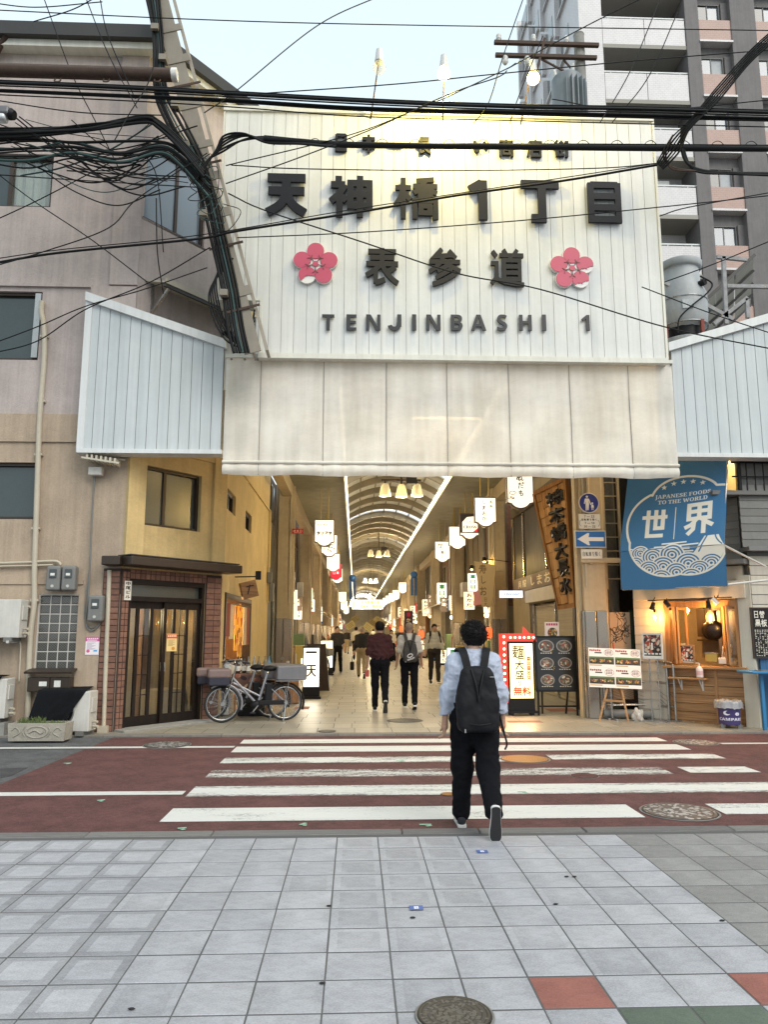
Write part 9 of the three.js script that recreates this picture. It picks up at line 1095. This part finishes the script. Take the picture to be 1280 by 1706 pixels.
for (let k = 0; k < 2; k++) cable([[1122, 225], [1106 + k * 4, 256], [1120, 278 + k * 3], [1160, 285]], 0.016, -11, -10.95, 'reddish brown cable looped at the junction', M.rust, 'reddish cables at the junction');
for (let k = 0; k < 8; k++) { const a = rr(330, 380), b = rr(255, 345); cable([[a, b], [a + rr(10, 30), b + rr(-10, 20)], [a + rr(-5, 25), b + rr(20, 50)], [a + rr(-30, 0), b + rr(10, 40)], [a, b + 4]], 0.007, -11.15, -11.1, 'thin slack wire curl tied at the strut', k % 3 ? M.cable : M.cableGreen, 'wire curls at the strut'); }
for (let k = 0; k < 26; k++) { const x0 = rr(-20, 120), y0 = rr(180, 300), x1 = rr(220, 340), y1 = rr(195, 330), sag = rr(5, 45); cable([[x0, y0], [x0 + (x1 - x0) * 0.3, y0 + (y1 - y0) * 0.3 + sag * 0.8 + rr(-6, 6)], [x0 + (x1 - x0) * 0.65, y0 + (y1 - y0) * 0.65 + sag + rr(-8, 8)], [x1, y1]], rr(0.006, 0.014), -11.3 + rr(0, 0.6), -11.2, 'slack thin cable of the tangle beside the strut', k % 6 ? M.cable : M.cableGreen, 'cable tangle beside the strut'); }
// ---------- people ----------
const NZ = new ImprovedNoise();
function surfaceOf(f, lo, hi, cell) { // surface nets over a distance field
const n = [0, 1, 2].map((i) => Math.ceil((hi[i] - lo[i]) / cell) + 1), [nx, ny, nz] = n, val = new Float32Array(nx * ny * nz), id = new Int32Array(nx * ny * nz).fill(-1), pos = [], idx = [], at = (i, j, k) => (k * ny + j) * nx + i;
for (let k = 0; k < nz; k++) for (let j = 0; j < ny; j++) for (let i = 0; i < nx; i++) val[at(i, j, k)] = f(lo[0] + i * cell, lo[1] + j * cell, lo[2] + k * cell);
for (let k = 0; k < nz - 1; k++) for (let j = 0; j < ny - 1; j++) for (let i = 0; i < nx - 1; i++) {
let c = 0, sx = 0, sy = 0, sz = 0, any = 0;
const V8 = []; for (let q = 0; q < 8; q++) { const v = val[at(i + (q & 1), j + ((q >> 1) & 1), k + (q >> 2))]; V8.push(v); if (v < 0) any++; }
if (!any || any === 8) continue;
for (let q = 0; q < 8; q++) for (const b of [1, 2, 4]) if (!(q & b)) { const r = q | b; if (V8[q] < 0 !== V8[r] < 0) { const t = V8[q] / (V8[q] - V8[r]); sx += (q & 1) + (b === 1 ? t : 0); sy += ((q >> 1) & 1) + (b === 2 ? t : 0); sz += (q >> 2) + (b === 4 ? t : 0); c++; } }
id[at(i, j, k)] = pos.length / 3; pos.push(lo[0] + (i + sx / c) * cell, lo[1] + (j + sy / c) * cell, lo[2] + (k + sz / c) * cell);
}
const quad = (a, b, c, d, flip) => { if (a < 0 || b < 0 || c < 0 || d < 0) return; flip ? idx.push(a, c, b, a, d, c) : idx.push(a, b, c, a, c, d); };
for (let k = 1; k < nz - 1; k++) for (let j = 1; j < ny - 1; j++) for (let i = 1; i < nx - 1; i++) {
const v = val[at(i, j, k)] < 0;
if (v !== val[at(i + 1, j, k)] < 0) quad(id[at(i, j, k)], id[at(i, j - 1, k)], id[at(i, j - 1, k - 1)], id[at(i, j, k - 1)], v);
if (v !== val[at(i, j + 1, k)] < 0) quad(id[at(i, j, k)], id[at(i, j, k - 1)], id[at(i - 1, j, k - 1)], id[at(i - 1, j, k)], v);
if (v !== val[at(i, j, k + 1)] < 0) quad(id[at(i, j, k)], id[at(i - 1, j, k)], id[at(i - 1, j - 1, k)], id[at(i, j - 1, k)], v);
}
const g = new THREE.BufferGeometry(); g.setAttribute('position', new THREE.Float32BufferAttribute(pos, 3)); g.setIndex(idx.reverse()); g.computeVertexNormals(); return g;
}
const cap = (a, b, r1, r2) => [a.x, a.y, a.z, b.x - a.x, b.y - a.y, b.z - a.z, r1, r2, 1 / Math.max(1e-9, a.distanceToSquared(b))];
const dCap = (c, x, y, z) => { const px = x - c[0], py = y - c[1], pz = z - c[2]; let t = (px * c[3] + py * c[4] + pz * c[5]) * c[8]; t = t < 0 ? 0 : t > 1 ? 1 : t; return Math.hypot(px - c[3] * t, py - c[4] * t, pz - c[5] * t) - c[6] - (c[7] - c[6]) * t; };
const smin = (a, b, k) => { const h = Math.max(k - Math.abs(a - b), 0) / k; return Math.min(a, b) - h * h * k * 0.25; };
const dEll = (x, y, z, c, r) => { const X = (x - c[0]) / r[0], Y = (y - c[1]) / r[1], Z = (z - c[2]) / r[2], k = Math.hypot(X, Y, Z), g = Math.hypot(X / r[0], Y / r[1], Z / r[2]); return g < 1e-6 ? -Math.min(...r) : (k * (k - 1)) / g; };
const field = (caps, k, extra) => (x, y, z) => { let d = 9; for (const c of caps) d = smin(d, dCap(c, x, y, z), k); return extra ? extra(d, x, y, z) : d; };
const bounds = (caps, m) => { const lo = [9, 9, 9], hi = [-9, -9, -9]; for (const c of caps) for (let i = 0; i < 3; i++) for (const v of [c[i], c[i] + c[3 + i]]) { lo[i] = Math.min(lo[i], v - Math.max(c[6], c[7]) - m); hi[i] = Math.max(hi[i], v + Math.max(c[6], c[7]) + m); } return [lo, hi]; };
const skinM = mat('skin', [0.42, 0.24, 0.16], { roughness: 0.55, map: T.cloth }), hairM = mat('black_hair', [0.008, 0.006, 0.006], { roughness: 0.6, specularIntensity: 0.35 }), greyHair = mat('shaved_hair', [0.24, 0.19, 0.15], { roughness: 0.7 }), eyeM = mat('eye', [0.02, 0.015, 0.015], { roughness: 0.2 });
function person(label, pos, turn, o) {
const t = thing('person', label, 'person', pos, turn), s = (o.H ?? 1.7) / 1.7, cs = o.cell ?? 0.02, legs = o.legs, hip = V(0, 0.9, 0), sh = V(0, 1.4, o.lean ?? 0.0), J = { hip, sh };
[1, -1].forEach((d, i) => { // +x is the person's left
const [th, kn, an, sp = 0] = legs[i], a = th * RAD, b = (th - kn) * RAD, f = (th - kn - an) * RAD, h = V(d * 0.095, 0.9, 0), k = h.clone().add(V(d * sp * 0.5, -0.43 * Math.cos(a), 0.43 * Math.sin(a))), n = k.clone().add(V(d * sp * 0.5, -0.41 * Math.cos(b), 0.41 * Math.sin(b)));
const fw = V(d * 0.08, Math.sin(f), Math.cos(f)).normalize(), toe = n.clone().addScaledVector(fw, 0.15).addScaledVector(V(0, -Math.cos(f), Math.sin(f)), 0.045), heel = n.clone().addScaledVector(fw, -0.05).addScaledVector(V(0, -Math.cos(f), Math.sin(f)), 0.04);
J['h' + i] = h; J['k' + i] = k; J['a' + i] = n; J['t' + i] = toe; J['e' + i] = heel; J['f' + i] = f;
const [ap, ab, el, eo = 0] = o.arms[i], A = ap * RAD, B = ab * RAD, E = (ap + el) * RAD, S = V(d * 0.17, 1.375, sh.z), e = S.clone().add(V(d * 0.28 * Math.sin(B), -0.28 * Math.cos(A) * Math.cos(B), 0.28 * Math.sin(A))), w = e.clone().add(V(d * 0.25 * Math.sin(B * 0.4 + eo * RAD), -0.25 * Math.cos(E), 0.25 * Math.sin(E)));
J['s' + i] = S; J['b' + i] = e; J['w' + i] = w; J['d' + i] = w.clone().sub(e).normalize(); });
const low = Math.min(J.t0.y, J.e0.y, J.t1.y, J.e1.y) - 0.045; t.children.length = 0; t.scale.setScalar(s); for (const k of Object.keys(J)) if (J[k].isVector3) J[k].y -= low; const top = J.hip.y - 0.9;
const hd = V(0, 1.585 + top, sh.z + 0.035), [hy, hp] = (o.head ?? [0, 0]).map((v) => v * RAD), hc = Math.cos(hy), hs = Math.sin(hy);
const toHead = (x, y, z) => { const X = x - hd.x, Z = z - hd.z, Y = y - hd.y; return [X * hc - Z * hs, Y * Math.cos(hp) + (X * hs + Z * hc) * Math.sin(hp), (X * hs + Z * hc) * Math.cos(hp) - Y * Math.sin(hp)]; };
const headD = (x, y, z) => { const [X, Y, Z] = toHead(x, y, z); let d = dEll(X, Y, Z, [0, 0.02, -0.005], [0.077, 0.098, 0.095]); d = smin(d, dEll(X, Y, Z, [0, -0.05, 0.03], [0.056, 0.062, 0.06]), 0.04); d = smin(d, dEll(X, Y, Z, [0, -0.018, 0.098], [0.014, 0.024, 0.018]), 0.012); for (const q of [-1, 1]) { d = smin(d, dEll(X, Y, Z, [q * 0.08, -0.005, -0.002], [0.013, 0.03, 0.018]), 0.008); d = Math.max(d, -dEll(X, Y, Z, [q * 0.031, 0.008, 0.1], [0.017, 0.011, 0.014])); } d = Math.max(d, -dEll(X, Y, Z, [0, -0.058, 0.093], [0.022, 0.004, 0.01])); return d; };
const neck = cap(V(0, 1.42 + top, sh.z), V(0, 1.53 + top, hd.z - 0.015), 0.056, 0.052), body = [neck, cap(V(0, 1.0 + top, 0), V(0, 1.32 + top, sh.z), 0.1, 0.11), cap(J.s0, J.s1, 0.055, 0.055)];
for (const i of [0, 1]) body.push(cap(J['h' + i], J['k' + i], 0.075, 0.05), cap(J['k' + i], J['a' + i], 0.05, 0.036), cap(J['s' + i], J['b' + i], 0.045, 0.037), cap(J['b' + i], J['w' + i], 0.037, 0.026));
const parts = [surfaceOf(field(body, 0.04), ...bounds(body, 0.03), Math.max(cs, 0.014))];
{ const L = [hd.x - 0.12, hd.y - 0.14, hd.z - 0.13], U = [hd.x + 0.12, hd.y + 0.15, hd.z + 0.14]; parts.push(surfaceOf((x, y, z) => smin(headD(x, y, z), dCap(neck, x, y, z), 0.02), L, U, o.fine ?? 0.009)); }
[0, 1].forEach((i) => { const d = i ? -1 : 1, w = J['w' + i], dir = J['d' + i].clone(), side = V(0, 0, 1).addScaledVector(dir, -dir.z).normalize(), out = dir.clone().cross(side).multiplyScalar(d), P = (a, b, c) => w.clone().addScaledVector(dir, a).addScaledVector(side, b).addScaledVector(out, c), H = [cap(P(-0.02, 0, 0), P(0.035, 0, 0), 0.027, 0.03), cap(P(0.035, 0.022, 0), P(0.08, 0.024, 0), 0.017, 0.014), cap(P(0.035, -0.02, 0), P(0.078, -0.024, 0), 0.017, 0.013), cap(P(0.01, 0.02, 0), P(0.045, 0.05, -0.012), 0.014, 0.011), cap(P(0.045, 0.05, -0.012), P(0.075, 0.052, -0.026), 0.011, 0.009)]; for (let q = 0; q < 4; q++) { const b = 0.03 - q * 0.019, L = [0.034, 0.038, 0.036, 0.028][q]; H.push(cap(P(0.08, b, 0), P(0.08 + L, b, -0.014), 0.0098, 0.009), cap(P(0.08 + L, b, -0.014), P(0.083 + L * 1.35, b, -0.042), 0.009, 0.0078)); } parts.push(surfaceOf(field(H, 0.008), ...bounds(H, 0.012), o.fine ? 0.0045 : 0.008)); });
part(t, 'body', parts, skinM);
const eyes = []; for (const q of [-1, 1]) { const X = q * 0.031, Y = 0.008, Z = 0.086, y2 = Y * Math.cos(hp) - Z * Math.sin(hp), z2 = Y * Math.sin(hp) + Z * Math.cos(hp); eyes.push(ball(0.011, hd.x + X * hc + z2 * hs, hd.y + y2, hd.z - X * hs + z2 * hc, 1, 0.8, 1, 8, 6)); } part(t, 'eyes', eyes, eyeM);
// clothes
const wob = (x, y, z, a) => a * (1.1 - 3.2 * Math.abs(NZ.noise(x * 8 + y * 3, y * 11, z * 8)) - 1.4 * Math.abs(NZ.noise(x * 19, y * 24 + 7, z * 19)));
const fs = o.fit ?? 0.012, chest = (d, x, y, z) => { const Y = y - top; let e = dEll(x, Y, z, [0, 1.25, sh.z - 0.005], [o.chest ?? 0.195, 0.24, 0.125]); e = smin(e, dEll(x, Y, z, [0, 1.03, 0.0], [0.17, 0.2, 0.125]), 0.12); return Math.max(smin(d, e, 0.07), (o.hem ?? 0.95) - Y) - wob(x, y, z, fs * 0.62); };
const sl = o.sleeve ?? 1, shirt = [cap(J.s0, J.s1, 0.06, 0.06)]; for (const i of [0, 1]) { const e2 = J['b' + i].clone().lerp(J['w' + i], Math.max(0, sl - 0.5) * 1.86), e1 = sl < 0.5 ? J['s' + i].clone().lerp(J['b' + i], sl * 2) : J['b' + i]; shirt.push(cap(J['s' + i], e1, 0.056 + fs * 0.4, 0.045 + fs * 0.8)); if (sl > 0.5) shirt.push(cap(J['b' + i], e2, 0.045 + fs * 0.6, 0.034 + fs * 0.7)); }
{ const [lo, hi] = bounds(shirt, 0.05); lo[1] = Math.min(lo[1], (o.hem ?? 0.95) - 0.05 + top); lo[2] = Math.min(lo[2], -0.2); hi[2] = Math.max(hi[2], 0.2); hi[1] = 1.53 + top; part(t, 'shirt', surfaceOf(field(shirt, 0.05, chest), lo, hi, cs), o.shirt); }
if (o.collar) part(t, 'collar', [new THREE.TorusGeometry(0.068, 0.017, 8, 24).rotateX(Math.PI / 2 - 0.25).scale(1, 1.3, 1.05).translate(0, 1.475 + top, sh.z + 0.005)], o.shirt);
const pants = [cap(J.h0, J.h1, 0.105, 0.105), cap(V(0, 0.92 + top, 0), V(0, 1.0 + top, 0), 0.135, 0.125)], pw = o.wide ?? 1; for (const i of [0, 1]) pants.push(cap(J['h' + i], J['k' + i], 0.098 * pw, 0.075 * pw), cap(J['k' + i], J['a' + i].clone().lerp(J['k' + i], 0.04), 0.072 * pw, 0.06 * pw));
if (o.skirt) pants.push(cap(V(0, 0.85 + top, 0), V(0, 0.14 + top, 0), 0.16, 0.25)); part(t, o.skirt ? 'skirt' : 'trousers', surfaceOf(field(pants, 0.05, (d, x, y, z) => Math.max(d, y - 1.03 - top) - wob(x * 1.1, y * 0.9, z, 0.006 * pw)), ...bounds(pants, 0.03), cs), o.pants);
[0, 1].forEach((i) => { const f = J['f' + i], d = i ? -1 : 1, q = new THREE.Matrix4().makeRotationX(-f).setPosition(J['a' + i]), g = (x) => x.applyMatrix4(q), out = new THREE.Shape(); out.moveTo(-0.036, -0.075); out.bezierCurveTo(-0.034, -0.1, 0.034, -0.1, 0.036, -0.075); out.bezierCurveTo(0.03, 0.02, 0.056, 0.1, 0.046, 0.15); out.bezierCurveTo(0.034, 0.2, -0.03, 0.2, -0.042, 0.15); out.bezierCurveTo(-0.05, 0.1, -0.032, 0.02, -0.036, -0.075);
const sole = (k, y0, y1) => g(new THREE.ExtrudeGeometry(out, { depth: y1 - y0, bevelEnabled: false, curveSegments: 10 }).scale(k, k, 1).rotateX(Math.PI / 2).translate(0, y1, 0.005)); const up = g(mergeGeometries([ball(0.047, 0, -0.055, 0.09, 0.92, 0.78, 1.9).toNonIndexed(), ball(0.045, 0, -0.035, -0.035, 0.85, 1.25, 1.15).toNonIndexed()])); const s2 = part(t, 'shoe', up, o.shoes ?? M.black); part(s2, 'sole_edge', sole(1.06, -0.093, -0.066), o.soleEdge ?? M.paper); part(s2, 'sole', sole(1.0, -0.098, -0.0925), M.rubber); });
if (o.hair) { const hk = o.curl ?? 0.003, hs2 = o.hair; part(t, 'hair', surfaceOf((x, y, z) => { const [X, Y, Z] = toHead(x, y, z); let d = dEll(X, Y, Z, [0, 0.032, -0.018], [0.09 + (o.vol ?? 0), 0.1 + (o.vol ?? 0), 0.104 + (o.vol ?? 0)]); d -= hk * (2 * NZ.noise(X * 42, Y * 42, Z * 42) + 1.4 * NZ.noise(X * 95 + 3, Y * 95, Z * 95)); d = Math.max(d, -(Y + 0.072 - Math.max(0, Z) * 1.55 + (o.nape ?? 0))); return Math.max(d, -dEll(X, Y, Z, [0, -0.03, 0.11], [0.07, 0.082, 0.08])); }, [hd.x - 0.15, hd.y - 0.16, hd.z - 0.16], [hd.x + 0.15, hd.y + 0.19, hd.z + 0.15], o.fine ?? 0.01), hs2); if (o.curls) { reseed(9); const cu = []; for (let i = 0; i < o.curls; i++) { const a = rr(0, 6.283), b = Math.acos(rr(-0.35, 1)), X = Math.sin(b) * Math.sin(a), Y = Math.cos(b), Z = Math.sin(b) * Math.cos(a); if (Z > 0.55 && Y < 0.45) continue; const g = new THREE.TorusGeometry(rr(0.012, 0.024), 0.003, 4, 9, rr(3, 5)); g.rotateX(rr(0, 6)).rotateY(rr(0, 6)); const px = X * 0.11, py = 0.032 + Y * 0.12, pz2 = -0.018 + Z * 0.124; cu.push(g.translate(hd.x + px * hc + pz2 * hs, hd.y + py, hd.z - px * hs + pz2 * hc)); } part(t, 'hair_curls', cu, hs2).userData.kind = 'stuff'; } }
o.J = J; o.top = top; o.group = t; return t;
}
const toWorld = (o, p) => { const t = o.group; t.updateMatrixWorld(true); return t.localToWorld(p.clone()); };
const navy = mat('black_trousers', [0.007, 0.007, 0.009], { roughness: 0.9, specularIntensity: 0.25, map: T.cloth }), bagBlack = mat('black_nylon', [0.009, 0.009, 0.011], { roughness: 0.6, specularIntensity: 0.4, map: T.cloth, bumpMap: T.fineBump, bumpScale: 0.001 });
function backpack(o, label, m, size, print) {
const t = thing('backpack', label, 'backpack', o.group.position, o.group.rotation.y), y = o.top, W = size[0], H = size[1], D = size[2], cy = 1.37 + y - H / 2 + 0.0, z0 = -0.12 - D / 2; t.scale.copy(o.group.scale);
const f = (x, yy, z) => { const v = (yy - cy) / (H / 2), w = (W / 2) * (1 - 0.26 * Math.max(0, v) - 0.07 * v * v), dd = (D / 2) * (1 - 0.35 * Math.max(0, v)), qx = Math.abs(x) - w + 0.07, qy = Math.abs(yy - cy) - H / 2 + 0.08, qz = Math.abs(z - z0) - dd + 0.05; return Math.hypot(Math.max(qx, 0), Math.max(qy, 0), Math.max(qz, 0)) + Math.min(Math.max(qx, qy, qz), 0) - 0.055 - 0.012 * NZ.noise(x * 11, yy * 9, z * 11) - 0.005 * NZ.noise(x * 30, yy * 24, z * 30); };
part(t, 'bag', surfaceOf(f, [-W / 2 - 0.05, cy - H / 2 - 0.05, z0 - D / 2 - 0.05], [W / 2 + 0.05, cy + H / 2 + 0.05, z0 + D / 2 + 0.05], 0.012), m);
for (const s of [-1, 1]) { const pts = [[s * 0.07, 1.33, -0.14], [s * 0.095, 1.45, -0.1], [s * 0.115, 1.495, -0.02], [s * 0.13, 1.46, 0.09], [s * 0.15, 1.3, 0.15], [s * 0.19, 1.14, 0.06], [s * 0.17, 1.0, -0.1]]; const c = curveOf(pts.map((p) => [p[0], p[1] + y, p[2]])), P = c.getPoints(40), g = []; for (let i = 0; i < 40; i++) g.push(bar(P[i], P[i + 1].clone().lerp(P[i], -0.15), i < 26 ? 0.068 : 0.025, 0.014)); part(t, 'strap', g, m); }
part(t, 'front_flap', [tube([[-W * 0.14, cy + H * 0.42, z0 - D * 0.36], [-W * 0.05, cy + H * 0.2, z0 - D * 0.55], [0, cy - H * 0.02, z0 - D * 0.6]], 0.009, 20, 6), tube([[W * 0.14, cy + H * 0.42, z0 - D * 0.36], [W * 0.05, cy + H * 0.2, z0 - D * 0.55], [0, cy - H * 0.02, z0 - D * 0.6]], 0.009, 20, 6), tube([[-W * 0.4, cy - H * 0.3, z0 - D * 0.4], [0, cy - H * 0.34, z0 - D * 0.6], [W * 0.4, cy - H * 0.3, z0 - D * 0.4]], 0.006, 24, 5)], M.black);
part(t, 'zip_pull', [bx(0.012, 0.03, 0.006, W * 0.3, cy - H * 0.42, z0 - D * 0.56), bx(0.04, 0.008, 0.006, -W * 0.3, cy + H * 0.32, z0 - D * 0.5)], M.steel); part(t, 'loose_strap', tube([[-W * 0.48, cy - H * 0.2, z0 + 0.02], [-W * 0.56, cy - H * 0.45, z0], [-W * 0.62, cy - H * 0.62, z0], [-W * 0.58, cy - H * 0.7, z0 + 0.01]], 0.009, 24, 5), m);
if (print) { const g = boxUV(new THREE.PlaneGeometry(W * 0.7, H * 0.34, 10, 6), [-W * 0.35, W * 0.35, -H * 0.17, H * 0.17]), p = g.attributes.position; for (let i = 0; i < p.count; i++) p.setZ(i, -3.2 * p.getX(i) ** 2 * D); g.computeVertexNormals(); part(t, 'print', g.rotateY(Math.PI).translate(0, cy - H * 0.22, z0 - D / 2 - 0.022), mat('bag_print', [1, 1, 1], { map: print, transparent: true, roughness: 0.6 }), { uv: true }); }
return t;
}
{ // man crossing with the black backpack
const stripe = dataTex(128, (i, x, y) => { const v = (x % 16 < 6 ? 0.66 : 1) * (0.9 + 0.15 * (F.fine[y * 512 + x] - 0.5)); return [v, v, v]; }, 0.09), blue = mat('blue_stripe_shirt', [0.5, 0.55, 0.67], { map: stripe, roughness: 0.85 });
const o = { H: 1.63, legs: [[11, 4, 2, 0.02], [-14, 32, 34, 0.0]], arms: [[-4, 15, 6, -2], [2, 14, 10, -2]], chest: 0.216, head: [32, 2], shirt: blue, pants: navy, collar: true, cell: 0.0095, fine: 0.0055, curls: 230, hair: hairM, curl: 0.006, vol: 0.018, wide: 1.22, hem: 0.93, fit: 0.015, shoes: mat('dark_canvas', [0.02, 0.022, 0.03], { roughness: 0.8, map: T.cloth }), sleeve: 1.1 };
person('man in a pale blue striped shirt and black trousers crossing towards the arcade', [1.0, 0.01, -6.42], Math.PI - 0.03, o); backpack(o, 'black backpack worn by the man in the pale blue shirt', bagBlack, [0.39, 0.59, 0.19]); }
{ const o = { H: 1.72, legs: [[6, 3, 2], [-10, 30, 22]], arms: [[-6, 12, 12], [6, 10, 75, -8]], head: [-8, 10], shirt: mat('maroon_tee', [0.05, 0.012, 0.014], { roughness: 0.9, map: T.cloth }), pants: navy, cell: 0.016, hair: hairM, vol: 0.008, curl: 0.003, hem: 0.84, fit: 0.024, sleeve: 0.5, nape: 0.01 }; person('man in a maroon shirt walking into the arcade with a red pouch', [0.5, 0.03, -15.35], Math.PI, o); const p = toWorld(o, o.J.w0.clone().addScaledVector(o.J.d0, 0.11)); solo('red_pouch', 'small red pouch held by the man in the maroon shirt', 'pouch', rbx(0.09, 0.14, 0.05, 0.015, p.x, p.y - 0.05, p.z), mat('red_pouch', [0.4, 0.07, 0.05], { roughness: 0.5 })); }
{ const tx = canvasTex(192, 128, (x) => { x.clearRect(0, 0, 192, 128); x.strokeStyle = x.fillStyle = '#e8e6e2'; x.translate(96, 64); x.rotate(-0.3); x.lineWidth = 11; x.beginPath(); x.ellipse(0, -18, 44, 24, 0, 0, 6.3); x.stroke(); x.textAlign = 'center'; x.font = 'bold 36px sans-serif'; x.fillText('OAKLEY', 0, 46); });
const o = { H: 1.68, legs: [[8, 6, 0], [-6, 6, 8]], arms: [[-4, 14, 12], [4, 14, 14]], head: [0, 4], shirt: mat('white_tee', [0.62, 0.6, 0.55], { roughness: 0.9, map: T.cloth }), pants: navy, cell: 0.016, hair: greyHair, vol: -0.009, curl: 0, hem: 0.9, fit: 0.016, sleeve: 0.45 }; person('bald man in a white tee walking into the arcade', [1.12, 0.03, -15.7], Math.PI, o); backpack(o, 'dark grey backpack with a white oval print worn by the bald man', mat('grey_nylon', [0.045, 0.04, 0.036], { roughness: 0.7, map: T.cloth }), [0.33, 0.5, 0.15], tx); }
const shirtGrey = mat('pale_shirt', [0.5, 0.49, 0.44], { roughness: 0.9, map: T.cloth }), tee = mat('black_tee', [0.015, 0.015, 0.016], { roughness: 0.9, map: T.cloth });
{ const o = { H: 1.72, legs: [[10, 4, 0], [-8, 12, 8]], arms: [[6, 12, 14], [-4, 12, 16]], head: [0, 4], shirt: shirtGrey, pants: mat('brown_trousers', [0.02, 0.015, 0.013], { roughness: 0.9, map: T.cloth }), collar: true, cell: 0.018, hair: hairM, hem: 0.97, sleeve: 0.95 }; person('man in a pale grey shirt walking out towards the street', [2.4, 0.03, -23], 0.05, o); backpack(o, 'small backpack whose dark straps show on the man in the pale grey shirt', bagBlack, [0.28, 0.42, 0.13]); }
{ const o = { H: 1.72, legs: [[3, 2, 0, 0.05], [-3, 2, 0, 0.05]], arms: [[-4, 12, 10], [4, 12, 20]], head: [20, 3], shirt: tee, pants: navy, cell: 0.022, hair: hairM, hem: 0.88, sleeve: 0.5 }; person('man dressed all in black standing near the lit standing signs', [-0.68, 0.03, -29], -0.1, o); }
{ const q = gnd(593, 1102), o = { H: 1.74, legs: [[6, 4, 0], [-8, 12, 10]], arms: [[2, 10, 8], [-2, 10, 10]], shirt: mat('white_shirt', [0.66, 0.62, 0.5], { roughness: 0.9, map: T.cloth }), pants: navy, cell: 0.024, hair: hairM, hem: 0.97, sleeve: 0.9 }; const a = person('man in a white shirt walking away deeper inside', [q.x, 0.03, q.z], Math.PI, o);
solo('shoulder_bag', 'grey shoulder bag of the man in the white shirt', 'bag', rbx(0.16, 0.3, 0.34, 0.05, q.x - 0.3, 0.95, q.z), M.greyPlastic);
const o2 = { H: 1.66, legs: [[4, 3, 0], [-10, 20, 14]], arms: [[-2, 12, 8], [4, 10, 10]], shirt: tee, pants: mat('khaki_trousers', [0.3, 0.24, 0.14], { roughness: 0.9, map: T.cloth }), cell: 0.024, hair: greyHair, hem: 0.86, sleeve: 0.9 }, z = -26; person('person in a dark top and khaki trousers carrying a black bag', [0.22, 0.03, z], Math.PI, o2); solo('hand_bag', 'black hand bag carried by the person in khaki trousers', 'bag', [rbx(0.14, 0.28, 0.3, 0.04, -0.1, 0.45, z), tube([[-0.1, 0.58, z - 0.08], [-0.1, 0.76, z], [-0.1, 0.58, z + 0.08]], 0.01, 16, 5)], M.black);
const w = gnd(653, 1103), o3 = { H: 1.6, legs: [[5, 3, 0], [-5, 4, 0]], arms: [[6, 10, 50], [6, 10, 50]], shirt: mat('ivory_top', [0.6, 0.56, 0.46], { roughness: 0.9, map: T.cloth }), pants: navy, skirt: true, cell: 0.024, hair: hairM, hem: 0.95, sleeve: 0.5, nape: 0.03 }; person('woman in an ivory top and long black skirt walking out', [w.x, 0.03, w.z], 0, o3);
[[578, 1090, 'far figure seen from behind beside the man in the white shirt'], [566, 1082, 'far figure walking along the shop row of the bicycle'], [611, 1080, 'far figure in the middle of the arcade'], [622, 1076, 'most distant figure under the yellow cards'], [664, 1086, 'far figure beyond the woman in the long skirt']].forEach(([px, py, l], i) => { const p = gnd(px, py), c = copyOf(i % 2 ? a : o2.group, [p.x, 0.03, p.z], i % 3 ? Math.PI : 0, l); }); }
renderer.render(scene, camera);
